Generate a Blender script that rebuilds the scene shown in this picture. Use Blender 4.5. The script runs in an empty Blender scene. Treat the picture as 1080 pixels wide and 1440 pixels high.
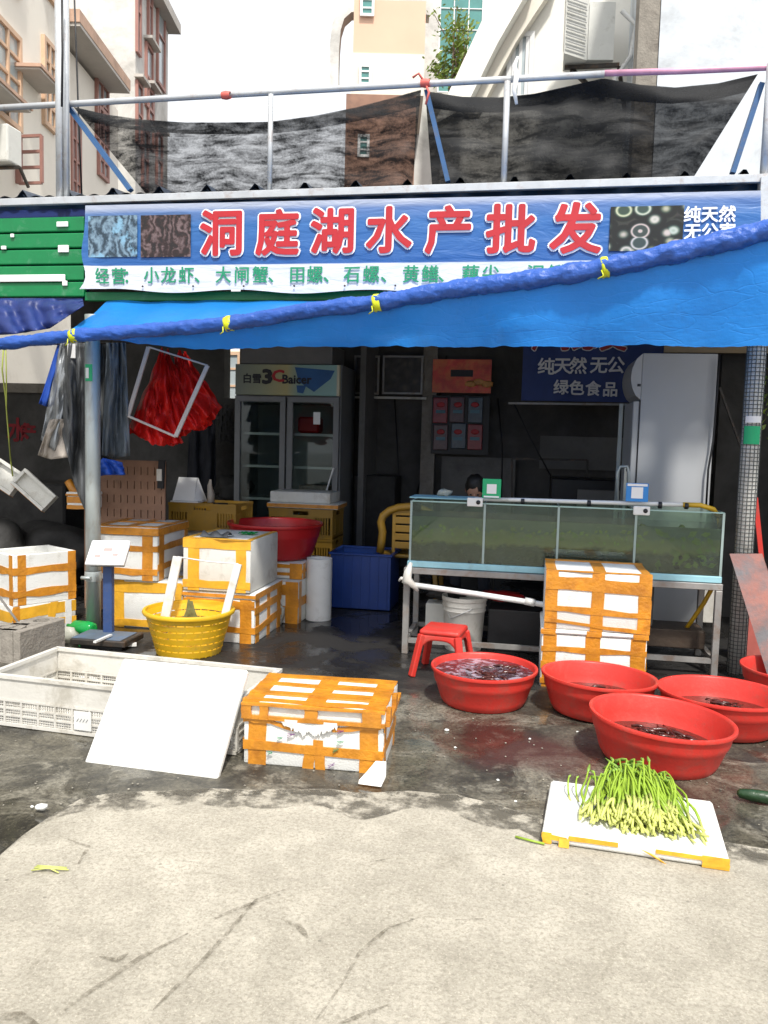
import bpy, bmesh, math, random
from mathutils import Vector, Matrix, noise
random.seed(7)
S = bpy.context.scene
COL = S.collection
R = math.radians
# ------------------------------------------------------------------ camera
F = 1150.0; H = 1.4; YAW = R(10); PIT = math.atan(100 / 1150); ROL = 0.027
_f = Vector((-math.sin(YAW) * math.cos(PIT), math.cos(YAW) * math.cos(PIT), -math.sin(PIT)))
_r = Vector((math.cos(YAW), math.sin(YAW), 0)); _u = _r.cross(_f)
r_ = _r * math.cos(ROL) + _u * math.sin(ROL); u_ = _u * math.cos(ROL) - _r * math.sin(ROL)
cd = bpy.data.cameras.new('camera'); cam = bpy.data.objects.new('camera', cd); COL.objects.link(cam)
m = Matrix((r_, u_, -_f)).transposed().to_4x4(); m.translation = Vector((0, 0, H)); cam.matrix_world = m
cd.sensor_fit = 'VERTICAL'; cd.sensor_height = 36; cd.lens = F / 1440 * 36; cd.clip_end = 600; cd.clip_start = .05
S.camera = cam
# ------------------------------------------------------------------ light
SUN_EL = R(57); SUN_AZ = R(158)            # compass direction the light comes from, measured from +Y clockwise
w = bpy.data.worlds.new('World'); S.world = w; w.use_nodes = True
wn = w.node_tree.nodes; wl = w.node_tree.links
sky = wn.new('ShaderNodeTexSky'); sky.sky_type = 'NISHITA'; sky.sun_disc = False
sky.sun_elevation = SUN_EL; sky.sun_rotation = SUN_AZ; sky.air_density = 1.0; sky.dust_density = 6.0; sky.ozone_density = 1.0
hs = wn.new('ShaderNodeHueSaturation'); hs.inputs['Saturation'].default_value = .35
wl.new(sky.outputs[0], hs.inputs['Color'])
cl = wn.new('ShaderNodeMix'); cl.data_type = 'RGBA'; cl.inputs[0].default_value = .8      # thin bright overcast over the clear sky
wl.new(hs.outputs[0], cl.inputs[6]); cl.inputs[7].default_value = (5.4, 5.5, 5.65, 1); wl.new(cl.outputs[2], wn['Background'].inputs['Color'])
wn['Background'].inputs['Strength'].default_value = .13
ld = bpy.data.lights.new('sun', 'SUN'); ld.energy = 2.5; ld.angle = R(4); ld.color = (1, .96, .89)
sun = bpy.data.objects.new('sun', ld); COL.objects.link(sun)
sd = Vector((math.sin(SUN_AZ) * math.cos(SUN_EL), math.cos(SUN_AZ) * math.cos(SUN_EL), math.sin(SUN_EL)))
sun.rotation_euler = sd.to_track_quat('Z', 'Y').to_euler(); sun.location = sd * 30
vs = S.view_settings; vs.view_transform = 'Standard'; vs.look = 'None'; vs.gamma = 1; vs.exposure = 0.9
S.render.engine = 'CYCLES'; S.cycles.max_bounces = 8; S.cycles.transparent_max_bounces = 16

# ------------------------------------------------------------------ helpers
def ray(px, py):
    return _f + r_ * ((px - 540) / F) - u_ * ((py - 720) / F)
def G(px, py, z=0.0):
    d = ray(px, py); t = (z - H) / d.z; return Vector((d.x * t, d.y * t, z))
def P(px, py, y):
    d = ray(px, py); t = y / d.y; return Vector((d.x * t, y, H + d.z * t))
def D(px, py, dep):
    d = ray(px, py) * dep; return d + Vector((0, 0, H))
CR = Vector((math.cos(YAW), math.sin(YAW), 0)); CF = Vector((-math.sin(YAW), math.cos(YAW), 0)); Z = Vector((0, 0, 1))
def rnd(a, b): return random.uniform(a, b)

class MB:
    def __init__(s): s.b = bmesh.new()
    def face(s, pts, mi=0):
        vs_ = [s.b.verts.new(p) for p in pts]; f = s.b.faces.new(vs_); f.material_index = mi; return f
    def obox(s, c, ax, ay, az, hx, hy, hz, bev=0, seg=1, mi=0, taper=1.0):
        c = Vector(c); ax = Vector(ax); ay = Vector(ay); az = Vector(az); v = []
        for k in (-1, 1):
            t = taper if k < 0 else 1
            for i, j in ((-1, -1), (1, -1), (1, 1), (-1, 1)):
                v.append(s.b.verts.new(c + ax * hx * i * t + ay * hy * j * t + az * hz * k))
        fs = []
        for q in ((3, 2, 1, 0), (4, 5, 6, 7), (0, 1, 5, 4), (1, 2, 6, 5), (2, 3, 7, 6), (3, 0, 4, 7)):
            f = s.b.faces.new([v[i] for i in q]); f.material_index = mi; fs.append(f)
        if bev:
            es = list({e for f in fs for e in f.edges})
            bmesh.ops.bevel(s.b, geom=es, offset=bev, segments=seg, profile=.5, affect='EDGES')
        return s
    def box(s, x0, x1, y0, y1, z0, z1, bev=0, seg=1, mi=0, taper=1.0):
        return s.obox(((x0 + x1) / 2, (y0 + y1) / 2, (z0 + z1) / 2), (1, 0, 0), (0, 1, 0), (0, 0, 1), abs(x1 - x0) / 2, abs(y1 - y0) / 2, abs(z1 - z0) / 2, bev, seg, mi, taper)
    def bar(s, a, b, wx, wy, up=(0, 0, 1), bev=0, mi=0):
        a = Vector(a); b = Vector(b); d = (b - a); L = d.length; d.normalize(); up = Vector(up)
        if abs(d.dot(up)) > .98: up = Vector((0, 1, 0))
        x = d.cross(up).normalized(); y = x.cross(d)
        return s.obox((a + b) / 2, x, y, d, wx / 2, wy / 2, L / 2, bev, 1, mi)
    def tube(s, pts, r, n=8, cap=True, mi=0, fn=None):
        pts = [Vector(p) for p in pts]; rs = r if isinstance(r, (list, tuple)) else [r] * len(pts)
        rings = []; px = None
        for i, p in enumerate(pts):
            t = (pts[min(i + 1, len(pts) - 1)] - pts[max(i - 1, 0)]).normalized()
            if px is None:
                a = Vector((0, 0, 1)) if abs(t.z) < .9 else Vector((1, 0, 0)); px = t.cross(a).normalized()
            px = (px - t * px.dot(t)).normalized(); py = t.cross(px)
            ring = []
            for k in range(n):
                a = 2 * math.pi * k / n; rr = rs[i] * (fn(i, k) if fn else 1)
                ring.append(s.b.verts.new(p + (px * math.cos(a) + py * math.sin(a)) * rr))
            rings.append(ring)
        for A, B in zip(rings, rings[1:]):
            for k in range(n):
                f = s.b.faces.new((A[k], A[(k + 1) % n], B[(k + 1) % n], B[k])); f.material_index = mi; f.smooth = True
        if cap:
            for q in (rings[0][::-1], rings[-1]):
                f = s.b.faces.new(q); f.material_index = mi
        return s
    def lathe(s, prof, c=(0, 0, 0), n=48, sx=1, sy=1, mi=0, fn=None):
        c = Vector(c); rings = []
        for j, (r, z) in enumerate(prof):
            if r < 1e-5: rings.append([s.b.verts.new(c + Vector((0, 0, z)))]); continue
            ring = []
            for k in range(n):
                a = 2 * math.pi * k / n; q = fn(j, a) if fn else 1
                ring.append(s.b.verts.new(c + Vector((math.cos(a) * r * sx * q, math.sin(a) * r * sy * q, z))))
            rings.append(ring)
        for A, B in zip(rings, rings[1:]):
            for k in range(n):
                k2 = (k + 1) % n
                if len(A) == 1 and len(B) == 1: continue
                if len(A) == 1: q = (A[0], B[k2], B[k])
                elif len(B) == 1: q = (A[k], A[k2], B[0])
                else: q = (A[k], A[k2], B[k2], B[k])
                f = s.b.faces.new(q); f.smooth = True; f.material_index = mi
        return s
    def grid(s, fn, nu, nv, mi=0, smooth=True):
        g = [[s.b.verts.new(fn(i / nu, j / nv)) for i in range(nu + 1)] for j in range(nv + 1)]
        for j in range(nv):
            for i in range(nu):
                f = s.b.faces.new((g[j][i], g[j][i + 1], g[j + 1][i + 1], g[j + 1][i])); f.smooth = smooth; f.material_index = mi
        return s
    def blob(s, c, rx, ry, rz, amp=.15, fr=2, sub=2, seed=0, mi=0):
        r = bmesh.ops.create_icosphere(s.b, subdivisions=sub, radius=1)
        for v in r['verts']:
            d = v.co.normalized(); q = 1 + amp * noise.noise(d * fr + Vector((seed * 7.3, seed, 0)))
            v.co = Vector((d.x * rx * q, d.y * ry * q, d.z * rz * q)) + Vector(c)
        for v in r['verts']:
            for f in v.link_faces: f.smooth = True; f.material_index = mi
        return s

def link(name, mesh, parent=None, loc=(0, 0, 0)):
    o = bpy.data.objects.new(name, mesh); COL.objects.link(o); o.location = loc
    if parent: o.parent = parent
    return o
def obj(name, mb, mat, parent=None, off=None, label=None, smooth=None, kind=None):
    """link an MB as one mesh object; off = world offset removed when the mesh was drawn in world space"""
    b = mb.b
    if off is not None:
        for v in b.verts: v.co -= off
    bmesh.ops.recalc_face_normals(b, faces=b.faces[:])
    me = bpy.data.meshes.new(name); b.to_mesh(me); b.free()
    for x in (mat if isinstance(mat, (list, tuple)) else [mat]): me.materials.append(x)
    if smooth: 
        for p in me.polygons: p.use_smooth = True
        me.set_sharp_from_angle(angle=R(smooth))
    o = link(name, me, parent)
    if label: o['label'] = label
    if kind: o['kind'] = kind
    return o
def thing(name, label, cat, loc=(0, 0, 0), rz=0, group=None):
    o = bpy.data.objects.new(name, None); COL.objects.link(o); o.empty_display_size = .1
    o.location = loc; o.rotation_euler = (0, 0, rz); o['label'] = label; o['category'] = cat
    if group: o['group'] = group
    return o
def tag(o, label, cat, group=None):
    o['label'] = label; o['category'] = cat
    if group: o['group'] = group
    return o
def copytree(o, parent=None):
    c = o.copy(); COL.objects.link(c); c.parent = parent
    for ch in list(o.children): copytree(ch, c)
    return c
def single(name, mb, mat, label, cat, loc=None, group=None, smooth=None):
    """one-mesh thing drawn in world space; its origin goes to the bottom centre"""
    vs_ = [v.co for v in mb.b.verts]
    c = Vector(loc) if loc is not None else Vector((sum(v.x for v in vs_) / len(vs_), sum(v.y for v in vs_) / len(vs_), min(v.z for v in vs_)))
    o = obj(name, mb, mat, None, c, None, smooth); o.location = c
    return tag(o, label, cat, group)
def struct(name, mb, mat, smooth=None):
    return obj(name, mb, mat, None, None, None, smooth, 'structure')

# ------------------------------------------------------------------ materials
def nn(nt, t, **k):
    n = nt.nodes.new(t)
    for a, b in k.items():
        if hasattr(n, a): setattr(n, a, b)
        else: n.inputs[a].default_value = b
    return n
def ramp(nt, src, stops):
    r = nt.nodes.new('ShaderNodeValToRGB'); e = r.color_ramp.elements
    while len(e) > 1: e.remove(e[0])
    for i, (p, c) in enumerate(stops):
        x = e[0] if i == 0 else e.new(p)
        x.position = p; x.color = (c, c, c, 1) if isinstance(c, (int, float)) else (*c, 1)
    nt.links.new(src, r.inputs[0]); return r.outputs[0]
def mixc(nt, fac, a, b, mode='MIX'):
    m_ = nt.nodes.new('ShaderNodeMix'); m_.data_type = 'RGBA'; m_.blend_type = mode
    for sock, v in ((m_.inputs[0], fac), (m_.inputs[6], a), (m_.inputs[7], b)):
        if isinstance(v, bpy.types.NodeSocket): nt.links.new(v, sock)
        elif isinstance(v, (int, float)): sock.default_value = v
        else: sock.default_value = (*v, 1)
    return m_.outputs[2]
def ntex(nt, vec, sc, det=5, rough=.6, dist=0):
    n = nn(nt, 'ShaderNodeTexNoise'); n.inputs['Scale'].default_value = sc; n.inputs['Detail'].default_value = det
    n.inputs['Roughness'].default_value = rough; n.inputs['Distortion'].default_value = dist
    nt.links.new(vec, n.inputs['Vector']); return n.outputs[0]
def pm(name, col, rough=.6, var=.15, sc=6, bump=.15, bsc=60, metal=0, dirt=None, spec=.5, trans=0, alpha=1, sheen=0, stretch=None):
    """principled + large tone variation + optional dirt/wear patches + fine bump"""
    mt = bpy.data.materials.new(name); mt.use_nodes = True; nt = mt.node_tree; bs = nt.nodes['Principled BSDF']
    tc = nn(nt, 'ShaderNodeTexCoord'); vec = tc.outputs['Object']
    if stretch:
        mp = nn(nt, 'ShaderNodeMapping'); mp.inputs['Scale'].default_value = stretch; nt.links.new(vec, mp.inputs[0]); vec = mp.outputs[0]
    c1 = tuple(x * (1 - var) for x in col); c2 = tuple(min(1, x * (1 + var)) for x in col)
    f = ramp(nt, ntex(nt, vec, sc), [(.3, 0.0), (.7, 1.0)])
    c = mixc(nt, f, c1, c2)
    if dirt:
        dc, amt, ds = dirt
        g = ramp(nt, ntex(nt, vec, ds, 8, .7, .3), [(max(0, .62 - amt * .3), 0.0), (.72 - amt * .15, 1.0)])
        gm = nn(nt, 'ShaderNodeMath', operation='MULTIPLY'); nt.links.new(g, gm.inputs[0]); gm.inputs[1].default_value = min(1, .35 + amt * .5)
        c = mixc(nt, gm.outputs[0], c, dc)
    nt.links.new(c, bs.inputs['Base Color'])
    bs.inputs['Roughness'].default_value = rough; bs.inputs['Metallic'].default_value = metal
    bs.inputs['Specular IOR Level'].default_value = spec
    if bump:
        bp = nn(nt, 'ShaderNodeBump'); bp.inputs['Strength'].default_value = bump; bp.inputs['Distance'].default_value = .01
        nt.links.new(ntex(nt, vec, bsc, 4), bp.inputs['Height']); nt.links.new(bp.outputs[0], bs.inputs['Normal'])
    if trans:
        tr = nn(nt, 'ShaderNodeBsdfTranslucent'); nt.links.new(c, tr.inputs[0]); mx = nn(nt, 'ShaderNodeMixShader'); mx.inputs[0].default_value = trans
        nt.links.new(bs.outputs[0], mx.inputs[1]); nt.links.new(tr.outputs[0], mx.inputs[2]); nt.links.new(mx.outputs[0], nt.nodes['Material Output'].inputs[0])
    if alpha < 1: bs.inputs['Alpha'].default_value = alpha
    return mt
def glassm(name, tint=(.8, .9, .88), refl=.12, rough=.03, haze=0):
    mt = bpy.data.materials.new(name); mt.use_nodes = True; nt = mt.node_tree; out = nt.nodes['Material Output']
    nt.nodes.remove(nt.nodes['Principled BSDF'])
    t = nn(nt, 'ShaderNodeBsdfTransparent'); t.inputs[0].default_value = (*tint, 1)
    g = nn(nt, 'ShaderNodeBsdfGlossy'); g.inputs['Roughness'].default_value = rough
    fr = nn(nt, 'ShaderNodeFresnel'); fr.inputs[0].default_value = 1.45
    mx = nn(nt, 'ShaderNodeMixShader'); nt.links.new(fr.outputs[0], mx.inputs[0]); nt.links.new(t.outputs[0], mx.inputs[1]); nt.links.new(g.outputs[0], mx.inputs[2])
    last = mx.outputs[0]
    if haze:
        d = nn(nt, 'ShaderNodeBsdfDiffuse'); d.inputs[0].default_value = (.45, .55, .5, 1)
        tc = nn(nt, 'ShaderNodeTexCoord'); f = ramp(nt, ntex(nt, tc.outputs['Object'], 7, 8, .7), [(.35, haze * .5), (.75, haze * 1.6)])
        m2 = nn(nt, 'ShaderNodeMixShader'); nt.links.new(f, m2.inputs[0]); nt.links.new(last, m2.inputs[1]); nt.links.new(d.outputs[0], m2.inputs[2]); last = m2.outputs[0]
    nt.links.new(last, out.inputs[0]); return mt

M = {}
M['foam'] = pm('white_foam', (.74, .74, .71), .7, .05, 4, .35, 130, dirt=((.42, .38, .3), .25, 7))
M['foamd'] = pm('grubby_foam', (.66, .65, .6), .7, .08, 5, .25, 160, dirt=((.3, .26, .2), .35, 6))
M['tape'] = pm('orange_packing_tape', (.58, .235, .022), .3, .28, 7, .55, 26, dirt=((.36, .13, .02), .5, 11), stretch=(1, 1, 1))
M['tapey'] = pm('yellow_packing_tape', (.72, .38, .03), .34, .2, 9, .3, 35, dirt=((.5, .2, .02), .25, 12))
M['red'] = pm('red_plastic', (.58, .036, .026), .42, .10, 4, .12, 70, dirt=((.34, .08, .06), .45, 9), spec=.4)
M['redd'] = pm('dark_red_plastic', (.4, .012, .015), .35, .1, 5, .06, 50)
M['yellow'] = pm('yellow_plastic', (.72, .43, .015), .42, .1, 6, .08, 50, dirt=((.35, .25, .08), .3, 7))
M['yellowd'] = pm('shaded_dusty_yellow_plastic', (.30, .165, .016), .5, .12, 6, .1, 50, dirt=((.2, .13, .04), .4, 8))  # darker copy of the yellow, shade put into the colour, plus dirt patches
M['bluep'] = pm('blue_plastic', (.012, .05, .24), .4, .12, 6, .08, 50)
M['whitep'] = pm('grey_white_plastic', (.62, .6, .55), .5, .08, 6, .15, 60, dirt=((.28, .25, .19), .45, 6))
M['pvc'] = pm('white_pvc', (.72, .72, .7), .35, .06, 6, .05, 50, dirt=((.4, .38, .33), .25, 8))
M['galv'] = pm('galvanised_steel', (.42, .46, .45), .42, .12, 10, .1, 70, metal=.35, dirt=((.25, .2, .15), .3, 9), stretch=(1, 1, .35))
M['frame'] = pm('painted_steel', (.30, .29, .275), .45, .15, 10, .1, 60, metal=.3, dirt=((.22, .13, .08), .4, 12))
M['bluesteel'] = pm('blue_painted_steel', (.03, .10, .24), .45, .15, 8, .1, 60, dirt=((.15, .12, .1), .25, 14))
M['scaleblue'] = pm('scale_blue_paint', (.035, .07, .19), .4, .12, 8, .08, 60, dirt=((.12, .1, .09), .25, 16))
M['iron'] = pm('dark_iron', (.05, .045, .04), .5, .3, 10, .2, 60, metal=.5, dirt=((.14, .07, .03), .4, 10))
M['black'] = pm('black_stuff', (.012, .012, .014), .5, .3, 10, .1, 50)
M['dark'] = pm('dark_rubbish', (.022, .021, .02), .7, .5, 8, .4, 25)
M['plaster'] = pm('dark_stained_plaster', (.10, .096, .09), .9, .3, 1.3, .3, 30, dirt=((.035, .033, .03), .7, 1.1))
M['plasterl'] = pm('bare_cement_patch', (.17, .165, .155), .9, .2, 2, .3, 30, dirt=((.08, .075, .07), .4, 2))
M['wood'] = pm('rough_wood', (.30, .17, .08), .7, .2, 8, .2, 40, stretch=(1, 1, .15))
M['cream'] = pm('cream_render_wall', (.84, .79, .70), .85, .04, .8, .1, 10, dirt=((.62, .56, .48), .15, .6))
M['greyw'] = pm('weathered_grey_render', (.62, .61, .58), .85, .15, .6, .1, 10, dirt=((.22, .21, .19), .55, .5))
M['pinkw'] = pm('pale_pink_render', (.72, .47, .34), .8, .04, .8, .05, 10)
M['pinkl'] = pm('pale_cream_band', (.74, .69, .6), .8, .04, .8, .05, 10)
M['brownw'] = pm('bare_brown_brickwork', (.3, .17, .12), .85, .2, 1.5, .1, 10, dirt=((.15, .1, .08), .4, 1))
M['whitew'] = pm('white_render_wall', (.84, .82, .76), .85, .05, .8, .1, 10, dirt=((.5, .48, .44), .25, .7))
M['bluew'] = pm('mouldy_pale_wall', (.62, .66, .70), .85, .08, .9, .1, 10, dirt=((.2, .2, .2), .35, .8))
M['frameo'] = pm('orange_window_frame', (.62, .42, .28), .5, .1, 5, .05, 30)
M['framer'] = pm('maroon_window_frame', (.34, .17, .14), .5, .1, 5, .05, 30)
M['framew'] = pm('white_window_frame', (.75, .75, .74), .4, .04, 5, .05, 30)
M['ledge'] = pm('brown_eave_tiles', (.50, .33, .24), .7, .2, 3, .1, 20)
M['ledgeu'] = pm('grey_soffit', (.5, .47, .43), .8, .1, 2, .1, 20)  # plain grey for soffits, window ledges and the grey house roof
M['pane'] = pm('window_glass', (.4, .46, .48), .08, .15, 2, 0, 10, spec=.9)
M['paneg'] = pm('green_window_glass', (.07, .24, .22), .08, .15, 2, 0, 10, spec=.9)
M['roof'] = pm('dark_blue_roof_sheet', (.022, .035, .06), .45, .2, 6, .1, 40)
M['green'] = pm('green_painted_sheet', (.0, .19, .055), .4, .1, 6, .08, 40, dirt=((.12, .3, .18), .2, 9))
M['navy'] = pm('navy_tarpaulin', (.012, .03, .16), .5, .2, 6, .3, 14, trans=.1)
M['rail'] = pm('pale_painted_steel', (.5, .52, .54), .4, .1, 8, .1, 60, metal=.3, dirt=((.3, .2, .15), .25, 10))
M['ribbon'] = pm('red_ribbon', (.6, .12, .1), .6, .1, 6, 0)
M['leafy'] = pm('leaves', (.16, .22, .03), .55, .5, 3, 0, trans=.3)
M['bark'] = pm('bark', (.12, .08, .05), .8, .2, 10, .3, 40)
M['fridge'] = pm('fridge_white', (.40, .41, .42), .6, .03, 3, .03, 40, dirt=((.5, .5, .5), .1, 3))
M['fridgeg'] = pm('old_fridge_grey', (.20, .205, .21), .45, .08, 3, .05, 40, dirt=((.15, .14, .13), .3, 4))
M['wire'] = pm('wire_shelf', (.5, .5, .5), .4, .05, 5, 0, metal=.5)
M['silver'] = pm('silver_raincoat', (.34, .36, .38), .28, .15, 6, .3, 20, metal=.5)
M['greycl'] = pm('dark_grey_raincoat', (.085, .09, .095), .42, .2, 5, .4, 12)
M['greybl'] = pm('blue_grey_cloth', (.10, .12, .14), .5, .2, 5, .4, 14)
M['bluecl'] = pm('blue_cloth', (.015, .08, .45), .5, .15, 5, .3, 14)
M['beigecl'] = pm('beige_cloth', (.42, .37, .32), .6, .12, 5, .4, 14)
M['rednet'] = pm('red_net_fabric', (.75, .018, .012), .5, .25, 9, .5, 24, trans=.35)
M['palewood'] = pm('pale_frame', (.5, .44, .4), .5, .1, 6, .1, 50)
M['cardb'] = pm('brown_board', (.3, .17, .11), .75, .15, 6, .3, 30, dirt=((.15, .09, .06), .3, 7))
M['cement'] = pm('cement_block', (.27, .245, .21), .9, .18, 9, .8, 45, dirt=((.12, .1, .085), .4, 6))
M['cementt'] = M['cement']
M['bottleg'] = pm('green_bottle_plastic', (.02, .45, .1), .15, .1, 6, .1, 20, trans=.4)
M['bag'] = pm('clear_plastic_bag', (.6, .6, .52), .25, .1, 8, .5, 20, trans=.35)
M['paper'] = pm('white_card', (.8, .8, .8), .55, .03, 4, .02, 30)
M['qgreen'] = pm('green_sign', (.0, .38, .15), .35, .05, 4, 0)
M['qblue'] = pm('blue_sign', (.02, .22, .6), .35, .05, 4, 0)
M['hose'] = pm('yellow_hose', (.6, .36, .02), .35, .1, 6, .05, 30)
M['rust'] = pm('rusty_painted_board', (.12, .115, .12), .7, .3, 7, .3, 40, dirt=((.38, .13, .09), .75, 4))
M['pinkboard'] = pm('faded_red_board', (.4, .1, .08), .7, .15, 7, .2, 40)
M['skin'] = pm('skin', (.45, .25, .17), .5, .05, 5, .05, 60)
M['hair'] = pm('black_hair', (.01, .009, .008), .45, .3, 30, .6, 90)
M['shirt'] = pm('dark_shirt', (.02, .022, .03), .8, .2, 8, .3, 40)
M['txred'] = pm('printed_red', (.46, .014, .022), .5, .12, 3, .03, 20)
M['txwhite'] = pm('printed_white', (.78, .78, .82), .5, .04, 3, .03, 20)
M['txgreen'] = pm('printed_green', (.01, .25, .12), .5, .05, 3, .03, 20)
M['txblack'] = pm('printed_black', (.012, .012, .016), .5, .05, 3, 0)
M['stalk'] = pm('garlic_stalk_green', (.31, .46, .045), .45, .35, 4, .1, 50, trans=.15)
M['stalkw'] = pm('pale_cut_stalk_end', (.64, .68, .20), .5, .2, 30, .1, 50, trans=.2)
M['lime'] = pm('lime_plastic_tie', (.6, .66, .02), .4, .15, 10, .1, 40)
M['tint'] = pm('light_blue_foam_sheet', (.3, .55, .62), .6, .08, 6, .1, 60, dirt=((.2, .3, .32), .3, 8))
M['acw'] = pm('air_conditioner_case', (.66, .66, .62), .5, .06, 4, .05, 40, dirt=((.35, .33, .28), .25, 4))
M['glass'] = glassm('clear_glass', (.82, .88, .86))
M['tank'] = glassm('algae_filmed_tank_glass', (.80, .88, .80), haze=.04)
M['zuc'] = pm('dark_green_cucumber', (.015, .045, .015), .35, .3, 20, .3, 60)

def tarp_mat(name, col, trans, fold=1.0):
    mt = bpy.data.materials.new(name); mt.use_nodes = True; nt = mt.node_tree; bs = nt.nodes['Principled BSDF']
    tc = nn(nt, 'ShaderNodeTexCoord'); mp = nn(nt, 'ShaderNodeMapping'); mp.inputs['Rotation'].default_value = (0, .5, 0); mp.inputs['Scale'].default_value = (1.2, 1, 5)
    nt.links.new(tc.outputs['Object'], mp.inputs[0])
    c = mixc(nt, ramp(nt, ntex(nt, tc.outputs['Object'], 1.5), [(.3, 0.), (.7, 1.)]), tuple(x * .85 for x in col), tuple(x * 1.12 for x in col))
    nt.links.new(c, bs.inputs['Base Color']); bs.inputs['Roughness'].default_value = .38
    bp = nn(nt, 'ShaderNodeBump'); bp.inputs['Strength'].default_value = .5 * fold; bp.inputs['Distance'].default_value = .02
    vo = nn(nt, 'ShaderNodeTexVoronoi'); vo.feature = 'DISTANCE_TO_EDGE'; vo.inputs['Scale'].default_value = 2.6; wv_ = nn(nt, 'ShaderNodeVectorMath', operation='MULTIPLY_ADD'); nz_ = nn(nt, 'ShaderNodeTexNoise'); nz_.inputs['Scale'].default_value = 2; nt.links.new(mp.outputs[0], nz_.inputs[0]); nt.links.new(nz_.outputs[1], wv_.inputs[0]); wv_.inputs[1].default_value = (.6, .6, .6); nt.links.new(mp.outputs[0], wv_.inputs[2]); nt.links.new(wv_.outputs[0], vo.inputs['Vector'])
    cre = ramp(nt, vo.outputs['Distance'], [(0, 0.), (.035, 1.)])
    h = mixc(nt, .0 if fold > 1 else .10, mixc(nt, .5, ntex(nt, mp.outputs[0], 3, 3), ntex(nt, tc.outputs['Object'], 18, 6)), cre)
    c = mixc(nt, ramp(nt, ntex(nt, tc.outputs['Object'], 4, 8, .75), [(.55, 0.), (.75, .45)]), c, tuple(x * .55 + .03 for x in col))
    nt.links.new(c, bs.inputs['Base Color'])
    nt.links.new(h, bp.inputs['Height']); nt.links.new(bp.outputs[0], bs.inputs['Normal'])
    tr = nn(nt, 'ShaderNodeBsdfTranslucent'); nt.links.new(c, tr.inputs[0]); mx = nn(nt, 'ShaderNodeMixShader'); mx.inputs[0].default_value = trans
    nt.links.new(bs.outputs[0], mx.inputs[1]); nt.links.new(tr.outputs[0], mx.inputs[2]); nt.links.new(mx.outputs[0], nt.nodes['Material Output'].inputs[0])
    return mt
M['tarp'] = tarp_mat('bright_blue_tarpaulin', (.022, .27, .78), .34, .9)
M['tarproll'] = tarp_mat('rolled_blue_tarpaulin', (.022, .095, .42), .05, 2.2)

def photo_mat(name, cols, sc=18, lo=(0, 0, 0), rough=.5, stretch=(1, 1, 1), dist=0.0):
    """flat printed picture: cells of tone"""
    mt = bpy.data.materials.new(name); mt.use_nodes = True; nt = mt.node_tree; bs = nt.nodes['Principled BSDF']
    tc = nn(nt, 'ShaderNodeTexCoord'); mp = nn(nt, 'ShaderNodeMapping'); mp.inputs['Scale'].default_value = stretch; nt.links.new(tc.outputs['Object'], mp.inputs[0])
    wv = nn(nt, 'ShaderNodeTexNoise'); wv.inputs['Scale'].default_value = sc * .4; nt.links.new(mp.outputs[0], wv.inputs['Vector'])
    ad = nn(nt, 'ShaderNodeVectorMath', operation='MULTIPLY_ADD'); nt.links.new(wv.outputs[1], ad.inputs[0]); ad.inputs[1].default_value = (.08 + dist,) * 3; nt.links.new(mp.outputs[0], ad.inputs[2])
    v = nn(nt, 'ShaderNodeTexVoronoi'); v.inputs['Scale'].default_value = sc; nt.links.new(ad.outputs[0], v.inputs['Vector'])
    a = ramp(nt, v.outputs['Distance'], [(0, cols[0]), (.35, cols[1]), (.6, cols[2]), (.85, lo)])
    b = ramp(nt, ntex(nt, mp.outputs[0], sc * 1.3, 6), [(.35, lo), (.7, cols[0])])
    nt.links.new(mixc(nt, .35, a, b), bs.inputs['Base Color']); bs.inputs['Roughness'].default_value = rough
    return mt

def banner_mat():
    mt = bpy.data.materials.new('printed_blue_banner'); mt.use_nodes = True; nt = mt.node_tree; bs = nt.nodes['Principled BSDF']
    tc = nn(nt, 'ShaderNodeTexCoord'); sp = nn(nt, 'ShaderNodeSeparateXYZ'); nt.links.new(tc.outputs['Generated'], sp.inputs[0])
    # print: white strip at the bottom, blue field that gets a little greyer to the top
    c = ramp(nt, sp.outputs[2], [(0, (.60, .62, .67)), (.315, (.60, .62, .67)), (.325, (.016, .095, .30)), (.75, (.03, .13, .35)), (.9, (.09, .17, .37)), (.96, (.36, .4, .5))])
    nt.links.new(c, bs.inputs['Base Color']); bs.inputs['Roughness'].default_value = .42
    mp = nn(nt, 'ShaderNodeMapping'); mp.inputs['Scale'].default_value = (1.0, 1, 4); mp.inputs['Rotation'].default_value = (0, .12, 0); nt.links.new(tc.outputs['Object'], mp.inputs[0])
    bp = nn(nt, 'ShaderNodeBump'); bp.inputs['Strength'].default_value = .55; bp.inputs['Distance'].default_value = .02
    nt.links.new(ntex(nt, mp.outputs[0], 4, 4, .5, .6), bp.inputs['Height']); nt.links.new(bp.outputs[0], bs.inputs['Normal'])
    return mt
M['banner'] = banner_mat()

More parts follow.
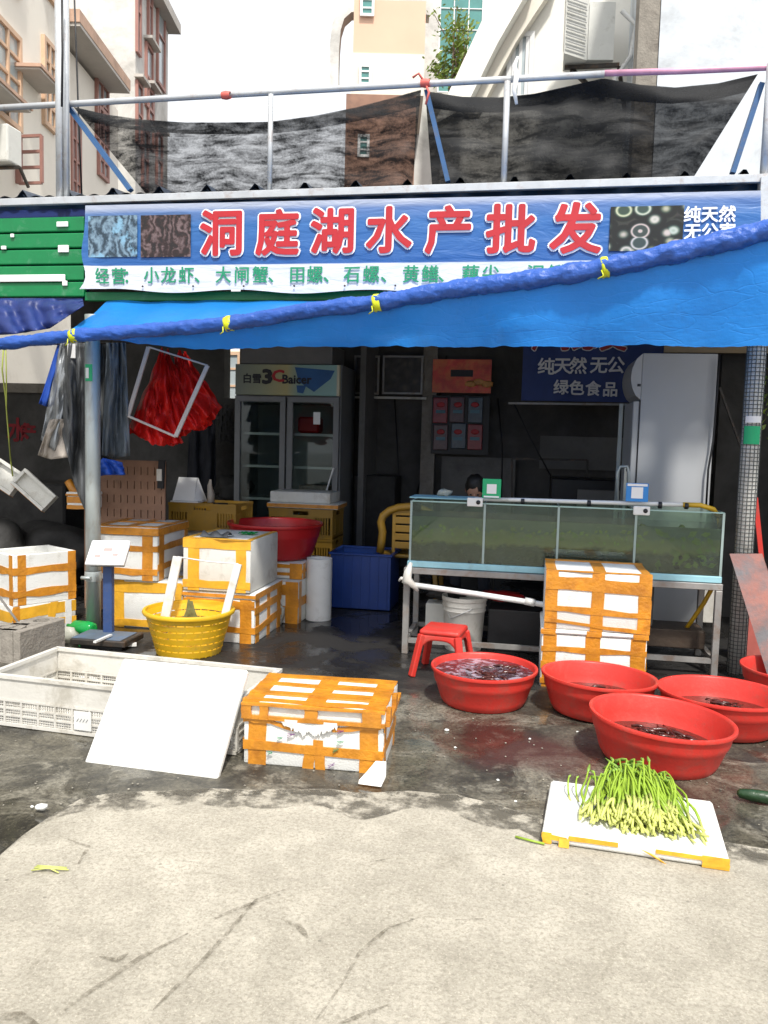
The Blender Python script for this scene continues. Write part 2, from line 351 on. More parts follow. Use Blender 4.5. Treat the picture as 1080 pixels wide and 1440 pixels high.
def net_mat(lo, hi):
    mt = bpy.data.materials.new('black_shade_net'); mt.use_nodes = True; nt = mt.node_tree; bs = nt.nodes['Principled BSDF']
    bs.inputs['Base Color'].default_value = (.008, .009, .011, 1); bs.inputs['Roughness'].default_value = .6; bs.inputs['Specular IOR Level'].default_value = .15
    tc = nn(nt, 'ShaderNodeTexCoord'); mp = nn(nt, 'ShaderNodeMapping'); mp.inputs['Rotation'].default_value = (0, .22, 0); mp.inputs['Scale'].default_value = (1.6, 1, 7); nt.links.new(tc.outputs['Object'], mp.inputs[0])
    a = ntex(nt, mp.outputs[0], 3.2, 7, .62, .4); b = ntex(nt, tc.outputs['Object'], 60, 2, .7)
    f = ramp(nt, mixc(nt, .22, a, b), [(.38, lo), (.60, hi)])
    t = nn(nt, 'ShaderNodeBsdfTransparent'); mx = nn(nt, 'ShaderNodeMixShader'); nt.links.new(f, mx.inputs[0]); nt.links.new(t.outputs[0], mx.inputs[1]); nt.links.new(bs.outputs[0], mx.inputs[2])
    nt.links.new(mx.outputs[0], nt.nodes['Material Output'].inputs[0]); return mt
M['net'] = net_mat(.50, .97); M['netd'] = net_mat(.88, .985)

def slab_mat():
    mt = bpy.data.materials.new('dry_pale_concrete'); mt.use_nodes = True; nt = mt.node_tree; bs = nt.nodes['Principled BSDF']
    tc = nn(nt, 'ShaderNodeTexCoord'); v = tc.outputs['Object']
    c = mixc(nt, ramp(nt, ntex(nt, v, 1.1, 7, .7, .4), [(.34, 0.), (.66, 1.)]), (.38, .35, .285), (.59, .545, .455))
    c = mixc(nt, ramp(nt, ntex(nt, v, 6, 7, .75), [(.42, .35), (.62, 0.)]), c, (.21, .19, .15))
    c = mixc(nt, ramp(nt, ntex(nt, v, 75, 5, .8), [(.36, .62), (.55, 0.)]), c, (.19, .17, .13))
    c = mixc(nt, ramp(nt, ntex(nt, v, 140, 3, .7), [(.56, 0.), (.70, .5)]), c, (.72, .66, .54))
    c = mixc(nt, ramp(nt, ntex(nt, v, 2.6, 10, .82, .8), [(.56, 0.), (.70, .6)]), c, (.17, .15, .105))
    vo = nn(nt, 'ShaderNodeTexVoronoi'); vo.inputs['Scale'].default_value = 9; nt.links.new(v, vo.inputs['Vector'])     # dropped spots
    c = mixc(nt, ramp(nt, vo.outputs['Distance'], [(.035, .55), (.06, 0.)]), c, (.10, .09, .07))
    nt.links.new(c, bs.inputs['Base Color']); bs.inputs['Roughness'].default_value = .85
    bp = nn(nt, 'ShaderNodeBump'); bp.inputs['Strength'].default_value = .8; bp.inputs['Distance'].default_value = .008
    nt.links.new(ntex(nt, v, 85, 7, .8), bp.inputs['Height']); nt.links.new(bp.outputs[0], bs.inputs['Normal']); return mt
M['slab'] = slab_mat()
def wet_mat():
    mt = bpy.data.materials.new('wet_stained_concrete'); mt.use_nodes = True; nt = mt.node_tree; bs = nt.nodes['Principled BSDF']
    tc = nn(nt, 'ShaderNodeTexCoord'); v = tc.outputs['Object']
    big = ntex(nt, v, 1.5, 9, .66, .6)
    c = mixc(nt, ramp(nt, big, [(.38, 0.), (.54, 1.)]), (.026, .024, .019), (.13, .118, .088))
    c = mixc(nt, ramp(nt, ntex(nt, v, 2.3, 8, .72, .9), [(.51, 0.), (.60, .85)]), c, (.27, .25, .20))
    c = mixc(nt, ramp(nt, ntex(nt, v, 55, 6, .8), [(.4, .65), (.58, 0.)]), c, (.022, .02, .017))
    c = mixc(nt, ramp(nt, ntex(nt, v, 9, 7, .8), [(.56, 0.), (.66, .5)]), c, (.22, .2, .16))
    c = mixc(nt, ramp(nt, ntex(nt, v, 5, 7, .8, .6), [(.40, .6), (.48, 0.)]), c, (.02, .019, .017))
    # red-brown fish-water stain in front of the basins
    sx = nn(nt, 'ShaderNodeVectorMath', operation='DISTANCE'); mp = nn(nt, 'ShaderNodeMapping'); mp.inputs['Scale'].default_value = (1, 1.5, 1)
    nt.links.new(v, mp.inputs[0]); nt.links.new(mp.outputs[0], sx.inputs[0]); sx.inputs[1].default_value = (.08, 5.55, 0)
    ns = nn(nt, 'ShaderNodeMath', operation='MULTIPLY_ADD'); nt.links.new(ntex(nt, v, 5, 6), ns.inputs[0]); ns.inputs[1].default_value = .6; nt.links.new(sx.outputs['Value'], ns.inputs[2])
    c = mixc(nt, ramp(nt, ns.outputs[0], [(.45, .75), (.75, 0.)]), c, (.07, .022, .018))
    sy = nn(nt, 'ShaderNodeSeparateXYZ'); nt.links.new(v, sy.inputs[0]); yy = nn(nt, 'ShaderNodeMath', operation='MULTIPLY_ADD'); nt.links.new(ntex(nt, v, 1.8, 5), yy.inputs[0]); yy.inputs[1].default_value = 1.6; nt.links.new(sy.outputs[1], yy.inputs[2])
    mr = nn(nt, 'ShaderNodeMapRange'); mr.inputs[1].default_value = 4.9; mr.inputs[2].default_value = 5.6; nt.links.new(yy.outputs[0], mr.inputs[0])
    c = mixc(nt, mr.outputs[0], c, (.018, .017, .016))      # floor blackened further in: the shop's shade put into its colour
    nt.links.new(c, bs.inputs['Base Color'])
    rg = ramp(nt, ntex(nt, v, 2.1, 7, .6, .4), [(.44, .05), (.54, .6)]); nt.links.new(rg, bs.inputs['Roughness'])
    bp = nn(nt, 'ShaderNodeBump'); bp.inputs['Distance'].default_value = .008
    nt.links.new(ramp(nt, ntex(nt, v, 2.1, 7, .6, .4), [(.42, .03), (.58, .55)]), bp.inputs['Strength'])
    nt.links.new(ntex(nt, v, 45, 7, .7), bp.inputs['Height']); nt.links.new(bp.outputs[0], bs.inputs['Normal']); return mt
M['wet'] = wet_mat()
def stain_mat(name, col, lo=.42, hi=.58, sc=14, amt=.9):
    mt = bpy.data.materials.new(name); mt.use_nodes = True; nt = mt.node_tree; bs = nt.nodes['Principled BSDF']
    bs.inputs['Base Color'].default_value = (*col, 1); bs.inputs['Roughness'].default_value = .8
    tc = nn(nt, 'ShaderNodeTexCoord'); f = ramp(nt, ntex(nt, tc.outputs['Object'], sc, 7, .75), [(lo, 0.), (hi, amt)])
    nt.links.new(f, bs.inputs['Alpha']); return mt
M['stain'] = stain_mat('dark_wet_track', (.13, .11, .075), .40, .62, 34, .6)

# lettering
def text(s, size, mat, c, parent, bold=0.0, ext=.0008, sp=1.0, rz=0, wide=1.0, name='lettering', italic=0, off=None):
    """lettering as mesh; bold = stroke thickening, made of shifted copies a hair apart in depth"""
    cu = bpy.data.curves.new(name, 'FONT'); cu.body = s; cu.size = size; cu.align_x = 'CENTER'; cu.align_y = 'CENTER'
    cu.space_character = sp; cu.shear = italic; cu.resolution_u = 2
    o = bpy.data.objects.new(name, cu); me = bpy.data.meshes.new_from_object(o); bpy.data.objects.remove(o)
    vs0 = [v.co.copy() for v in me.vertices]; fs0 = [tuple(p.vertices) for p in me.polygons]; bpy.data.meshes.remove(me)
    sh = [(0, 0)]
    if bold:
        n_ = 8 if bold < .006 else 12
        sh += [(bold * math.cos(k / n_ * 6.283), bold * math.sin(k / n_ * 6.283)) for k in range(n_)]
        if bold > .015: sh += [(bold * .55 * math.cos(k / 8 * 6.283), bold * .55 * math.sin(k / 8 * 6.283)) for k in range(8)]
    vv = []; ff = []
    for q, (dx, dy) in enumerate(sh):
        b = len(vv); vv += [Vector((v.x * wide + dx, v.y + dy, .0003 * q)) for v in vs0]; ff += [tuple(b + i for i in f) for f in fs0]
    me = bpy.data.meshes.new(name); me.from_pydata(vv, [], ff); me.materials.append(mat)
    me.transform(Matrix.Translation(Vector(c) - (off or Vector())) @ Matrix.Rotation(rz, 4, 'Z') @ Matrix.Rotation(math.pi / 2, 4, 'X'))
    return link(name, me, parent)

# ================================================================== SETTING
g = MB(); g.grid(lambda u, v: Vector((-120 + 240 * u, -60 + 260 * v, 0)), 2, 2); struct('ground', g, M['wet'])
edge = [(-500, 1560), (-200, 1375), (-70, 1262), (0, 1203), (35, 1172), (70, 1148), (112, 1124), (150, 1115), (200, 1112), (300, 1110), (420, 1110), (500, 1113), (560, 1112), (640, 1117), (700, 1131), (760, 1152), (850, 1158), (950, 1163), (1040, 1188), (1100, 1200), (1300, 1230), (1700, 1290)]
ep = []
for (a, b) in zip(edge, edge[1:]):
    n_ = max(1, int((b[0] - a[0]) / 14))
    for i in range(n_):
        t = i / n_; p = G(a[0] + (b[0] - a[0]) * t, a[1] + (b[1] - a[1]) * t, .012)
        p.y += .03 * noise.noise(p * 5) + .012 * noise.noise(p * 23); ep.append(p)
sl = MB()
fr = [sl.b.verts.new(p) for p in ep]; dn = [sl.b.verts.new((p.x, p.y + .008, -.004)) for p in ep]; bk = [sl.b.verts.new((p.x * 1.0, -6, .012)) for p in ep]
for i in range(len(ep) - 1):
    sl.b.faces.new((bk[i], bk[i + 1], fr[i + 1], fr[i])); sl.b.faces.new((fr[i], fr[i + 1], dn[i + 1], dn[i]))
struct('forecourt_pavement', sl, M['slab'])
M['damp'] = stain_mat('damp_margin', (.10, .09, .07), .44, .60, 7, .75)
for k, (w_, zz) in enumerate(((.09, .0135), (.28, .0145))):
    mb = MB(); mb_prev = None
    for q, p in enumerate(ep):
        ww = w_ * (.5 + 1.1 * abs(noise.noise(p * 3 + Vector((k, 0, 0))))); d = Vector((0, -1, 0)) if p.x > -2.2 else Vector((.75, -.66, 0))
        a, b = mb.b.verts.new(Vector((p.x, p.y, zz)) + d * .004), mb.b.verts.new(Vector((p.x, p.y, zz)) + d * ww)
        if mb_prev: mb.b.faces.new((mb_prev[0], mb_prev[1], b, a))
        mb_prev = (a, b)
    struct('damp_margin', mb, M['damp'])
# tracks and drips on the slab
def streak(pts, wd, name='wet_track'):
    wd *= .45
    mb = MB(); pp = [G(x, y, .0165) for x, y in pts]; q = []
    for (a, b) in zip(pp, pp[1:]):
        for i in range(6): q.append(a.lerp(b, i / 6))
    q.append(pp[-1]); n_ = len(q); prev = None
    for i, p in enumerate(q):
        t = (q[min(i + 1, n_ - 1)] - q[max(i - 1, 0)]).normalized(); s_ = Vector((-t.y, t.x, 0)); w_ = wd * (.25 + .75 * math.sin(math.pi * min(.97, max(.03, i / n_)))) * (1 + .5 * noise.noise(p * 9))
        a, b = mb.b.verts.new(p + s_ * w_), mb.b.verts.new(p - s_ * w_)
        if prev: mb.b.faces.new((prev[0], prev[1], b, a))
        prev = (a, b)
    o = obj(name, mb, M['stain']); o['kind'] = 'structure'
streak([(402, 1250), (360, 1265), (330, 1300), (290, 1345), (250, 1385), (215, 1420)], .016)
streak([(380, 1262), (340, 1275), (300, 1292)], .018)
streak([(590, 1290), (545, 1305), (505, 1340), (480, 1385), (440, 1440)], .014)
streak([(545, 1413), (515, 1425), (470, 1442)], .014)
streak([(555, 1206), (520, 1212)], .01); streak([(640, 1293), (680, 1292)], .008)
streak([(265, 1312), (200, 1345), (140, 1385), (90, 1420)], .02)
streak([(95, 1180), (125, 1190), (110, 1215)], .014); streak([(140, 1345), (165, 1350), (180, 1340)], .022)
streak([(395, 1292), (420, 1302), (432, 1318)], .022)
streak([(-10, 1430), (25, 1428), (55, 1445)], .035)

# ------------------------------------------------------------------ windows on buildings
def window(par, base, O, ux, w_, h_, cols, rows, fm, pmat, nrm, off, t=.06, proud=.05):
    """frame bars as one part, glass as its sub-part; O bottom-left, ux unit vector along wall"""
    mb = MB(); O = Vector(O); ux = Vector(ux); nrm = Vector(nrm)
    def rect(u0, u1, v0, v1, d):
        mb.obox(O + ux * ((u0 + u1) / 2) + Z * ((v0 + v1) / 2) + nrm * (proud / 2 + d), ux, nrm, Z, (u1 - u0) / 2, proud / 2, (v1 - v0) / 2)
    rect(0, w_, 0, t, 0); rect(0, w_, h_ - t, h_, 0); rect(0, t, t, h_ - t, 0); rect(w_ - t, w_, t, h_ - t, 0)
    for i in range(1, cols): rect(w_ * i / cols - t * .35, w_ * i / cols + t * .35, t, h_ - t, -.006)
    for j in range(1, rows): rect(t, w_ - t, h_ * j / rows - t * .3, h_ * j / rows + t * .3, -.012)
    wo = obj('window', mb, fm, par, off)
    pb = MB(); pb.obox(O + ux * (w_ / 2) + Z * (h_ / 2) + nrm * .012, ux, nrm, Z, w_ / 2 - t * .5, .01, h_ / 2 - t * .5)
    obj('pane', pb, pmat, wo, off); return wo
def cp(r, f, z): return CR * r + CF * f + Z * z          # point in the camera-yaw frame of the side street

# left cream house with orange window frames : wall plane r=-7 (near the stall) 
o = cp(-7, 12, 0)
b1 = thing('cream_house', 'near cream rendered house on the left with orange framed windows and brown ledges', 'house', o)
mb = MB(); mb.obox(cp(-10, 11.8, 7), CR, CF, Z, 3, 6.5, 7); obj('wall', mb, M['cream'], b1, o)
def rowz(px, py): # height at wall plane r=-7 seen at pixel
    d = F * 7 / (540 - px); return d, D(px, py, d * math.cos(PIT) * 1.0).z
def onwall(px, py, rr=-7.0):
    d = ray(px, py); t = rr / d.dot(CR); p = d * t; return p.dot(CF), p.z + H
for (x0, yt0, x1, yb0, c_, r2, fm) in ((-12, -100, 26, 0, 2, 4, 'frameo'), (57, -70, 77, 12, 2, 4, 'frameo'), (-12, 140, 27, 180, 2, 4, 'frameo'), (58, 125, 76, 190, 2, 4, 'frameo'), (-60, 150, -25, 150, 2, 4, 'frameo')):
    f0, zt = onwall(x0, yt0); f1, zb = onwall(x1, yb0)
    if x0 == -12 and yt0 > 0: f1, zb = onwall(x1, 188)
    zt = zb + 1.7
    window(b1, None, cp(-7, f0, zb), CF, f1 - f0, zt - zb, c_, r2, M[fm], M['pane'], CR, o, .09, .08)
for (x0, y0, x1, y1) in ((-40, 60, 46, 154), (57, 92, 91, 128)):
    f0, z0 = onwall(x0, y0, -6.5); f1, z1 = onwall(x1, y1, -6.5)
    mb = MB(); zz = z1
    mb.obox(cp(-6.75, (f0 + f1) / 2, zz), CR, CF, Z, .26, (f1 - f0) / 2, .03, 0); lg = obj('ledge', mb, M['ledge'], b1, o)
    mb = MB(); mb.obox(cp(-6.76, (f0 + f1) / 2, zz - .052), CR, CF, Z, .24, (f1 - f0) / 2 - .03, .02); obj('soffit', mb, M['ledgeu'], lg, o)
# open casement
f0, z0 = onwall(28, 258); f1, z1 = onwall(30, 258)
mb = MB(); A = P(27, 258, 14.2); B = P(59, 264, 14.2); Ht = P(27, 192, 14.2).z - A.z; 
for i in range(4): mb.bar(A + Z * Ht * i / 3, Vector((B.x, B.y, A.z)) + Z * Ht * i / 3, .05, .05)
mb.bar(A, A + Z * Ht, .12, .06); mb.bar(Vector((B.x, B.y, A.z)), Vector((B.x, B.y, A.z)) + Z * Ht, .05, .055)
obj('casement', mb, M['framer'], b1, o)
# air conditioner on the cream house
A = P(2, 197, 13); o2 = Vector((A.x, A.y, A.z - .4))
ac = thing('air_conditioner', 'white air conditioner box on bracket at far left cream house wall', 'air conditioner', o2)
mb = MB(); mb.box(-.45, .22, -.15, .25, 0, .62, .03, 2); obj('case', mb, M['acw'], ac)
mb = MB(); mb.bar((-.4, .05, -.04), (.3, .05, -.04), .05, .05); mb.bar((.3, .05, -.04), (.3, .3, -.3), .04, .04); obj('bracket', mb, M['iron'], ac)

# second house : eave z 10.5
o = cp(-7.4, 18.6, 0)
b2 = thing('eaved_house', 'cream house with brown tiled sloping eave between cream and grey houses', 'house', o)
mb = MB(); mb.obox(cp(-10.4, 20.6, 5.0), CR, CF, Z, 3, 2.1, 5.0); obj('wall', mb, M['cream'], b2, o)
mb = MB(); mb.obox(cp(-8.7, 20.1, 10.3), CR, CF, Z, 1.9, 1.75, .13); rf = obj('roof', mb, M['ledge'], b2, o)
mb = MB(); mb.obox(cp(-8.66, 20.1, 10.13), CR, CF, Z, 1.85, 1.72, .035); obj('soffit', mb, M['ledgeu'], rf, o)
for (x0, x1, yb, hh, cc) in ((133, 150, 170, 1.9, 2), (97, 111, 255, 1.9, 2), (136, 150, 222, 1.7, 2)):
    f0, zb = onwall(x0, yb, -7.4); f1, _ = onwall(x1, yb, -7.4)
    window(b2, None, cp(-7.4, f0, zb - .4), CF, f1 - f0, hh, cc, 4, M['framer'], M['pane'], CR, o, .09, .08)
# third, grey, tall
o = cp(-7.3, 24, 0)
b3 = thing('grey_house', 'tall weathered grey house behind the brown eave on the left', 'house', o)
mb = MB(); mb.obox(cp(-9.4, 25.6, 7.1), CR, CF, Z, 2.1, 1.7, 7.1); obj('wall', mb, M['greyw'], b3, o)
mb = MB(); mb.obox(cp(-9.1, 25.6, 14.4), CR, CF, Z, 2.15, 1.95, .15); obj('roof', mb, M['ledgeu'], b3, o)
for (x0, x1, yb, rr, hh) in ((190, 196, 72, -7.3, 2.3), (206, 212, 60, -7.3, 2.3), (203, 213, 148, -7.3, 1.8), (219, 230, 115, -7.3, 3.0), (190, 198, 200, -7.3, 1.7), (206, 214, 205, -7.3, 1.7), (198, 206, 262, -7.3, 1.7), (218, 226, 262, -7.3, 1.7)):
    f0, zb = onwall(x0, yb, rr); f1, _ = onwall(x1, yb, rr)
    window(b3, None, cp(rr, f0, zb), CF, f1 - f0, hh, 1, 2, M['framer'], M['pane'], CR, o, .09, .08)
    mb = MB(); mb.obox(cp(rr + .13, (f0 + f1) / 2, zb + hh + .08), CR, CF, Z, .13, (f1 - f0) / 2 + .1, .04); obj('ledge', mb, M['ledgeu'], b3, o)

# pink building
DP = 30.0
o = D(540, 270, DP); o.z = 0
b4 = thing('pink_apartment_block', 'pale pink apartment block with rounded cream parapet behind the net', 'building', o)
def cz(px, dep): return (px - 540) / F * dep
def zz_(px, py, dep): return D(px, py, dep).z
x0, x1 = cz(472, DP), cz(578, DP)
zt = zz_(520, 10, DP); za = zz_(520, 98, DP); zb2 = zz_(520, 152, DP)
def wallseg(nm, mat, x0, x1, z0, z1, dep0=DP, th=4, proud=0, par=b4, o_=o):
    mb = MB(); mb.obox(cp((x0 + x1) / 2, dep0 + th / 2 - proud, (z0 + z1) / 2), CR, CF, Z, (x1 - x0) / 2, th / 2, (z1 - z0) / 2); return obj(nm, mb, mat, par, o_)
wallseg('wall', M['pinkw'], x0 + .25, x1, za, zt - .5)
wallseg('wall', M['pinkl'], x0 + .2, x1, zb2, za - .01, proud=.03)
wallseg('wall', M['brownw'], x0 + .05, x1 - .25, 0, zb2 - .01, proud=.06)
# rounded grey roof edge: a canopy slab that bends down the left corner
mb = MB(); outr = [(464, 122), (464, 92), (464, 60), (467, 34), (474, 16), (488, 8), (520, 5), (560, 6), (604, 12)]; inn = [(476, 122), (476, 96), (477, 66), (479, 42), (484, 26), (494, 17), (521, 13), (560, 14), (604, 21)]
pf0 = [D(x, y, DP - .9) for x, y in outr]; pf1 = [D(x, y, DP - .9) for x, y in inn]; bkv = CF * .6
for k in range(len(outr) - 1):
    for q in ([pf0[k], pf0[k + 1], pf1[k + 1], pf1[k]], [pf0[k], pf0[k + 1], pf0[k + 1] + bkv, pf0[k] + bkv], [pf1[k], pf1[k + 1], pf1[k + 1] + bkv, pf1[k] + bkv]): mb.face(q)
bmesh.ops.remove_doubles(mb.b, verts=mb.b.verts[:], dist=.001)
obj('parapet', mb, M['greyw'], b4, o)
for (px0, px1, pt, pb) in ((508, 527, 20, 52), (506, 523, 114, 141), (504, 520, 205, 235)):
    a = D(px0, pb, DP); h_ = D(px0, pt, DP).z - a.z; w_ = (px1 - px0) / F * DP
    window(b4, None, cp(a.dot(CR), DP - .06, a.z), CR, w_, h_, 1, 3, M['framew'], M['paneg'], -CF, o, .09, .07)
# right wing with sloped wall
mb = MB(); q = [D(603, 14, 31), D(640, -5, 31), D(660, -5, 31), D(560, 118, 29), D(552, 118, 29)]
mb.obox(D(600, 60, 34), CR, CF, Z, 1.2, 2, 7.5); obj('wing', mb, M['greyw'], b4, o)
a = D(612, 118, 31.6)
window(b4, None, cp(a.dot(CR), 31.3, a.z - 1), CR, 1.6, 3.7, 3, 5, M['framew'], M['paneg'], -CF, o, .05, .07)
wallseg('penthouse', M['whitew'], cz(604, 33), cz(680, 33), 0, zz_(640, -30, 33), 33.5, 3)

# right white house : facade facing the street plus sloping eave
o = Vector((1.2, 13, 0))
b5 = thing('white_house', 'white rendered house on the right with slanting eave and barred window', 'house', o)
Y5 = 13.0
mb = MB(); a = P(690, 100, Y5).x; c = P(925, 100, Y5).x; mb.box(a, c, Y5, Y5 + 5, 0, 12); obj('wall', mb, M['whitew'], b5, o)
# slanting white verge: beam from upper right down to lower left, running back
mb = MB()
def slab4(mb, pts, nrm, th):
    A = [Vector(p) for p in pts]; Bq = [p + Vector(nrm) * th for p in A]
    va = [mb.b.verts.new(p) for p in A]; vb = [mb.b.verts.new(p) for p in Bq]
    mb.b.faces.new(va[::-1]); mb.b.faces.new(vb)
    for i in range(len(A)): j = (i + 1) % len(A); mb.b.faces.new((va[i], va[j], vb[j], vb[i]))
slab4(mb, [P(705, -30, 12.5), P(752, -30, 12.5), P(700, 60, 12.5), P(655, 150, 12.5), P(610, 175, 12.5), P(640, 110, 12.5)], (0, 1, 0), .25)
vg = obj('verge', mb, M['whitew'], b5, o)
mb = MB(); slab4(mb, [P(752, -30, 12.76), P(785, -30, 12.76), P(725, 60, 12.76), P(672, 160, 12.76), P(652, 160, 12.76), P(700, 60, 12.76)], (0, 1, 0), .2); obj('soffit', mb, M['pinkl'], b5, o)
a = P(712, 115, 13); wh = P(712, 20, 13).z - a.z
window(b5, None, (a.x, Y5 - .02, a.z - .3), (1, 0, 0), P(750, 100, 13).x - a.x, wh, 4, 1, M['framew'], M['pane'], (0, -1, 0), o, .07, .06)
# narrow side window
a = P(795, 60, 13); window(b5, None, (a.x, Y5 - .02, a.z), (1, 0, 0), .3, 2.0, 1, 3, M['framew'], M['pane'], (0, -1, 0), o, .05, .06)
o = Vector((2.6, 9.5, 0))
b6 = thing('mouldy_house', 'pale mould stained house wall at the far right behind the railing', 'house', o)
mb = MB(); mb.box(P(925, 100, 9.5).x, 8, 9.5, 15, 0, 9.5); obj('wall', mb, M['bluew'], b6, o)
mb = MB(); a = P(925, 100, 9.5).x; mb.box(a - .22, a - .004, 9.52, 9.9, 0, 9.5); obj('pilaster', mb, M['cement'], b6, o)
# right ac
A = P(835, 97, 12.2); ac = thing('air_conditioner', 'grey air conditioner hung on bracket under pipes on right white house', 'air conditioner', A)
mb = MB(); slab4(mb, [(-.42, -.25, .12), (-.10, .0, .12), (-.10, .0, .92), (-.42, -.25, .92)], (0, .55, 0), 1); obj('case', mb, M['acw'], ac)
mb = MB(); slab4(mb, [(-.095, .0, .13), (.26, .05, .13), (.26, .05, .9), (-.095, .0, .9)], (0, .5, 0), 1); obj('side_case', mb, M['acw'], ac)
mb = MB()
for k in range(9): mb.bar((-.40, -.262, .2 + k * .08), (-.13, -.05, .2 + k * .08), .012, .012)
obj('vent_slats', mb, M['wire'], ac, kind='stuff')
mb = MB(); mb.bar((-.4, .1, .08), (.35, .1, .08), .05, .05); mb.bar((-.3, .1, .05), (.2, .8, -.1), .05, .05); mb.bar((.35, .1, .05), (.5, .6, -.35), .05, .05); obj('bracket', mb, M['iron'], ac)
mb = MB(); mb.tube([(.35, .1, .8), (.55, .1, .6), (.5, .12, .2), (.3, .1, -.1), (.32, .12, -.5)], .035, 8); obj('pipe', mb, M['pvc'], ac)
# roof-top shrub growing from the building
o = D(640, 130, 26)
tr = thing('rooftop_shrub', 'bushy green shrub growing between the pink and white buildings', 'shrub', o)
mb = MB(); random.seed(3); tips = []
for i in range(16):
    a = Vector((rnd(-.2, .2), rnd(-.2, .2), 0)); b = D(rnd(604, 668), rnd(5, 112), 26 + rnd(-.4, .4)) - o
    mid = a.lerp(b, .5) + Vector((rnd(-.2, .2), 0, rnd(-.1, .3))); mb.tube([a, mid, b], [.035, .022, .01], 5); tips += [mid, b, mid.lerp(b, .5)]
obj('trunk', mb, M['bark'], tr)
mb = MB()
for i in range(900):
    t = random.choice(tips) + Vector((random.gauss(0, .17), random.gauss(0, .17), random.gauss(0, .15)))
    n_ = Vector((rnd(-1, 1), rnd(-1, 1), rnd(-.2, 1))).normalized(); x = n_.orthogonal().normalized(); y = n_.cross(x); l = rnd(.06, .13)
    mb.face([t - x * l, t + y * l * .4, t + x * l, t - y * l * .4])
obj('crown', mb, M['leafy'], tr)
# a low white house far behind, glimpsed through the gaps of the stall
o = Vector((-4, 14, 0)); bb = thing('low_white_house', 'sunlit white house glimpsed through the gap beside the old fridge', 'house', o)
mb = MB(); mb.box(-6.2, -3.2, 14, 17, 0, 3.4); obj('wall', mb, M['whitew'], bb, o)
window(bb, None, (-5.6, 13.98, 2.0), (1, 0, 0), .5, .9, 2, 3, M['frameo'], M['pane'], (0, -1, 0), o)

# ================================================================== STALL STRUCTURE
YF = 5.5
# interior walls
x_gap0, x_gap1 = P(315, 520, 9).x, P(337, 520, 9).x
zl = P(60, 546, 9).z; zs = P(325, 560, 9).z
mb = MB(); mb.box(-9, P(100, 540, 9).x, 9, 9.2, 0, zl)
mb.box(P(100, 540, 9).x, x_gap0, 9, 9.2, 0, 3.2); mb.box(x_gap0, x_gap1, 9, 9.2, 0, zs); mb.box(x_gap1, 2.3, 9, 9.2, 0, 3.4)
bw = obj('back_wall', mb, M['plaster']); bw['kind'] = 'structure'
mb = MB(); mb.box(-9, P(98, 540, 8.97).x, 8.9, 8.997, zl - .06, zl + .05); obj('coping', mb, M['cement'], bw)
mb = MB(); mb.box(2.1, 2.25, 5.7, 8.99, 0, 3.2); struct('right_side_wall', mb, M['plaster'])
mb = MB(); mb.box(-1.75, -1.69, 8.3, 8.98, 0, 3.2); mb.box(-.95, -.15, 8.93, 8.985, .0, 1.25); mb.box(.1, 1.9, 8.94, 8.99, 1.15, 1.5); obj('cement_patch', mb, M['plasterl'], bw)
# roof: corrugated sheet with raised ridges
def roof(x0, x1, name, label):
    mb = MB(); n_ = int((x1 - x0) / .02)
    def zr(x):
        t = ((x + 10) / .345) % 1; a = max(0, 1 - abs(t - .5) / .13); return .045 * (3 * a * a - 2 * a ** 3) + .008 * math.sin(t * 18)
    def fn(u, v):
        x = x0 + (x1 - x0) * u; return Vector((x, 5.42 + 4.2 * v, 3.055 + .45 * v + zr(x) + .004 * noise.noise(Vector((x * 3, v * 5, 0)))))
    mb.grid(fn, n_, 3); mb.grid(lambda u, v: fn(u, v) - Z * .03, n_, 3)
    return single(name, mb, M['roof'], label, 'roof')
roof(-9, 2.4, 'corrugated_roof', 'dark corrugated metal roof whose ridged edge shows above the blue banner')
# rails and posts
def px_bar(mb, a, b, y, r=.022, n=8): mb.tube([P(*a, y), P(*b, y)], r, n)
fr_ = thing('roof_railing', 'grey steel pipe railing with posts above the blue shop banner', 'railing', (-1, 5.46, 3.0))
ofs = Vector((-1, 5.46, 3.0))
mb = MB(); mb.tube([P(-80, 156, 5.46), P(100, 146, 5.46), P(380, 130, 5.46), P(708, 112, 5.46), P(850, 104, 5.46)], .022, 8); obj('top_rail', mb, M['rail'], fr_, ofs)
mb = MB(); mb.tube([P(850, 103, 5.46), P(960, 100, 5.46), P(1075, 95, 5.46), P(1160, 92, 5.46)], .02, 8); obj('top_rail', mb, pm('pink_wrapped_rail', (.6, .3, .42), .4, .2, 12, .1), fr_, ofs, 'pink and white wrapped right end of the rail')
mb = MB(); a = P(-80, 289, 5.4); b = P(1160, 250, 5.4); mb.bar((a.x, 5.38, a.z), (b.x, 5.38, b.z), .035, .05, bev=.004); obj('lower_rail', mb, M['rail'], fr_, ofs)
for px, yt, w_ in ((85, -20, .03), (94, -20, .022), (379, 133, .018), (708, 115, .02), (1075, 90, .03)):
    yb = 285 - px * .03; mb = MB(); a = P(px, yb, 5.42); mb.tube([a, Vector((a.x, 5.42, P(px, yt, 5.42).z))], w_, 8); obj('post', mb, M['rail'], fr_, ofs)
for a, b in (((98, 152), (184, 268)), ((600, 128), (630, 256)), ((1071, 118), (1030, 244))):
    mb = MB(); mb.bar(P(*a, 5.5), P(*b, 5.5), .05, .03); obj('brace', mb, M['bluesteel'], fr_, ofs)
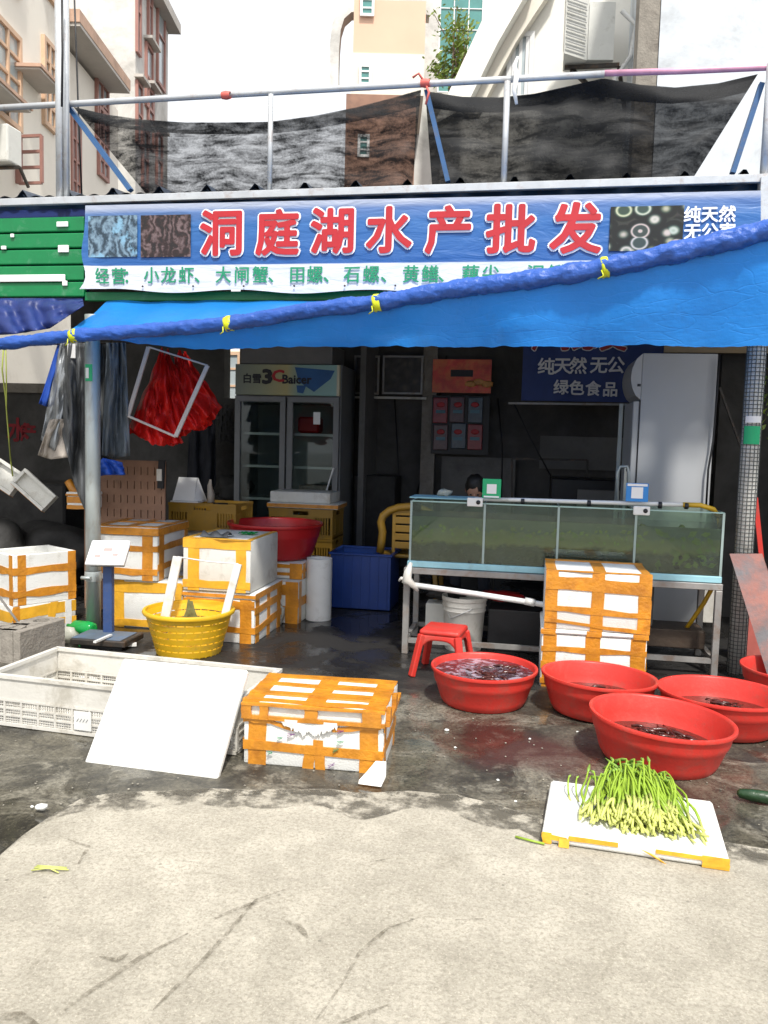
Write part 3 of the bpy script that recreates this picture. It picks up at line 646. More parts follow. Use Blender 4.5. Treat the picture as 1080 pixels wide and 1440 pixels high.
# ribbons
for i, (px, py, l) in enumerate(((598, 117, 12), (633, 131, 0), (318, 134, 0))):
    if i == 1: continue
    mb = MB(); p = P(px, py, 5.43); mb.lathe([(.024, -.03), (.03, 0), (.024, .03)], n=8)
    for v in mb.b.verts: v.co = Vector((v.co.z, v.co.x, v.co.y)) + p
    if l: mb.tube([p, p + Vector((.03, -.03, -.07)), p + Vector((.01, -.02, -.14))], .008, 5); mb.tube([p, p + Vector((-.04, -.03, .05)), p + Vector((-.08, -.02, .03))], .008, 5)
    single('ribbon', mb, M['ribbon'], 'faded red ribbon knotted on top rail above the net gap' if l else 'small red thread tied on the left half of the top rail', 'ribbon')
mb = MB(); p = P(727, 108, 5.43)
mb.tube([p + Vector((0, 0, .12)), p + Vector((-.02, -.01, .06)), p + Vector((.0, -.03, 0)), p + Vector((-.015, -.02, -.09)), p + Vector((.005, -.01, -.17))], [.008, .014, .02, .016, .01], 6)
single('white_rag', mb, M['paper'], 'white rag strip knotted over the railing above the net', 'rag')
# shade nets
def net(label, top, bot, nx, name='shade_net', mat='net'):
    def ev(pts, t):
        t *= (len(pts) - 1); i = min(int(t), len(pts) - 2); k = t - i; a, b = pts[i], pts[i + 1]; k = k
        return (a[0] + (b[0] - a[0]) * k, a[1] + (b[1] - a[1]) * k)
    mb = MB()
    def fn(u, v):
        a, b = ev(top, u), ev(bot, u); x = a[0] + (b[0] - a[0]) * v; y = a[1] + (b[1] - a[1]) * v
        yy = 5.62 + .07 * math.sin(u * 23 + v * 4) * v + .03 * math.sin(u * 9 - v * 16) + .03 * noise.noise(Vector((u * 9, v * 4, 1)))
        return P(x, y, yy)
    mb.grid(fn, nx, 12)
    mb.grid(lambda u, v: fn(u, v * .16) + Vector((0, .01, 0)), nx, 1)
    return single(name, mb, M[mat], label, 'net', group='black shade nets strung under the rail')
net('left black shade net sagging low between the left post and the centre', [(103, 150), (150, 161), (200, 168), (260, 172), (320, 172), (380, 171), (440, 163), (500, 151), (550, 138), (592, 126)],
    [(205, 272), (240, 272), (280, 272), (320, 272), (370, 272), (420, 270), (470, 270), (510, 268), (566, 268), (580, 262)], 80)
mb_ = net('right black shade net draped from the centre ribbons to the right post', [(598, 128), (650, 136), (700, 137), (750, 132), (800, 121), (848, 110), (900, 119), (950, 123), (1010, 117), (1066, 104)],
    [(608, 268), (650, 268), (700, 266), (740, 266), (790, 265), (830, 265), (870, 264), (910, 262), (945, 262), (970, 258)], 80, mat='netd')

# cables
mb = MB(); mb.tube([P(87, -20, 5.3), P(88, 70, 5.3), P(87, 150, 5.3)], .008, 5); mb.tube([P(104, -20, 6), P(107, 60, 6), P(110, 150, 6), P(115, 275, 6)], .007, 5)
single('black_cable', mb, M['black'], 'black cables hanging down beside the tall left post', 'cable')

# banner
bo = Vector((-1, 5.3, 2.4))
bn = thing('shop_banner', 'long blue and white printed shop banner with red Chinese characters', 'banner', bo)
yB = 5.33
TLp, TRp = P(120, 289, yB), P(1070, 268, yB); BLp, BRp = P(116, 408, yB), P(1070, 402, yB)
def bfn(u, v):
    a = TLp.lerp(TRp, u); b = BLp.lerp(BRp, u)
    b = b + Z * (-.02 * math.sin(u * math.pi) + .012 * math.sin(u * 31))
    p = b.lerp(a, v); cur = max(0, 1 - u / .035)
    p.y += .0025 * math.sin(u * 60 + v * 5) * (1 - v) + .003 * noise.noise(Vector((u * 20, v * 3, 0))) - .04 * cur * (1 - v) ** 2
    p.x += .05 * cur * (1 - v) ** 2 * math.sin(v * 9)
    return p
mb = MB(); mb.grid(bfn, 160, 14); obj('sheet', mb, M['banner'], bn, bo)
yT = yB - .0075
for ch, x0, x1, yc in (('洞', 279, 346, 331), ('庭', 357, 424, 331), ('湖', 434, 503, 328), ('水', 512, 582, 327), ('产', 595, 668, 327), ('批', 680, 757, 326), ('发', 770, 850, 325)):
    a = P(x0, yc, yT); b = P(x1, yc, yT); s_ = (b.x - a.x) * .95; c = (a + b) / 2 - Vector((0, 0, .008))
    text(ch, s_ * .98, M['txwhite'], c, bn, bold=.021, off=bo)
    text(ch, s_ * .98, M['txred'], c - Vector((0, .0075, 0)), bn, bold=.0095, off=bo)
green = '经营：小龙虾、大闸蟹、田螺、石螺、黄鳝、藕尖、泥鳅'
cells = [(143, '经'), (167, '营'), (184, '：'), (213, '小'), (237, '龙'), (262, '虾'), (284, '、'), (314, '大'), (340, '闸'), (366, '蟹'), (388, '、'), (418, '田'), (443, '螺'), (466, '、'), (495, '石'), (522, '螺'), (547, '、'), (578, '黄'), (605, '鳝'), (628, '、'), (662, '藕'), (690, '尖'), (716, '、'), (753, '泥'), (783, '鳅')]
for px, ch in cells:
    yc = 389 if px > 190 else 390
    text(ch, .115, M['txgreen'], P(px, yc - (px - 140) * .004, yT), bn, bold=.0019, off=bo)
for s_, x, y in (('纯天然', 998, 303), ('无公害', 998, 327)):
    text(s_, .10, M['txwhite'], P(x, y, yT), bn, bold=.003, off=bo)
def shrimp_mat(name, c0, c1, c2, sc, back):
    mt = bpy.data.materials.new(name); mt.use_nodes = True; nt = mt.node_tree; bs = nt.nodes['Principled BSDF']; tc = nn(nt, 'ShaderNodeTexCoord')
    wv = nn(nt, 'ShaderNodeTexWave'); wv.inputs['Scale'].default_value = sc; wv.inputs['Distortion'].default_value = 14; wv.inputs['Detail'].default_value = 4; wv.inputs['Detail Scale'].default_value = 1.6
    nt.links.new(tc.outputs['Object'], wv.inputs[0]); a = ramp(nt, mixc(nt, .75, wv.outputs[1], ntex(nt, tc.outputs['Object'], 16, 8, .72, 1.6)), [(.38, c0), (.5, c1), (.68, c2)])
    b = mixc(nt, ramp(nt, ntex(nt, tc.outputs['Object'], 6.5, 5, .6), [(.36, 0.), (.42, 1.)]), back, a)
    sp = ramp(nt, ntex(nt, tc.outputs['Object'], 55, 4, .8), [(.6, 0.), (.7, .7)]); nt.links.new(mixc(nt, sp, b, c2), bs.inputs['Base Color']); bs.inputs['Roughness'].default_value = .45; return mt
def snail_mat():
    mt = bpy.data.materials.new('snail_photo'); mt.use_nodes = True; nt = mt.node_tree; bs = nt.nodes['Principled BSDF']; tc = nn(nt, 'ShaderNodeTexCoord')
    mp = nn(nt, 'ShaderNodeMapping'); mp.inputs['Scale'].default_value = (1, 0, 1.25); mp.inputs['Rotation'].default_value = (0, .5, 0); nt.links.new(tc.outputs['Object'], mp.inputs[0])
    v = nn(nt, 'ShaderNodeTexVoronoi'); v.inputs['Scale'].default_value = 8.5; v.inputs['Randomness'].default_value = .8; nt.links.new(mp.outputs[0], v.inputs['Vector'])
    m1 = nn(nt, 'ShaderNodeMath', operation='MULTIPLY_ADD'); nt.links.new(v.outputs['Distance'], m1.inputs[0]); m1.inputs[1].default_value = 17; nt.links.new(ntex(nt, tc.outputs['Object'], 9), m1.inputs[2])
    m2 = nn(nt, 'ShaderNodeMath', operation='SINE'); nt.links.new(m1.outputs[0], m2.inputs[0])
    a = ramp(nt, m2.outputs[0], [(0, (.03, .05, .04)), (.5, (.12, .16, .12)), (.8, (.26, .27, .2)), (1, (.5, .46, .38))])
    h = mixc(nt, .12, a, v.outputs['Color'], 'OVERLAY')
    e = ramp(nt, v.outputs['Distance'], [(.42, 1.), (.58, .05)]); nt.links.new(mixc(nt, 1., h, e, 'MULTIPLY'), bs.inputs['Base Color']); bs.inputs['Roughness'].default_value = .45; return mt
pics = [((124, 304), (193, 361), shrimp_mat('shrimp_photo_blue', (.02, .04, .06), (.08, .13, .18), (.2, .3, .38), 4.5, (.2, .38, .52)), 'printed photo of grey shrimps'),
        ((198, 303), (268, 361), shrimp_mat('crayfish_photo_dark', (.012, .008, .008), (.035, .015, .014), (.16, .11, .11), 5.5, (.02, .008, .008)), 'printed photo of dark crayfish'),
        ((859, 291), (959, 352), snail_mat(), 'printed photo of river snails')]
for (a, b, mt, lb) in pics:
    p, q = P(*a, yT), P(*b, yT); mb = MB(); mb.box(p.x, q.x, yT - .001, yT + .001, q.z, p.z); obj('printed_photo', mb, mt, bn, bo, lb)
    if a[0] == 859:
        mb = MB(); 
        for k in range(4): 
            pass
mb = MB()
for i in range(14):
    p = P(130 + i * 71, 404, yT); mb.lathe([(.007, 0), (.007, .003), (0, .003)], n=8)
    for v in list(mb.b.verts)[-17:]: v.co = Vector((v.co.x, -v.co.z, v.co.y)) + Vector((p.x, yT - .004, P(130 + i * 71, 403 - i * .2, yT).z))
obj('eyelet', mb, M['iron'], bn, bo, kind='stuff')
mb = MB(); p = P(1075, 270, 5.33); mb.box(p.x - .02, p.x + .10, 5.34, 5.42, 2.4, 3.03); single('end_post', mb, M['rail'], 'pale steel post closing the right end of the banner', 'post')

# green ribbed panels, left
go = P(55, 418, 5.4); gp = thing('green_cladding', 'green ribbed metal panel on the left beside the banner', 'panel', go)
for k in range(5):
    y0, y1 = 304 + k * 23, 326 + k * 23
    a, b = P(-80, y0 + 2, 5.42), P(119, y0, 5.42); c = P(119, y1, 5.42)
    mb = MB(); hh = b.z - c.z
    mb.obox(((a.x + b.x) / 2, 5.43, b.z - hh / 2), (1, 0, 0), (0, 1, 0), Z, (b.x - a.x) / 2, .022, hh / 2 - .003, .008, 2); obj('slat', mb, M['green'], gp, go)
mb = MB(); a, b = P(-80, 294, 5.44), P(119, 292, 5.44); mb.box(a.x, b.x, 5.46, 5.50, b.z - .62, b.z + .0); obj('backing', mb, M['navy'], gp, go)
for (x0, x1, y0, y1) in ((-20, 92, 387, 396), (80, 96, 312, 319), (82, 97, 345, 355), (15, 20, 329, 334), (2, 9, 346, 351), (88, 95, 395, 402)):
    mb = MB(); a, b = P(x0, y0, 5.40), P(x1, y1, 5.40); mb.box(a.x, b.x, 5.392, 5.404, b.z, a.z, .003); obj('tape_scrap', mb, M['paper'], gp, go)
mb = MB(); a, b = P(119, 416, 5.42), P(1140, 410, 5.42); mb.box(a.x, 2.0, 5.42, 5.47, b.z - .04, b.z + .02, .004); single('green_beam', mb, M['green'], 'thin green beam running under the shop banner', 'beam')
mb = MB(); a = P(-90, 484, 5.5); mb.box(-9, 2, 5.50, 5.56, 2.98, 3.04); mb.box(-9, 2, 8.8, 8.86, 3.3, 3.37); single('roof_beam', mb, M['bluesteel'], 'steel beam carrying the front edge of the corrugated roof', 'beam')

# navy tarpaulin bunch under green panel
def sheet(label, cat, name, mat, pts_top, pts_bot, y, nx, nz, fold, nf, yb=None, group=None, thick=.004, seed=0):
    def ev(pts, t):
        t *= (len(pts) - 1); i = min(int(t), len(pts) - 2); k = t - i; a, b = pts[i], pts[i + 1]
        return (a[0] + (b[0] - a[0]) * k, a[1] + (b[1] - a[1]) * k)
    mb = MB(); yb = y if yb is None else yb
    def fn(u, v):
        a, b = ev(pts_top, u), ev(pts_bot, u); x = a[0] + (b[0] - a[0]) * v; yy = a[1] + (b[1] - a[1]) * v
        w_ = math.sin(u * nf * 6.28 + 1.3 * math.sin(v * 3 + seed) + seed); w_ = math.copysign(abs(w_) ** .7, w_)
        return P(x, yy, y + (yb - y) * v + fold * w_ * (.4 + .6 * v) + fold * .9 * noise.noise(Vector((u * 7, v * 5, seed))))
    mb.grid(fn, nx, nz)
    o = single(name, mb, mat, label, cat, group=group)
    sm = o.modifiers.new('thickness', 'SOLIDIFY'); sm.thickness = thick; return o
sheet('crumpled navy tarpaulin bunched beneath the green panel', 'tarpaulin', 'navy_tarpaulin', M['navy'], [(-60, 420), (30, 420), (116, 420)], [(-60, 474), (20, 470), (70, 462), (118, 430)], 5.2, 60, 12, .06, 5, 4.95)

# big blue awning tarpaulin
roll = [(-120, 498), (-50, 490), (0, 484), (60, 477), (105, 472), (160, 468), (215, 464), (270, 460), (322, 455), (375, 447), (430, 437), (480, 431), (530, 426), (585, 416), (640, 406), (690, 400), (740, 394), (795, 386), (850, 376), (900, 366), (940, 357), (990, 346), (1040, 334), (1080, 323), (1140, 308), (1200, 292)]
YR = 4.5
def yroll(px): return 4.72 - .62 * max(-.1, min(1.1, px / 1080))
rp = [P(x, y, yroll(x)) for x, y in roll]
fine = []
for a, b in zip(rp, rp[1:]):
    for i in range(14): fine.append(a.lerp(b, i / 14))
fine.append(rp[-1])
ao = Vector((-1, YR, 1.9)); aw = thing('blue_awning', 'bright blue tarpaulin awning with rolled front edge over the shop front', 'awning', ao)
mb = MB(); L = len(fine)
def rr(i, k): 
    p = fine[i]; a = k / 28 * 6.283
    q = a * 2.0 + p.x * 26
    return 1 + .09 * math.sin(q) * (0.6 + noise.noise(p * 3)) + .12 * noise.noise(Vector((p.x * 22, math.cos(a) * 1.2 + p.x * 6, math.sin(a) * 1.2))) + .16 * noise.noise(Vector((p.x * 45 + a, a * 2.2, 2)))
mb.tube(fine, [.036 + .013 * min(1, i / L * 1.2) + .002 * math.sin(i * .45) for i in range(L)], 28, fn=rr); obj('rolled_edge', mb, M['tarproll'], aw, ao)
def lerp_list(pts, x):
    for a, b in zip(pts, pts[1:]):
        if a[0] <= x <= b[0]: return a[1] + (b[1] - a[1]) * (x - a[0]) / (b[0] - a[0])
    return pts[-1][1] if x > pts[-1][0] else pts[0][1]
# top sheet from building to roll
xs0, xs1 = -3.0, 1.7
def topfn(u, v):
    xb = P(150, 423, 5.41).x + (2.0 - P(150, 423, 5.41).x) * u
    xl_ = P(78, 475, yroll(78)).x; xf = xl_ + (rp[-1].x - xl_) * u
    zf = lerp_list([(p.x, p.z) for p in rp], xf)
    back = Vector((xb, 5.41, P(300, 423, 5.41).z)); front = Vector((xf, lerp_list([(p.x, p.y) for p in rp], xf), zf + .01))
    p = back.lerp(front, v); p.z += -.05 * math.sin(math.pi * v) * (.6 + .4 * math.sin(u * 17)) + .012 * noise.noise(Vector((u * 22, v * 3, 0)))
    return p
mb = MB(); mb.grid(topfn, 120, 14); obj('top_sheet', mb, M['tarp'], aw, ao)
bot = [(150, 474), (175, 480), (215, 485), (255, 490), (300, 492), (345, 489), (430, 488), (500, 487), (600, 488), (700, 487), (800, 488), (900, 485), (960, 487), (1020, 488), (1080, 486), (1200, 490)]
def flapfn(u, v):
    px = 150 + 1050 * u; a = P(px, lerp_list(roll, px), yroll(px)); b = P(px, lerp_list(bot, px) + 1.2 * noise.noise(Vector((px * .06, 0, 0))) * 2, yroll(px) + .10)
    p = a.lerp(b, v); p.y += .02 * math.sin(u * 40 + v) * v + .03 * noise.noise(Vector((u * 12, v * 2, 3))) * v; return p
mb = MB(); mb.grid(flapfn, 200, 10); fl = obj('hanging_flap', mb, M['tarp'], aw, ao)
for px in (105, 322, 530, 850):
    y_ = lerp_list(roll, px); a, b = P(px - 5, y_ + 1, yroll(px)), P(px + 5, y_ - 1, yroll(px)); rad = .036 + px / 1080 * .012
    mb = MB(); mb.tube([a, a.lerp(b, .3), a.lerp(b, .6), b], [rad * 1.08, rad * 1.13, rad * 1.1, rad * 1.15], 14, fn=lambda i, k: 1 + .05 * math.sin(k * 5 + i * 2)); mb.tube([a + Vector((0, -rad, -.02)), a + Vector((.01, -rad - .02, -.05)), a + Vector((-.015, -rad, -.06))], .0035, 5)
    obj('tie', mb, M['lime'], aw, ao)

# posts
def post(label, a, b, r, mat, name='steel_post'):
    o = thing(name, label, 'post', Vector((a.x, a.y, 0)))
    mb = MB(); mb.tube([a, a.lerp(b, .5), b], r, 20); obj('shaft', mb, mat, o, o.location.copy()); return o
a = G(131, 890); pl = post('left grey round steel post with green sticker beside the scale', Vector((a.x, 5.22, 0)), Vector((a.x, 5.22, 2.2)), .051, M['galv'])
mb = MB(); z1 = P(136, 512, 5.16).z; z0 = P(136, 536, 5.16).z
mb.grid(lambda u, v: Vector((a.x + .053 * math.sin(-.6 + 1.1 * u), 5.22 - .053 * math.cos(-.6 + 1.1 * u), z0 + (z1 - z0) * v)), 8, 1); stk = obj('sticker', mb, M['qgreen'], pl, pl.location.copy())
mb = MB(); mb.grid(lambda u, v: Vector((a.x + .0545 * math.sin(-.45 + .5 * u), 5.22 - .0545 * math.cos(-.45 + .5 * u), z0 + .02 + (z1 - z0 - .045) * v)), 6, 1); obj('label', mb, M['paper'], stk, pl.location.copy())
mb = MB(); mb.tube([(a.x - .05, 5.15, .40), (a.x + .02, 5.15, .40)], .012, 8); mb.lathe([(.056, .37), (.058, .38), (.058, .43), (.056, .44)], (a.x, 5.22, 0), 18); obj('clamp', mb, M['galv'], pl, pl.location.copy())
A = Vector((1.34, 5.4, 0)); B = P(1064, 495, 5.35); B = A + (B - A) * 1.35
pr = post('right post wrapped in white netted sleeve beside the rusty board', A, B, .053, pm('netted_sleeve', (.5, .5, .47), .5, .12, 8, .2, 60, dirt=((.2, .17, .13), .4, 8)))
mb = MB(); dax = (B - A)
for k in range(14):
    an = k / 14 * 6.283; mb.tube([A + Vector((.0555 * math.cos(an), .0555 * math.sin(an), 0)), B + Vector((.0555 * math.cos(an), .0555 * math.sin(an), 0))], .0022, 4)
for k in range(110):
    c = A + dax * ((k + .5) / 110); ring = [c + Vector((.0558 * math.cos(t / 16 * 6.283), .0558 * math.sin(t / 16 * 6.283), 0)) for t in range(17)]; mb.tube(ring, .0022, 4, cap=False)
obj('netting', mb, pm('grey_net_cord', (.1, .11, .11), .6, .1, 5, 0), pr, pr.location.copy())
c0 = P(1056, 612, 5.35); mb = MB(); k_ = (c0.z - .06) / B.z; 
def stk2(z, r): cc = A + dax * (z / B.z); return cc
mb.grid(lambda u, v: stk2(c0.z - .055 + .11 * v, 0) + Vector((.06 * math.sin(-1 + 1.7 * u), -.06 * math.cos(-1 + 1.7 * u), 0)), 8, 1); obj('sticker', mb, M['qgreen'], pr, pr.location.copy())
mb = MB(); mb.grid(lambda u, v: stk2(c0.z - .055 + .13 + .04 * v, 0) + Vector((.061 * math.sin(-.9 + 1.6 * u), -.061 * math.cos(-.9 + 1.6 * u), 0)), 8, 1); obj('sticker', mb, M['paper'], pr, pr.location.copy())

# ================================================================== FOAM BOXES
def strip(par, face, q, mat, w_, d_, z0, h_, lift):
    """tape strip on a face of a box (front F / right R / left L / top T); q = 4 uv corners in 0..1"""
    def pt(u, v, e):
        if face == 'F': return Vector(((u - .5) * w_, -e, z0 + v * h_))
        if face == 'B': return Vector(((u - .5) * w_, d_ + e, z0 + v * h_))
        if face == 'R': return Vector((w_ / 2 + e, u * d_, z0 + v * h_))
        if face == 'L': return Vector((-w_ / 2 - e, (1 - u) * d_, z0 + v * h_))
        return Vector(((u - .5) * w_, v * d_, z0 + h_ + e))
    mb = MB(); n_ = 5; jit = [[random.uniform(-.02, .02) if 0 < i < n_ else 0 for i in range(n_ + 1)] for j in (0, 1)]
    def at_(i, j, e):
        (a, b, c, d) = q; u = i / n_
        t0 = (a[0] + (b[0] - a[0]) * u, a[1] + (b[1] - a[1]) * u); t1 = (d[0] + (c[0] - d[0]) * u, d[1] + (c[1] - d[1]) * u)
        wob = .010 * math.sin(u * 9 + q[0][0] * 20) * (1 if 0 < i < n_ else 0)
        return pt(t0[0] + (t1[0] - t0[0]) * j + wob * .3, t0[1] + (t1[1] - t0[1]) * j + wob * (1 - 2 * j) * .5 + jit[j][i], e + .0008 * abs(jit[j][i]) / .02)
    top = [[mb.b.verts.new(at_(i, j, lift)) for i in range(n_ + 1)] for j in (0, 1)]
    low = [[mb.b.verts.new(at_(i, j, .0003)) for i in range(n_ + 1)] for j in (0, 1)]
    for i in range(n_):
        mb.b.faces.new((top[0][i], top[0][i + 1], top[1][i + 1], top[1][i]))
        mb.b.faces.new((low[0][i], low[0][i + 1], top[0][i + 1], top[0][i])); mb.b.faces.new((top[1][i], top[1][i + 1], low[1][i + 1], low[1][i]))
    mb.b.faces.new((low[0][0], top[0][0], top[1][0], low[1][0])); mb.b.faces.new((top[0][-1], low[0][-1], low[1][-1], top[1][-1]))
    return obj('tape', mb, mat, par)
def V(u, wd, tilt=0, lo=0., hi=1.): return [(u - wd / 2, lo), (u - wd / 2 + tilt, hi), (u + wd / 2 + tilt, hi), (u + wd / 2, lo)]
def Hh(v, ht, tilt=0, lo=0., hi=1.): return [(lo, v - ht / 2), (hi, v - ht / 2 + tilt), (hi, v + ht / 2 + tilt), (lo, v + ht / 2)]
def foam_box(label, loc, rz, w_, d_, h_, lid_h=0, open_=False, tapes=(), mat='foam', tmat='tape', group='taped foam boxes', name='foam_box'):
    t = thing(name, label, 'foam box', loc, rz, group)
    hb = h_ - lid_h; mb = MB()
    if open_:
        th = .028
        mb.box(-w_ / 2, w_ / 2, 0, d_, 0, .03, 0); mb.box(-w_ / 2, w_ / 2, 0, th, .03, h_, .004); mb.box(-w_ / 2, w_ / 2, d_ - th, d_, .03, h_, .004)
        mb.box(-w_ / 2, -w_ / 2 + th, th, d_ - th, .03, h_, .004); mb.box(w_ / 2 - th, w_ / 2, th, d_ - th, .03, h_, .004)
    else: mb.box(-w_ / 2, w_ / 2, 0, d_, 0, hb, .009, 2)
    obj('body', mb, M[mat], t, smooth=40)
    k = 0; cnt = {}
    if lid_h:
        mb = MB(); mb.box(-w_ / 2 - .006, w_ / 2 + .006, -.006, d_ + .006, hb + .002, h_, .010, 2); lid = obj('lid', mb, M[mat], t, smooth=40)
    for tp in tapes:
        face, q = tp[0], tp[1]; mt = M[tp[2]] if len(tp) > 2 else M[tmat]
        base = .0016 + .0011 * cnt.get(face[0], 0); cnt[face[0]] = cnt.get(face[0], 0) + 1
        if face[0] == 'l':      # tape on the lid
            par_ = lid; z_, hh_ = hb, lid_h
            f2 = face[1]; strip(par_, f2, q, mt, w_ + .012, d_, z_, hh_, base + (.0062 if f2 == 'F' else .0002))
        elif face == 'T': strip(t, 'T', q, mt, w_, d_, 0, h_, base)
        else: strip(t, face, q, mt, w_, d_, 0, hb, base)
    return t
def gx(px, py, y): return P(px, py, y).x

# front box with lid, heavily taped
A = G(342, 1073); B = G(538, 1089); wA = (B - A).length; rzA = math.atan2(B.y - A.y, B.x - A.x); mid = (A + B) / 2
foam_box('large foam box covered in orange tape in front, right of the leaning white lid', mid, rzA, wA, .42, .275, .07, tapes=[
    ('F', V(.10, .13)), ('F', V(.90, .13)), ('F', V(.47, .08, .02, 0, .5)), ('F', V(.56, .07, -.02, 0, .62)), ('F', Hh(.42, .2, -.04)), ('F', [(.12, .98), (.36, .78), (.37, .88), (.16, 1.0)]), ('F', [(.64, .82), (.98, .94), (.98, 1.), (.64, .92)]), ('F', Hh(.95, .08, 0, 0, .2)),
    ('R', V(.12, .14)), ('R', V(.86, .12)), ('R', Hh(.45, .2)), ('R', Hh(.93, .12)),
    ('L', V(.12, .14)), ('L', Hh(.45, .2)),
    ('lT', V(.5, .14, .0)), ('lT', V(.06, .12)), ('lT', V(.93, .13)), ('lT', Hh(.93, .14)), ('lT', Hh(.62, .06, -.06)), ('lT', Hh(.62, .06, .04)), ('lT', Hh(.28, .10, .05)), ('lT', Hh(.27, .06, -.06)), ('lT', Hh(.035, .07)),
    ('lF', Hh(.1, .24)), ('lF', V(.49, .09)), ('lF', V(.035, .07)), ('lF', V(.16, .06)), ('lF', V(.91, .13)), ('lF', Hh(.92, .15)), ('lR', Hh(.15, .3)), ('lR', V(.08, .12)), ('lR', V(.55, .12))])
# torn white foam sheet over the front + green scribbles
mb = MB(); par = bpy.data.objects['foam_box']
mb.grid(lambda u, v: Vector(((.28 + .40 * u - .5) * wA, -.016 - .004 * math.sin(u * 9), .213 - (.015 + .045 * math.sin(u * 3.1) + .022 * noise.noise(Vector((u * 9, 0, 3))) + .02 * noise.noise(Vector((u * 30, 0, 1)))) * v)), 60, 3)
obj('torn_foam', mb, M['foam'], par)
for (u, v, r2, mt) in ((.27, .62, .012, 'txgreen'), (.35, .70, .016, 'violet'), (.7, .62, .014, 'txgreen'), (.67, .45, .012, 'txgreen'), (.2, .28, .01, 'txgreen'), (.64, .12, .014, 'violet'), (.7, .85, .014, 'violet')):
    if mt == 'violet' and 'violet' not in M: M['violet'] = pm('violet_print', (.16, .02, .2), .5)
    mb = MB(); c = Vector(((u - .5) * wA, -.0145, v * .205)); a_ = rnd(.5, 1.2)
    for k in range(3): mb.bar(c + Vector((-r2, 0, -r2 * a_ + k * .008)), c + Vector((r2, -.0004 * k, r2 * a_ * rnd(.3, 1))), .004, .001)
    obj('printed_mark', mb, M[mt], par)

# left open-topped box on a yellow-taped one
A = P(22, 852, 5.22)
CD = G(19, 853, .2); ED = G(107, 841, .2); wD = (ED - CD).length; rD = math.atan2(ED.y - CD.y, ED.x - CD.x)
foam_box('open foam box with two orange tape bands at far left, stacked on yellow box', (CD + ED) / 2, rD, wD, .40, .35, 0, True, [('F', V(.13, .13)), ('F', V(.93, .13)), ('F', Hh(.68, .15)), ('F', Hh(.22, .14)), ('L', V(.92, .14)), ('L', V(.1, .14)), ('L', Hh(.68, .15)), ('L', Hh(.22, .14)), ('R', V(.1, .14)), ('R', Hh(.68, .15))], 'foam')
foam_box('low foam box wrapped in shiny yellow tape under the open far left box', Vector(((CD.x + ED.x) / 2, (CD.y + ED.y) / 2 - .01, 0)), rD, wD * 1.02, .44, .197, 0, False, [('F', Hh(.72, .4, .05), 'tapey'), ('F', Hh(.3, .25, -.05), 'tapey'), ('F', V(.55, .12, .1), 'tapey'), ('F', V(.06, .1), 'tape'), ('F', V(.87, .1), 'foam'), ('L', Hh(.6, .4), 'tapey')], 'foamd', 'tapey')
# F stack (behind the scale)
x0 = gx(166, 880, 5.5); x1 = x0 + .52
foam_box('lower foam box framed in yellow tape, behind the blue scale post', Vector(((x0 + x1) / 2, 5.45, 0)), 0, .52, .5, .345, 0, False, [('F', V(.07, .15), 'tapey'), ('F', V(.95, .1), 'tapey'), ('F', Hh(.86, .22), 'tapey'), ('F', Hh(.09, .15), 'tapey'), ('R', V(.1, .15)), ('R', Hh(.86, .2)), ('T', Hh(.5, .2))], 'foam', 'tapey')
x0 = gx(150, 800, 5.5); x1 = gx(226, 800, 5.48)
foam_box('upper foam box with thick orange rimmed lid, behind the scale display', Vector(((x0 + x1) / 2 - .02, 5.42, .35)), R(3), .47, .60, .385, .06, False, [('F', V(.84, .17)), ('F', V(.03, .06)), ('F', Hh(.72, .13)), ('F', Hh(.2, .14)), ('R', V(.12, .15)), ('R', V(.93, .12)), ('R', Hh(.72, .16)), ('R', Hh(.3, .15)), ('lF', Hh(.5, .86)), ('lR', Hh(.5, .86)), ('lT', V(.5, .12)), ('lT', V(.95, .09)), ('lT', Hh(.06, .10)), ('lT', Hh(.55, .08)), ('lT', V(.05, .09))], 'foam')
# G stack
x0 = gx(257, 830, 5.2); x1 = gx(352, 830, 5.2)
foam_box('lower taped foam box directly behind the yellow basket', Vector(((x0 + x1) / 2 + .01, 5.22, 0)), 0, (x1 - x0) * 1.06, .60, .345, .045, False, [('F', V(.1, .12)), ('F', V(.88, .16)), ('F', Hh(.88, .2)), ('F', Hh(.3, .15)), ('R', V(.1, .13)), ('R', V(.5, .11)), ('R', V(.9, .13)), ('R', Hh(.75, .16)), ('R', Hh(.3, .16, .06)), ('lF', Hh(.5, .5)), ('lR', Hh(.5, .9))], 'foam')
foam_box('upper foam box with grey rag on top, above the yellow basket', Vector(((x0 + x1) / 2, 5.20, .352)), 0, x1 - x0, .60, .355, 0, False, [('F', V(.16, .17), 'tapey'), ('F', V(.86, .15), 'tapey'), ('F', Hh(.91, .17), 'tapey'), ('F', Hh(.13, .15), 'tapey'), ('T', Hh(.04, .10), 'tapey'), ('T', V(.04, .08), 'tapey'), ('T', V(.95, .07), 'tapey')], 'foamd', 'tapey')
zt = .707; xm = (x0 + x1) / 2
mb = MB(); mb.grid(lambda u, v: Vector((xm - .15 + .2 * u, 5.26 + .14 * v, zt + .008 + .035 * abs(math.sin(u * 7 + v * 3)) * math.sin(math.pi * min(1, max(0, v))) )), 20, 10)
single('grey_rag', mb, M['greycl'], 'grey rag lying on the upper foam box above the basket', 'rag')
mb = MB(); mb.grid(lambda u, v: Vector((xm + .04 + .12 * u, 5.5 + .1 * v, zt + .006 + .012 * abs(math.sin(u * 9 + v * 6)))), 12, 6)
single('green_scrap', mb, M['bottleg'], 'small green plastic scrap on the upper foam box', 'scrap')
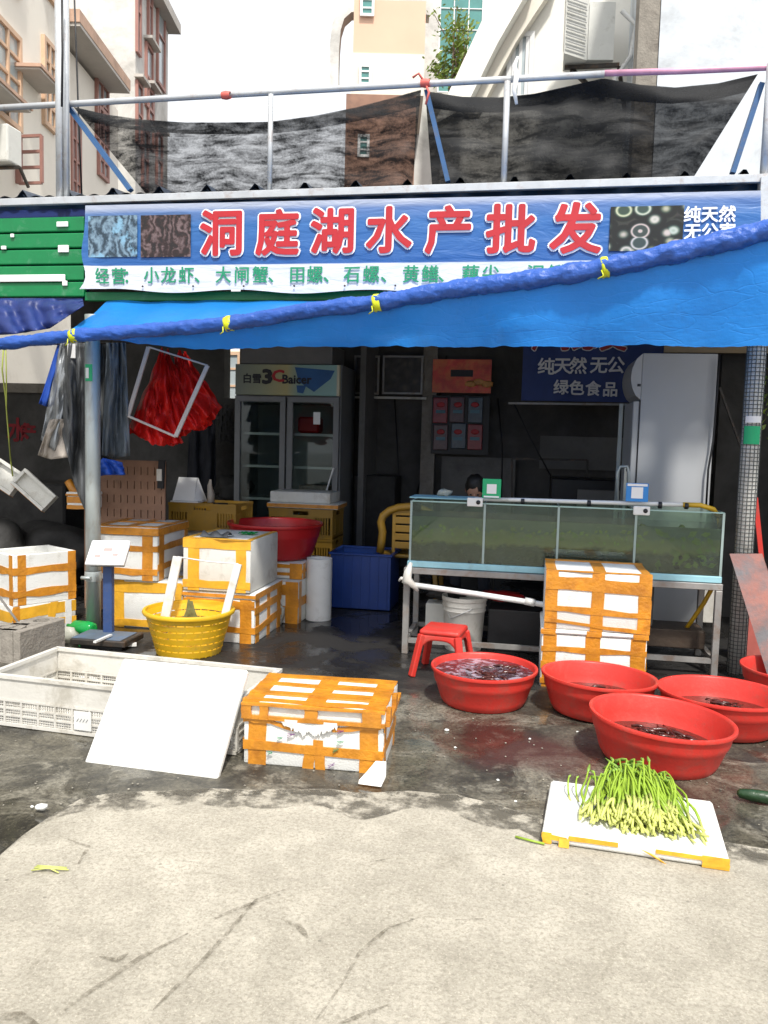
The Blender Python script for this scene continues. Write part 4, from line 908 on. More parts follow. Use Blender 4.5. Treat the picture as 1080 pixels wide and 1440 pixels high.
# third column
x0 = gx(372, 850, 5.85)
for k, (z_, lb) in enumerate(((0, 'lower orange taped foam box beside the standing white pipe'), (.325, 'orange taped foam box under the large red basin at the back'))):
    foam_box(lb, Vector((x0 + .0, 6.0 - .1 * (1 - k), z_)), R(-2), .50, .5, .32 if k == 0 else .12, .0, False, [('F', V(.1, .2)), ('F', V(.9, .2)), ('F', Hh(.8, .25)), ('F', Hh(.3, .2)), ('R', V(.1, .12)), ('R', V(.5, .12)), ('R', Hh(.5, .2)), ('T', V(.5, .12))], 'foamd')
# hidden support of the yellow crate
foam_box('back foam box whose top carries the left yellow crate', Vector((-2.62, 6.35, 0)), 0, .6, .45, .32, 0, False, [('F', V(.1, .12)), ('F', Hh(.5, .15))], 'foamd')
foam_box('second back foam box right beneath the left yellow crate', Vector((-2.62, 6.35, .322)), 0, .6, .45, .30, 0, False, [('F', V(.1, .12)), ('F', Hh(.5, .15))], 'foamd')
# H stack in front of tank
yH = 4.76; x0 = P(764, 900, yH).x; x1 = P(913, 900, yH).x; wH = x1 - x0; xm = (x0 + x1) / 2; zs_ = P(838, 888, yH).z; zt = P(838, 806, yH).z
foam_box('lower foam box of the stack in front of the fish tank', Vector((xm - .01, yH, 0)), 0, wH, .5, zs_ - .002, .03, False, [('F', V(.08, .13)), ('F', V(.92, .14)), ('F', V(.5, .14, -.01)), ('F', Hh(.72, .10, .02)), ('F', Hh(.42, .14, -.05)), ('F', Hh(.12, .1)), ('R', V(.1, .12)), ('R', Hh(.5, .15)), ('lF', Hh(.5, .2, 0, 0, 1), 'foam'), ('lF', V(.07, .14)), ('lF', V(.5, .14)), ('lF', V(.93, .14))], 'foam')
foam_box('upper foam box of the stack in front of the fish tank', Vector((xm, yH, zs_)), 0, wH, .48, zt - zs_, .0, False, [('F', V(.06, .12)), ('F', V(.94, .12)), ('F', V(.5, .12)), ('F', Hh(.80, .24, -.03)), ('F', Hh(.36, .09, -.04)), ('F', [(0, .12), (1, .0), (1, .04), (0, .2)]), ('R', V(.1, .12)), ('R', Hh(.5, .15)), ('T', V(.52, .12)), ('T', V(.05, .1)), ('T', V(.95, .08)), ('T', Hh(.03, .06)), ('T', Hh(.95, .08))], 'foam')
# small taped foam box at the left of the left post
foam_box('small orange taped foam box hanging half hidden left of the post', P(112, 716, 5.75) + Vector((0, 0, 0)), R(8), .2, .2, .13, .03, False, [('F', Hh(.7, .5)), ('F', Hh(.15, .3)), ('lF', Hh(.3, .5))], 'foam')
mb = MB(); p = P(108, 700, 5.8); mb.tube([p + Vector((-.07, 0, .13)), p + Vector((-.02, 0, .06)), p + Vector((.06, 0, 0))], [.03, .035, .03], 8, fn=lambda i, k: 1 + .15 * math.sin(k * 2)); single('tape_wad', mb, M['tape'], 'crumpled strip of orange tape above the small foam box', 'tape')

# leaning white lid
A = G(125, 1073); B = G(313, 1097)
C1 = P(166, 925, 3.42); C2 = P(341, 940, 3.40)
nrm = (B - A).cross(C1 - A).normalized()
if nrm.y > 0: nrm = -nrm
mb = MB(); ax = (B - A).normalized(); ay = (((C1 - A) + (C2 - B)) / 2); hl = ay.length; ay.normalize(); ay = (ay - ax * ay.dot(ax)); hl2 = hl * ay.length; ay.normalize(); nz = ax.cross(ay)
cen = (A + B + C1 + C2) / 4
wl_ = ((B - A).length + (C2 - C1).length) / 2
mb.obox(cen - nz * -.018 if nz.y > 0 else cen + nz * -.018, ax, ay, nz, wl_ / 2, hl2 / 2, .018, .010, 3)
l_ = single('foam_lid', mb, M['foam'], 'plain white foam lid leaning against the white plastic crate', 'foam lid', smooth=40)

# foam board with garlic stalks
A = G(762, 1190); B = G(1024, 1230)
wv = (B - A).length + .005; rv = math.atan2(B.y - A.y, B.x - A.x); vm = (A + B) / 2; vm.z = .012
vb = thing('foam_tray', 'white foam tray edged with torn orange tape under the green stalks', 'foam tray', vm, rv)
mb = MB(); mb.box(-wv / 2, wv / 2, 0, .46, .002, .042, .012, 3); obj('body', mb, M['foam'], vb, smooth=40)
mb = MB(); mb.box(-wv / 2 + .01, wv / 2 - .01, .01, .45, .042, .0445, .001); obj('raised_top', mb, M['foam'], vb)
for q in (Hh(.72, .45, -.2, 0, .14), Hh(.75, .4, .05, .15, .42), Hh(.75, .35, -.0, .62, 1.0), V(.93, .14), V(.03, .05)):
    strip(vb, 'F', q, M['tapey'], wv, .46, .002, .04, .003 + .001 * rnd(0, 1))
mb = MB(); mb.grid(lambda u, v: Vector((.02 + .07 * u + .05 * v, -.006 - .02 * u * v, .035 - .035 * u - .015 * v)), 6, 4); obj('torn_tape', mb, M['tapey'], vb)
mb = MB(); mb.grid(lambda u, v: Vector((-wv / 2 + .06 + .035 * u, -.006 - .01 * v, .03 - .028 * v)), 4, 4); obj('torn_tape', mb, M['tapey'], vb)
# stalks
so = vm + Vector((0, 0, .046)); st = thing('garlic_stalk_bundle', 'loose bundle of fresh green garlic stalks spread on the foam tray', 'vegetables', so, rv)
random.seed(11); protos = []
def stalk_mesh(seed):
    random.seed(seed); mb = MB(); L_ = rnd(.33, .42); n_ = 9; a = rnd(-.22, .22); cvx = rnd(-.12, .12); lift = rnd(.02, .06); pts = []; hook = rnd(-1, 1); hl_ = rnd(.2, 1)
    for i in range(n_):
        t = i / (n_ - 1); x = cvx * math.sin(t * 3.1) * .3 + (hook * .05 * hl_ * max(0, (t - .8) / .2) ** 2); y = L_ * t; z = lift * t ** 1.4 - (.05 * hl_ * max(0, (t - .82) / .18) ** 2) + .012 * math.sin(t * 8 + seed)
        pts.append((x, y, z))
    rs = [.0040, .0044, .0042, .0040, .0038, .0036, .0033, .0030, .0022]
    mb.tube(pts[:3], rs[:3], 6, mi=1); mb.tube(pts[2:], rs[2:], 6, mi=0)
    p = Vector(pts[-2]); q = Vector(pts[-1]); mb.tube([p, p.lerp(q, .35), q, q + (q - p) * .5], [.003, .0062, .004, .0015], 6, mi=2)
    b = mb.b; bmesh.ops.recalc_face_normals(b, faces=b.faces[:]); me = bpy.data.meshes.new('stalk'); b.to_mesh(me); b.free()
    for x in (M['stalk'], M['stalkw'], M['stalkt']): me.materials.append(x)
    return me
M['stalkt'] = pm('stalk_tip', (.22, .36, .06), .5, .3, 20, 0)
metas = [stalk_mesh(s) for s in range(36)]
random.seed(5)
for i in range(290):
    lay = rnd(0, 1) ** .8; u = random.gauss(0, .42); u = max(-1, min(1, u)); hgt_ = .06 * lay * (1 - .6 * u * u)
    x0_ = .035 + .215 * u; y0_ = .045 + rnd(0, .10) + .03 * lay
    tx = .015 + .105 * u + random.gauss(0, .02); ang = math.atan2(tx - x0_, .40) + random.gauss(0, .05)
    o_ = link('stalk', metas[i % 36], st, (x0_, y0_, .002 + hgt_)); o_.rotation_euler = (rnd(-.03, .06), rnd(-.5, .5), -ang); s_ = rnd(.86, 1.06); o_.scale = (s_ * 1.15, s_ * .98, s_ * 1.1)
for dx in (-.22, -.19):
    o_ = link('stalk', metas[3], st, (dx, .28, .0)); o_.rotation_euler = (.35, 0, .1); o_.scale = (.9, .35, .6)

# ================================================================== BASINS
def basin(label, c, r, h_, tilt=(0, 0), mat='red', lvl=.05, fill='dark', group='red plastic basins', seed=0):
    t = thing('plastic_basin', label, 'basin', (c[0], c[1], 0), 0, group); t.rotation_euler = (tilt[0], tilt[1], seed)
    rb = r * .76; mb = MB()
    prof = [(0, .004), (rb * .96, .0), (rb, .006), (rb + (r - rb) * .12, h_ * .10), (rb + (r - rb) * .12 + .004, h_ * .13), (rb + (r - rb) * .25, h_ * .2), (rb + (r - rb) * .58, h_ * .56), (rb + (r - rb) * .62 + .0035, h_ * .60), (rb + (r - rb) * .72, h_ * .68), (r * .955, h_ * .88), (r * .96, h_ * .90), (r * .995, h_ * .915), (r, h_ * .95), (r * .995, h_ * .99), (r * .975, h_), (r * .95, h_ * .99), (r * .935, h_ * .95), (rb + (r - rb) * .55, h_ * .6), (rb + (r - rb) * .15, h_ * .2), (rb * .93, .012), (0, .010)]
    mb.lathe(prof, n=72, fn=lambda j, a: 1 + .006 * math.sin(2 * a + seed)); obj('body', mb, M[mat], t, smooth=50)
    if fill:
        rw = rb + (r - rb) * (lvl / h_) - .006; mb = MB(); mb.lathe([(0, lvl), (rw * .5, lvl), (rw, lvl)], n=48); obj('water', mb, M['water_' + fill], t)
    return t
def water_mat(name, col, foam_=0):
    mt = bpy.data.materials.new(name); mt.use_nodes = True; nt = mt.node_tree; bs = nt.nodes['Principled BSDF']; tc = nn(nt, 'ShaderNodeTexCoord')
    c = mixc(nt, ramp(nt, ntex(nt, tc.outputs['Object'], 14, 5), [(.4, 0.), (.6, 1.)]), col, tuple(x * 2 for x in col))
    if foam_: c = mixc(nt, ramp(nt, ntex(nt, tc.outputs['Object'], 11, 6, .7, 1.), [(.48, 0.), (.6, .8)]), c, (.42, .38, .46))
    nt.links.new(c, bs.inputs['Base Color']); bs.inputs['Roughness'].default_value = .06
    bp = nn(nt, 'ShaderNodeBump'); bp.inputs['Strength'].default_value = .5; bp.inputs['Distance'].default_value = .01; nt.links.new(ntex(nt, tc.outputs['Object'], 45, 3), bp.inputs['Height']); nt.links.new(bp.outputs[0], bs.inputs['Normal']); return mt
M['water_foamy'] = water_mat('foamy_basin_water', (.03, .012, .016), 1)
M['water_dark'] = water_mat('dark_basin_water', (.05, .014, .01))
b1_ = basin('red basin full of foamy dark water and crayfish, beside the red stool', (P(680, 960, 4.39).x, 4.39), .29, .20, (0, 0), lvl=.165, fill='foamy', seed=.3)
b2_ = basin('red basin in front of the taped box stack, half behind nearest basin', (P(840, 975, 4.38).x, 4.38), .305, .2, (0, R(2.5)), lvl=.085, seed=.9)
b3_ = basin('nearest red basin standing just behind the foam tray', (P(925, 1040, 3.76).x, 3.76), .322, .205, (0, R(3.5)), lvl=.08, seed=.2)
b4_ = basin('right red basin cut by the photo edge behind the nearest basin', (P(1016, 985, 4.28).x, 4.28), .32, .19, (0, R(2)), lvl=.085, seed=1.4)
b5_ = basin('small farthest red basin by the leaning board at right edge', (1.50, 4.86), .27, .19, (0, 0), lvl=.05, seed=2)
b6_ = basin('large dark red basin on the foam boxes before the old fridge', (P(388, 760, 6.3).x, 6.28), .385, .28, (0, 0), mat='redd', lvl=.06, fill=None, seed=2); b6_.location.z = .452
# crayfish heaps
M['cray'] = pm('dark_crayfish_shell', (.06, .014, .010), .25, .5, 30, .2, 60)
def cray(mb, c, a, s, tl=0):
    ca, sa = math.cos(a), math.sin(a); X = Vector((ca, sa, 0)); Yv = Vector((-sa, ca, 0)); c = Vector(c)
    mb.tube([c - X * .03 * s, c - X * .012 * s + Z * .003, c + X * .012 * s + Z * .004, c + X * .035 * s, c + X * .05 * s - Z * .004], [.004 * s, .011 * s, .010 * s, .008 * s, .009 * s], 6)
    for k in (-1, 1):
        mb.tube([c - X * .02 * s, c - X * .04 * s + Yv * .018 * k * s, c - X * .065 * s + Yv * .014 * k * s], [.002 * s, .0028 * s, .005 * s], 4)
random.seed(21)
for (bo_, lvl, rr_, n_, lb, cy) in ((b1_, .165, .2, 11, 'dark crayfish floating in the foamy water of the first basin', 0), (b2_, .085, .19, 34, 'dark crayfish heap in the basin before the box stack', 0), (b3_, .08, .20, 40, 'dark crayfish heap in the nearest red basin', 0), (b4_, .085, .19, 34, 'dark crayfish heap in the right edge basin', 0)):
    mb = MB()
    for k in range(n_): 
        a = rnd(0, 6.28); q = math.sqrt(rnd(0, 1)) * rr_; cray(mb, Vector((math.cos(a) * q, math.sin(a) * q * .9, lvl + rnd(-.004, .006))), rnd(0, 6.28), rnd(.7, 1.15))
    o_ = obj('crayfish', mb, M['cray']); o_['kind'] = 'stuff'; o_.location = bo_.location.copy(); o_.rotation_euler = (bo_.rotation_euler[0], bo_.rotation_euler[1], 0); tag(o_, lb, 'crayfish')

# ================================================================== YELLOW BASKET
bx_, by_ = P(266, 855, 4.93).x, 4.93
bk_ = thing('yellow_basket', 'round yellow slatted plastic basket standing in front of the foam boxes', 'basket', (bx_, by_, 0))
mb = MB(); r0, r1, hb_ = .20, .278, .285
mb.lathe([(0, .006), (r0, .0), (r0 + .004, .012)], n=48); mb.lathe([(r1 - .002, hb_ - .03), (r1 + .012, hb_ - .026), (r1 + .018, hb_ - .012), (r1 + .012, hb_), (r1 - .004, hb_), (r1 - .008, hb_ - .03)], n=64)
obj('rim', mb, M['yellow'], bk_, smooth=50)
for k in range(6):
    t0 = .02 + k * .155; t1 = t0 + .128; z0, z1 = hb_ * t0, hb_ * t1; ra, rb_ = r0 + (r1 - r0) * t0, r0 + (r1 - r0) * t1
    mb = MB(); mb.lathe([(ra - .004, z0), (ra + .004, z0), (rb_ + .005, z1), (rb_ - .003, z1), (ra - .004, z0)], n=64); obj('hoop', mb, M['yellow'], bk_, smooth=50)
mb = MB()
for k in range(30):
    a = k / 30 * 6.283; d = Vector((math.cos(a), math.sin(a), 0)); mb.bar(d * (r0 + .001), d * (r1 - .004) + Z * (hb_ - .02), .008, .006)
obj('ribs', mb, M['yellow'], bk_, kind='stuff')
# foam strip frame in it
fo = Vector((bx_, by_, .01)); ff = thing('foam_strip_handle', 'two white foam strips joined by string standing in the yellow basket', 'foam strips', fo)
def strip3(a, b, w_, t_): m3 = MB(); m3.bar(a - fo, b - fo, w_, t_, up=(0, 1, 0), bev=.003); obj('foam_strip', m3, M['foamd'], ff)
pa0, pa1 = P(232, 870, 4.95), P(250, 783, 5.0); pb0, pb1 = P(322, 868, 4.95), P(335, 793, 5.0)
pa0 = pa0 - (pa1 - pa0).normalized() * .04; pb0 = pb0 + Vector((-.03, 0, 0))
strip3(pa0, pa1, .062, .02); strip3(pb0, pb1, .05, .02)
mb = MB(); mb.tube([pa1 - fo, (pa1 + pb1) / 2 - fo - Z * .008, pb1 - fo], .005, 6); obj('string', mb, M['pvc'], ff)
mb = MB(); lc = P(265, 862, 4.93)
for k in range(5):
    a = rnd(-.09, .09); top_ = Vector((lc.x + a * .4, lc.y + rnd(-.03, .03), lc.z + rnd(.02, .10)))
    mb.face([Vector((lc.x + a - .03, lc.y, lc.z - .09)), Vector((lc.x + a + .05, lc.y + .02, lc.z - .09)), top_ + Vector((.012, 0, 0)), top_])
cp_ = single('corn_husk', mb, pm('dry_olive_leaf', (.16, .16, .06), .6, .4, 20, .3, 60), 'dry olive leaves poking up inside the yellow basket', 'leaves')
cp_.modifiers.new('s', 'SOLIDIFY').thickness = .004

# ================================================================== WHITE PLASTIC CRATE
c_r = -1.20; c_l = -2.48; cy0, cy1 = 3.385, 3.90; hC = .25
co = Vector(((c_r + c_l) / 2, (cy0 + cy1) / 2, 0))
cr = thing('white_crate', 'long dirty white plastic crate with lattice sides, front left', 'crate', co, R(-4))
Wc, Dc = (c_r - c_l) / 2, (cy1 - cy0) / 2
mb = MB(); t_ = .014
mb.box(-Wc, Wc, -Dc, Dc, .004, .018)
obj('floor', mb, M['whitep'], cr)
def crate_wall(L_, org, ax_, nr):
    """upper half solid, lower half lattice"""
    m1 = MB(); ax_ = Vector(ax_); nr = Vector(nr); org = Vector(org)
    def rb(u0, u1, v0, v1, th, dd=0): m1.obox(org + ax_ * ((u0 + u1) / 2) + Z * ((v0 + v1) / 2) + nr * dd, ax_, nr, Z, (u1 - u0) / 2, th / 2, (v1 - v0) / 2)
    rb(-L_, L_, .135, hC - .018, .010); rb(-L_ - .006, L_ + .006, hC - .017, hC, .026); rb(-L_, L_, .124, .134, .018); rb(-L_, L_, .004, .02, .018)
    obj('side_wall', m1, M['whitep'], cr)
    m1 = MB(); n_ = max(2, int(L_ * 2 / .088))
    for k in range(n_ + 1): rb(-L_ + 2 * L_ * k / n_ - .005, -L_ + 2 * L_ * k / n_ + .005, .02, .124, .016)
    for k in range(1, 3): rb(-L_, L_, .02 + .104 * k / 3 - .004, .02 + .104 * k / 3 + .004, .013)
    nf_ = int(L_ * 2 / .0125)
    for k in range(nf_): rb(-L_ + 2 * L_ * (k + .5) / nf_ - .0014, -L_ + 2 * L_ * (k + .5) / nf_ + .0014, .02, .124, .005, .001)
    for k in range(9): rb(-L_, L_, .026 + k * .0115 - .0013, .026 + k * .0115 + .0013, .0045, -.001)
    obj('lattice', m1, M['whitep'], cr, kind='stuff')
crate_wall(Wc, (0, -Dc, 0), (1, 0, 0), (0, 1, 0)); crate_wall(Wc, (0, Dc, 0), (1, 0, 0), (0, 1, 0)); crate_wall(Dc - .014, (-Wc + .006, 0, 0), (0, 1, 0), (1, 0, 0)); crate_wall(Dc - .014, (Wc - .006, 0, 0), (0, 1, 0), (1, 0, 0))
mb = MB(); mb.box(.0 - .006, .006, -Dc + .012, Dc - .012, .02, hC - .04); 
p = P(122, 1020, cy0); mb = MB(); mb.box(p.x - co.x - .045, p.x - co.x + .045, -Dc - .014, -Dc - .010, .03, .118); pl_ = obj('name_plate', mb, M['pvc'], cr)
mb = MB()
for k in range(4): mb.bar((p.x - co.x - .03 + k * .016, -Dc - .0155, .07), (p.x - co.x - .02 + k * .016, -Dc - .0155, .085), .003, .001)
obj('scribble', mb, M['greybl'], pl_)
mb = MB(); q = G(122, 955, .03); mb.blob((q.x, q.y, .035), .06, .035, .012, .3, 3); single('foam_scrap', mb, M['foam'], 'flat white foam scrap lying inside the white crate', 'foam scrap')
mb = MB(); mb.bar(G(90, 975, .03), G(200, 962, .03), .03, .012); single('white_strip', mb, M['pvc'], 'thin white strip lying inside the white crate', 'strip')

# ================================================================== CINDER BLOCKS, SCALE, BOTTLE
def block(label, loc, rz, holes=True):
    t = thing('cement_block', label, 'cement block', loc, rz, 'grey cement blocks'); L_, D_, h_ = .40, .20, .20; mb = MB()
    # frame of solid pieces round two real hollows
    xs = [-.2, -.155, -.055, .055, .155, .2] if holes else None
    mb.box(-.2, .2, 0, .05, 0, h_, .004); mb.box(-.2, .2, .15, .2, 0, h_, .004); mb.box(-.2, -.15, .051, .149, 0, h_); mb.box(-.05, .05, .051, .149, 0, h_); mb.box(.15, .2, .051, .149, 0, h_)
    for sx in (-1, 1):   # round the hollows
        for (ex, ey) in ((-1, -1), (1, -1), (-1, 1), (1, 1)):
            cx, cy = sx * .1 + ex * .05, .1 + ey * .049; mb.b.verts.ensure_lookup_table()
            a = [Vector((cx, cy, 0)), Vector((cx - ex * .03, cy, 0)), Vector((cx, cy - ey * .03, 0))]
            top = [p + Z * h_ * .998 for p in a]; va = [mb.b.verts.new(p) for p in a]; vb_ = [mb.b.verts.new(p) for p in top]
            mb.b.faces.new(va); mb.b.faces.new(vb_)
            for i in range(3): j = (i + 1) % 3; mb.b.faces.new((va[i], va[j], vb_[j], vb_[i]))
    obj('body', mb, M['cement'], t); return t
A = G(28, 935); B = G(92, 912)
rb2 = math.atan2(B.y - A.y, B.x - A.x); lb2 = (B - A).length
q_ = block('right cement block with a round hole beside the white crate', (A + B) / 2, rb2); q_.scale = (lb2 / .4, 1, 1)
block('far left cement block with a metal bar resting in it', Vector((A.x - .24, A.y + .0, 0)), R(8))
mb = MB(); mb.bar(P(-30, 800, 4.55), P(32, 884, 4.7), .045, .012, bev=.002); single('metal_bar', mb, M['frame'], 'slanted flat metal bar stuck into the far left cement block', 'bar')
# bottle & bag
mb = MB(); p = G(118, 893); d = Vector((1, -.25, 0)).normalized()
q = p + Vector((0, .0, .05)); mb.tube([q - d * .15, q - d * .12, q - d * .08, q + d * .04, q + d * .08, q + d * .09], [.013, .014, .045, .05, .046, .03], 16, fn=lambda i, k: 1 + .06 * math.sin(k * 3 + i)); single('green_bottle', mb, M['bottleg'], 'crushed green plastic bottle lying behind the cement block', 'bottle')
mb = MB(); p = G(98, 903); mb.blob(p + Vector((0, 0, .05)), .06, .05, .055, .5, 3); single('cloudy_bottle', mb, M['bag'], 'cloudy cream plastic bottle lump beside the green bottle', 'bottle')
# platform scale
sx_, sy_ = G(160, 899).x, 5.02
sc = thing('platform_scale', 'blue platform scale with white tilted display on a post', 'scale', (sx_, sy_, 0))
zt = P(158, 792, sy_).z
mb = MB(); mb.box(-.033, .033, -.02, .02, .03, zt, .006, 2); mb.box(-.06, .06, -.035, .03, .0, .03, .004); obj('column', mb, M['scaleblue'], sc)
pc = P(152, 778, sy_ - .04) - Vector((sx_, sy_, 0)); u1 = Vector((1, .05, .03)).normalized(); u2 = Vector((.05, .62, .78)); u2 = (u2 - u1 * u2.dot(u1)).normalized(); u3 = u1.cross(u2)
mb = MB(); mb.obox(pc, u1, u2, u3, .135, .095, .014, .010, 2); hd = obj('display', mb, M['paper'], sc, smooth=40)
mb = MB(); mb.obox(pc - u3 * .028, u1, u2, u3, .12, .08, .016, .006, 2); obj('housing', mb, M['iron'], sc)
mb = MB(); fm_ = pm('pale_red_print', (.6, .3, .28), .5)
for s1, s2, l1, l2 in ((0, .075, .105, .0015), (0, -.075, .105, .0015), (.105, 0, .0015, .075), (-.105, 0, .0015, .075), (0, .02, .03, .012), (.06, -.02, .02, .008), (-.06, -.03, .02, .01)): mb.obox(pc + u1 * s1 + u2 * s2 + u3 * .0148, u1, u2, u3, l1, l2, .0006)
obj('print', mb, fm_, hd)
mb = MB(); q0 = G(92, 912); q1 = G(178, 918); mb2 = (q0 + q1) / 2 - Vector((sx_, sy_, 0)); mb.obox((mb2.x, mb2.y + .15, .045), (1, .02, 0), (-.02, 1, 0), Z, .19, .14, .02, .006); pf = obj('platform', mb, M['iron'], sc)
mb = MB(); mb.obox((mb2.x - .02, mb2.y + .15, .0665), (1, .02, 0), (-.02, 1, 0), Z, .17, .12, .0015); obj('plate', mb, pm('worn_blue_plate', (.10, .13, .17), .5, .2, 8, .2, 50, dirt=((.05, .16, .35), .35, 5)), pf)
mb = MB(); mb.box(mb2.x - .14, mb2.x + .15, mb2.y + .05, mb2.y + .25, 0, .025); obj('feet', mb, M['black'], sc)
mb = MB(); mb.bar(G(133, 903, .08), G(156, 893, .08), .02, .012); mb.bar(G(172, 907, .02), G(192, 906, .02), .03, .02); single('white_stick', mb, M['pvc'], 'short white plastic sticks beside the scale foot', 'stick')

# ================================================================== TANK
tx0, tx1, ty0, ty1, tz0, tz1 = -.755, 1.19, 5.29, 5.78, P(600, 789, 5.29).z, P(600, 705, 5.29).z
to = Vector(((tx0 + tx1) / 2, ty0, 0)); 
sd_ = thing('tank_stand', 'pale steel frame stand on thin legs carrying the fish tank', 'stand', to)
zb_ = tz0 - .045
for (x, y) in ((tx0 - .01, ty0 - .01), (tx1 - .01, ty0 - .01), (tx0 - .01, ty1), (tx1 - .01, ty1)):
    mb = MB(); mb.box(x - .02, x + .02, y - .02, y + .02, 0, zb_ - .042, .003); obj('leg', mb, M['frame'], sd_, to)
mb = MB(); mb.box(tx0 - .03, tx1 + .01, ty0 - .03, ty0 + .01, zb_ - .04, zb_, .003); mb.box(tx0 - .03, tx1 + .01, ty1 - .02, ty1 + .02, zb_ - .04, zb_, .003)
for x in (tx0 - .03, (tx0 + tx1) / 2, tx1 - .03): mb.box(x, x + .04, ty0 + .012, ty1 - .022, zb_ - .038, zb_ - .002)
obj('top_frame', mb, M['frame'], sd_, to)
for (a, b) in (((tx0 + .012, ty0 - .01), (tx1 - .032, ty0 - .01)), ((tx0 + .012, ty1), (tx1 - .032, ty1)), ((tx0 - .01, ty0 + .012), (tx0 - .01, ty1 - .022)), ((tx1 - .01, ty0 + .012), (tx1 - .01, ty1 - .022))):
    mb = MB(); mb.bar((a[0], a[1], .09), (b[0], b[1], .09), .03, .03); obj('lower_bar', mb, M['frame'], sd_, to)
tk = thing('fish_tank', 'long glass fish tank in four murky sections on the steel stand', 'fish tank', Vector((to.x, to.y, tz0 - .04)))
tof = tk.location.copy()
mb = MB(); mb.box(tx0 - .012, tx1 + .005, ty0 - .014, ty1 + .01, tz0 - .042, tz0 - .001, .004); obj('foam_base', mb, M['tint'], tk, tof)
mb = MB(); mb.box(tx0, tx1, ty0, ty0 + .008, tz0, tz1); obj('pane', mb, M['tank'], tk, tof, 'front glass of the tank')
mb = MB(); mb.box(tx0, tx1, ty1 - .008, ty1, tz0, tz1); obj('pane', mb, M['tank'], tk, tof)
for i in range(5):
    x = [P(579, 740, ty0).x, P(680, 740, ty0).x, P(784, 740, ty0).x, P(893, 740, ty0).x, tx1 - .008][i]
    if i == 0: x = tx0 + .0
    mb = MB(); mb.box(x, x + .008, ty0 + .009, ty1 - .009, tz0 + .002, tz1 - (.0 if i in (0, 4) else .01)); obj('pane', mb, M['tank'], tk, tof)
    mb = MB(); mb.box(x - .003, x + .011, ty0 - .003, ty0 - .0005, tz0, tz1); mb.box(x, x + .008, ty0 - .002, ty1, tz1 + .0005, tz1 + .003); obj('silicone_seam', mb, pm('seam', (.3, .38, .36), .3, .1, 5, 0) if i == 0 else bpy.data.materials['seam'], tk, tof)
mb = MB(); mb.box(tx0 - .002, tx1, ty0 - .002, ty0 + .010, tz1 - .004, tz1 + .004); obj('rim', mb, pm('tank_edge', (.32, .48, .44), .2, .1, 5, 0), tk, tof)
# murky water
def murk():
    mt = bpy.data.materials.new('murky_green_water'); mt.use_nodes = True; nt = mt.node_tree; bs = nt.nodes['Principled BSDF']; tc = nn(nt, 'ShaderNodeTexCoord')
    mp = nn(nt, 'ShaderNodeMapping'); mp.inputs['Scale'].default_value = (1, 1, 2.2); nt.links.new(tc.outputs['Object'], mp.inputs[0])
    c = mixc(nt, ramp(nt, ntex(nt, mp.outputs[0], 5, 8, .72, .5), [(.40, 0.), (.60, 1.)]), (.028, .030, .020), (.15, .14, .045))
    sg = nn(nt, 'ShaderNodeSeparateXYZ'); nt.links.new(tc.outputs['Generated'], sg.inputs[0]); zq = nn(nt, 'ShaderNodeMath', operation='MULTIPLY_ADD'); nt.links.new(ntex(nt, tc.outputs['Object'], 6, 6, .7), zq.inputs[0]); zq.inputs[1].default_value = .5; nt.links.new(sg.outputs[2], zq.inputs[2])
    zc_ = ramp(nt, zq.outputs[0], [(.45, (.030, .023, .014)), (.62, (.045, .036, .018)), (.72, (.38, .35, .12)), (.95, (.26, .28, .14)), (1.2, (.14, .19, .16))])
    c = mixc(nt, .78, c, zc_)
    c = mixc(nt, ramp(nt, ntex(nt, tc.outputs['Object'], 60, 3, .7), [(.62, 0.), (.72, .7)]), c, (.35, .36, .2))
    nt.links.new(c, bs.inputs['Base Color']); bs.inputs['Roughness'].default_value = .12
    tr = nn(nt, 'ShaderNodeBsdfTransparent'); tr.inputs[0].default_value = (.45, .55, .4, 1); mx = nn(nt, 'ShaderNodeMixShader'); mx.inputs[0].default_value = .8
    nt.links.new(tr.outputs[0], mx.inputs[1]); nt.links.new(bs.outputs[0], mx.inputs[2]); nt.links.new(mx.outputs[0], nt.nodes['Material Output'].inputs[0]); return mt
M['murk'] = murk()
zw = tz1 - .10
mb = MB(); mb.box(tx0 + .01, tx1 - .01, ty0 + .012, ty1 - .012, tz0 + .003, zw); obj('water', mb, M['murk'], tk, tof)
random.seed(9); mb = MB()
for i in range(700):
    x = rnd(tx0 + .03, tx1 - .03); y = ty0 + rnd(.018, .12); z = tz0 + .005 + rnd(0, .15) * (.6 + .4 * math.sin(x * 7)); r2 = rnd(.008, .018); mb.blob((x, y, z), r2 * 1.3, r2, r2, .3, 2, 1, i)
sh = obj('mussel_heap', mb, pm('dark_shells', (.035, .03, .024), .4, .6, 18, .2, 60)); sh['kind'] = 'stuff'; tag(sh, 'heap of dark shellfish on the floor of the tank', 'shellfish')
mb = MB()
for i in range(260):
    x = rnd(tx0 + .05, tx1 - .04); z = tz0 + rnd(.12, .25); rightb = x > .75
    if not rightb and random.random() < .55: continue
    z = tz0 + (rnd(.04, .27) if rightb else rnd(.16, .25)); y = ty0 + rnd(.011, .0118); l = rnd(.008, .028) * (1.3 if rightb else .8); a = rnd(0, 3.14)
    X = Vector((math.cos(a), 0, math.sin(a))); Yv = Vector((-math.sin(a), 0, math.cos(a))); c = Vector((x, y - .0009 * random.random(), z)); mb.face([c - X * l, c - Yv * l * .6, c + X * l, c + Yv * l * .6])
for (px, py, r2) in ((965, 790, .03), (905, 745, .03), (940, 755, .04), (960, 745, .03)):
    mb.blob(P(px, py, ty0 + .03), r2, .01, r2 * 1.1, .5, 3, 2, px)
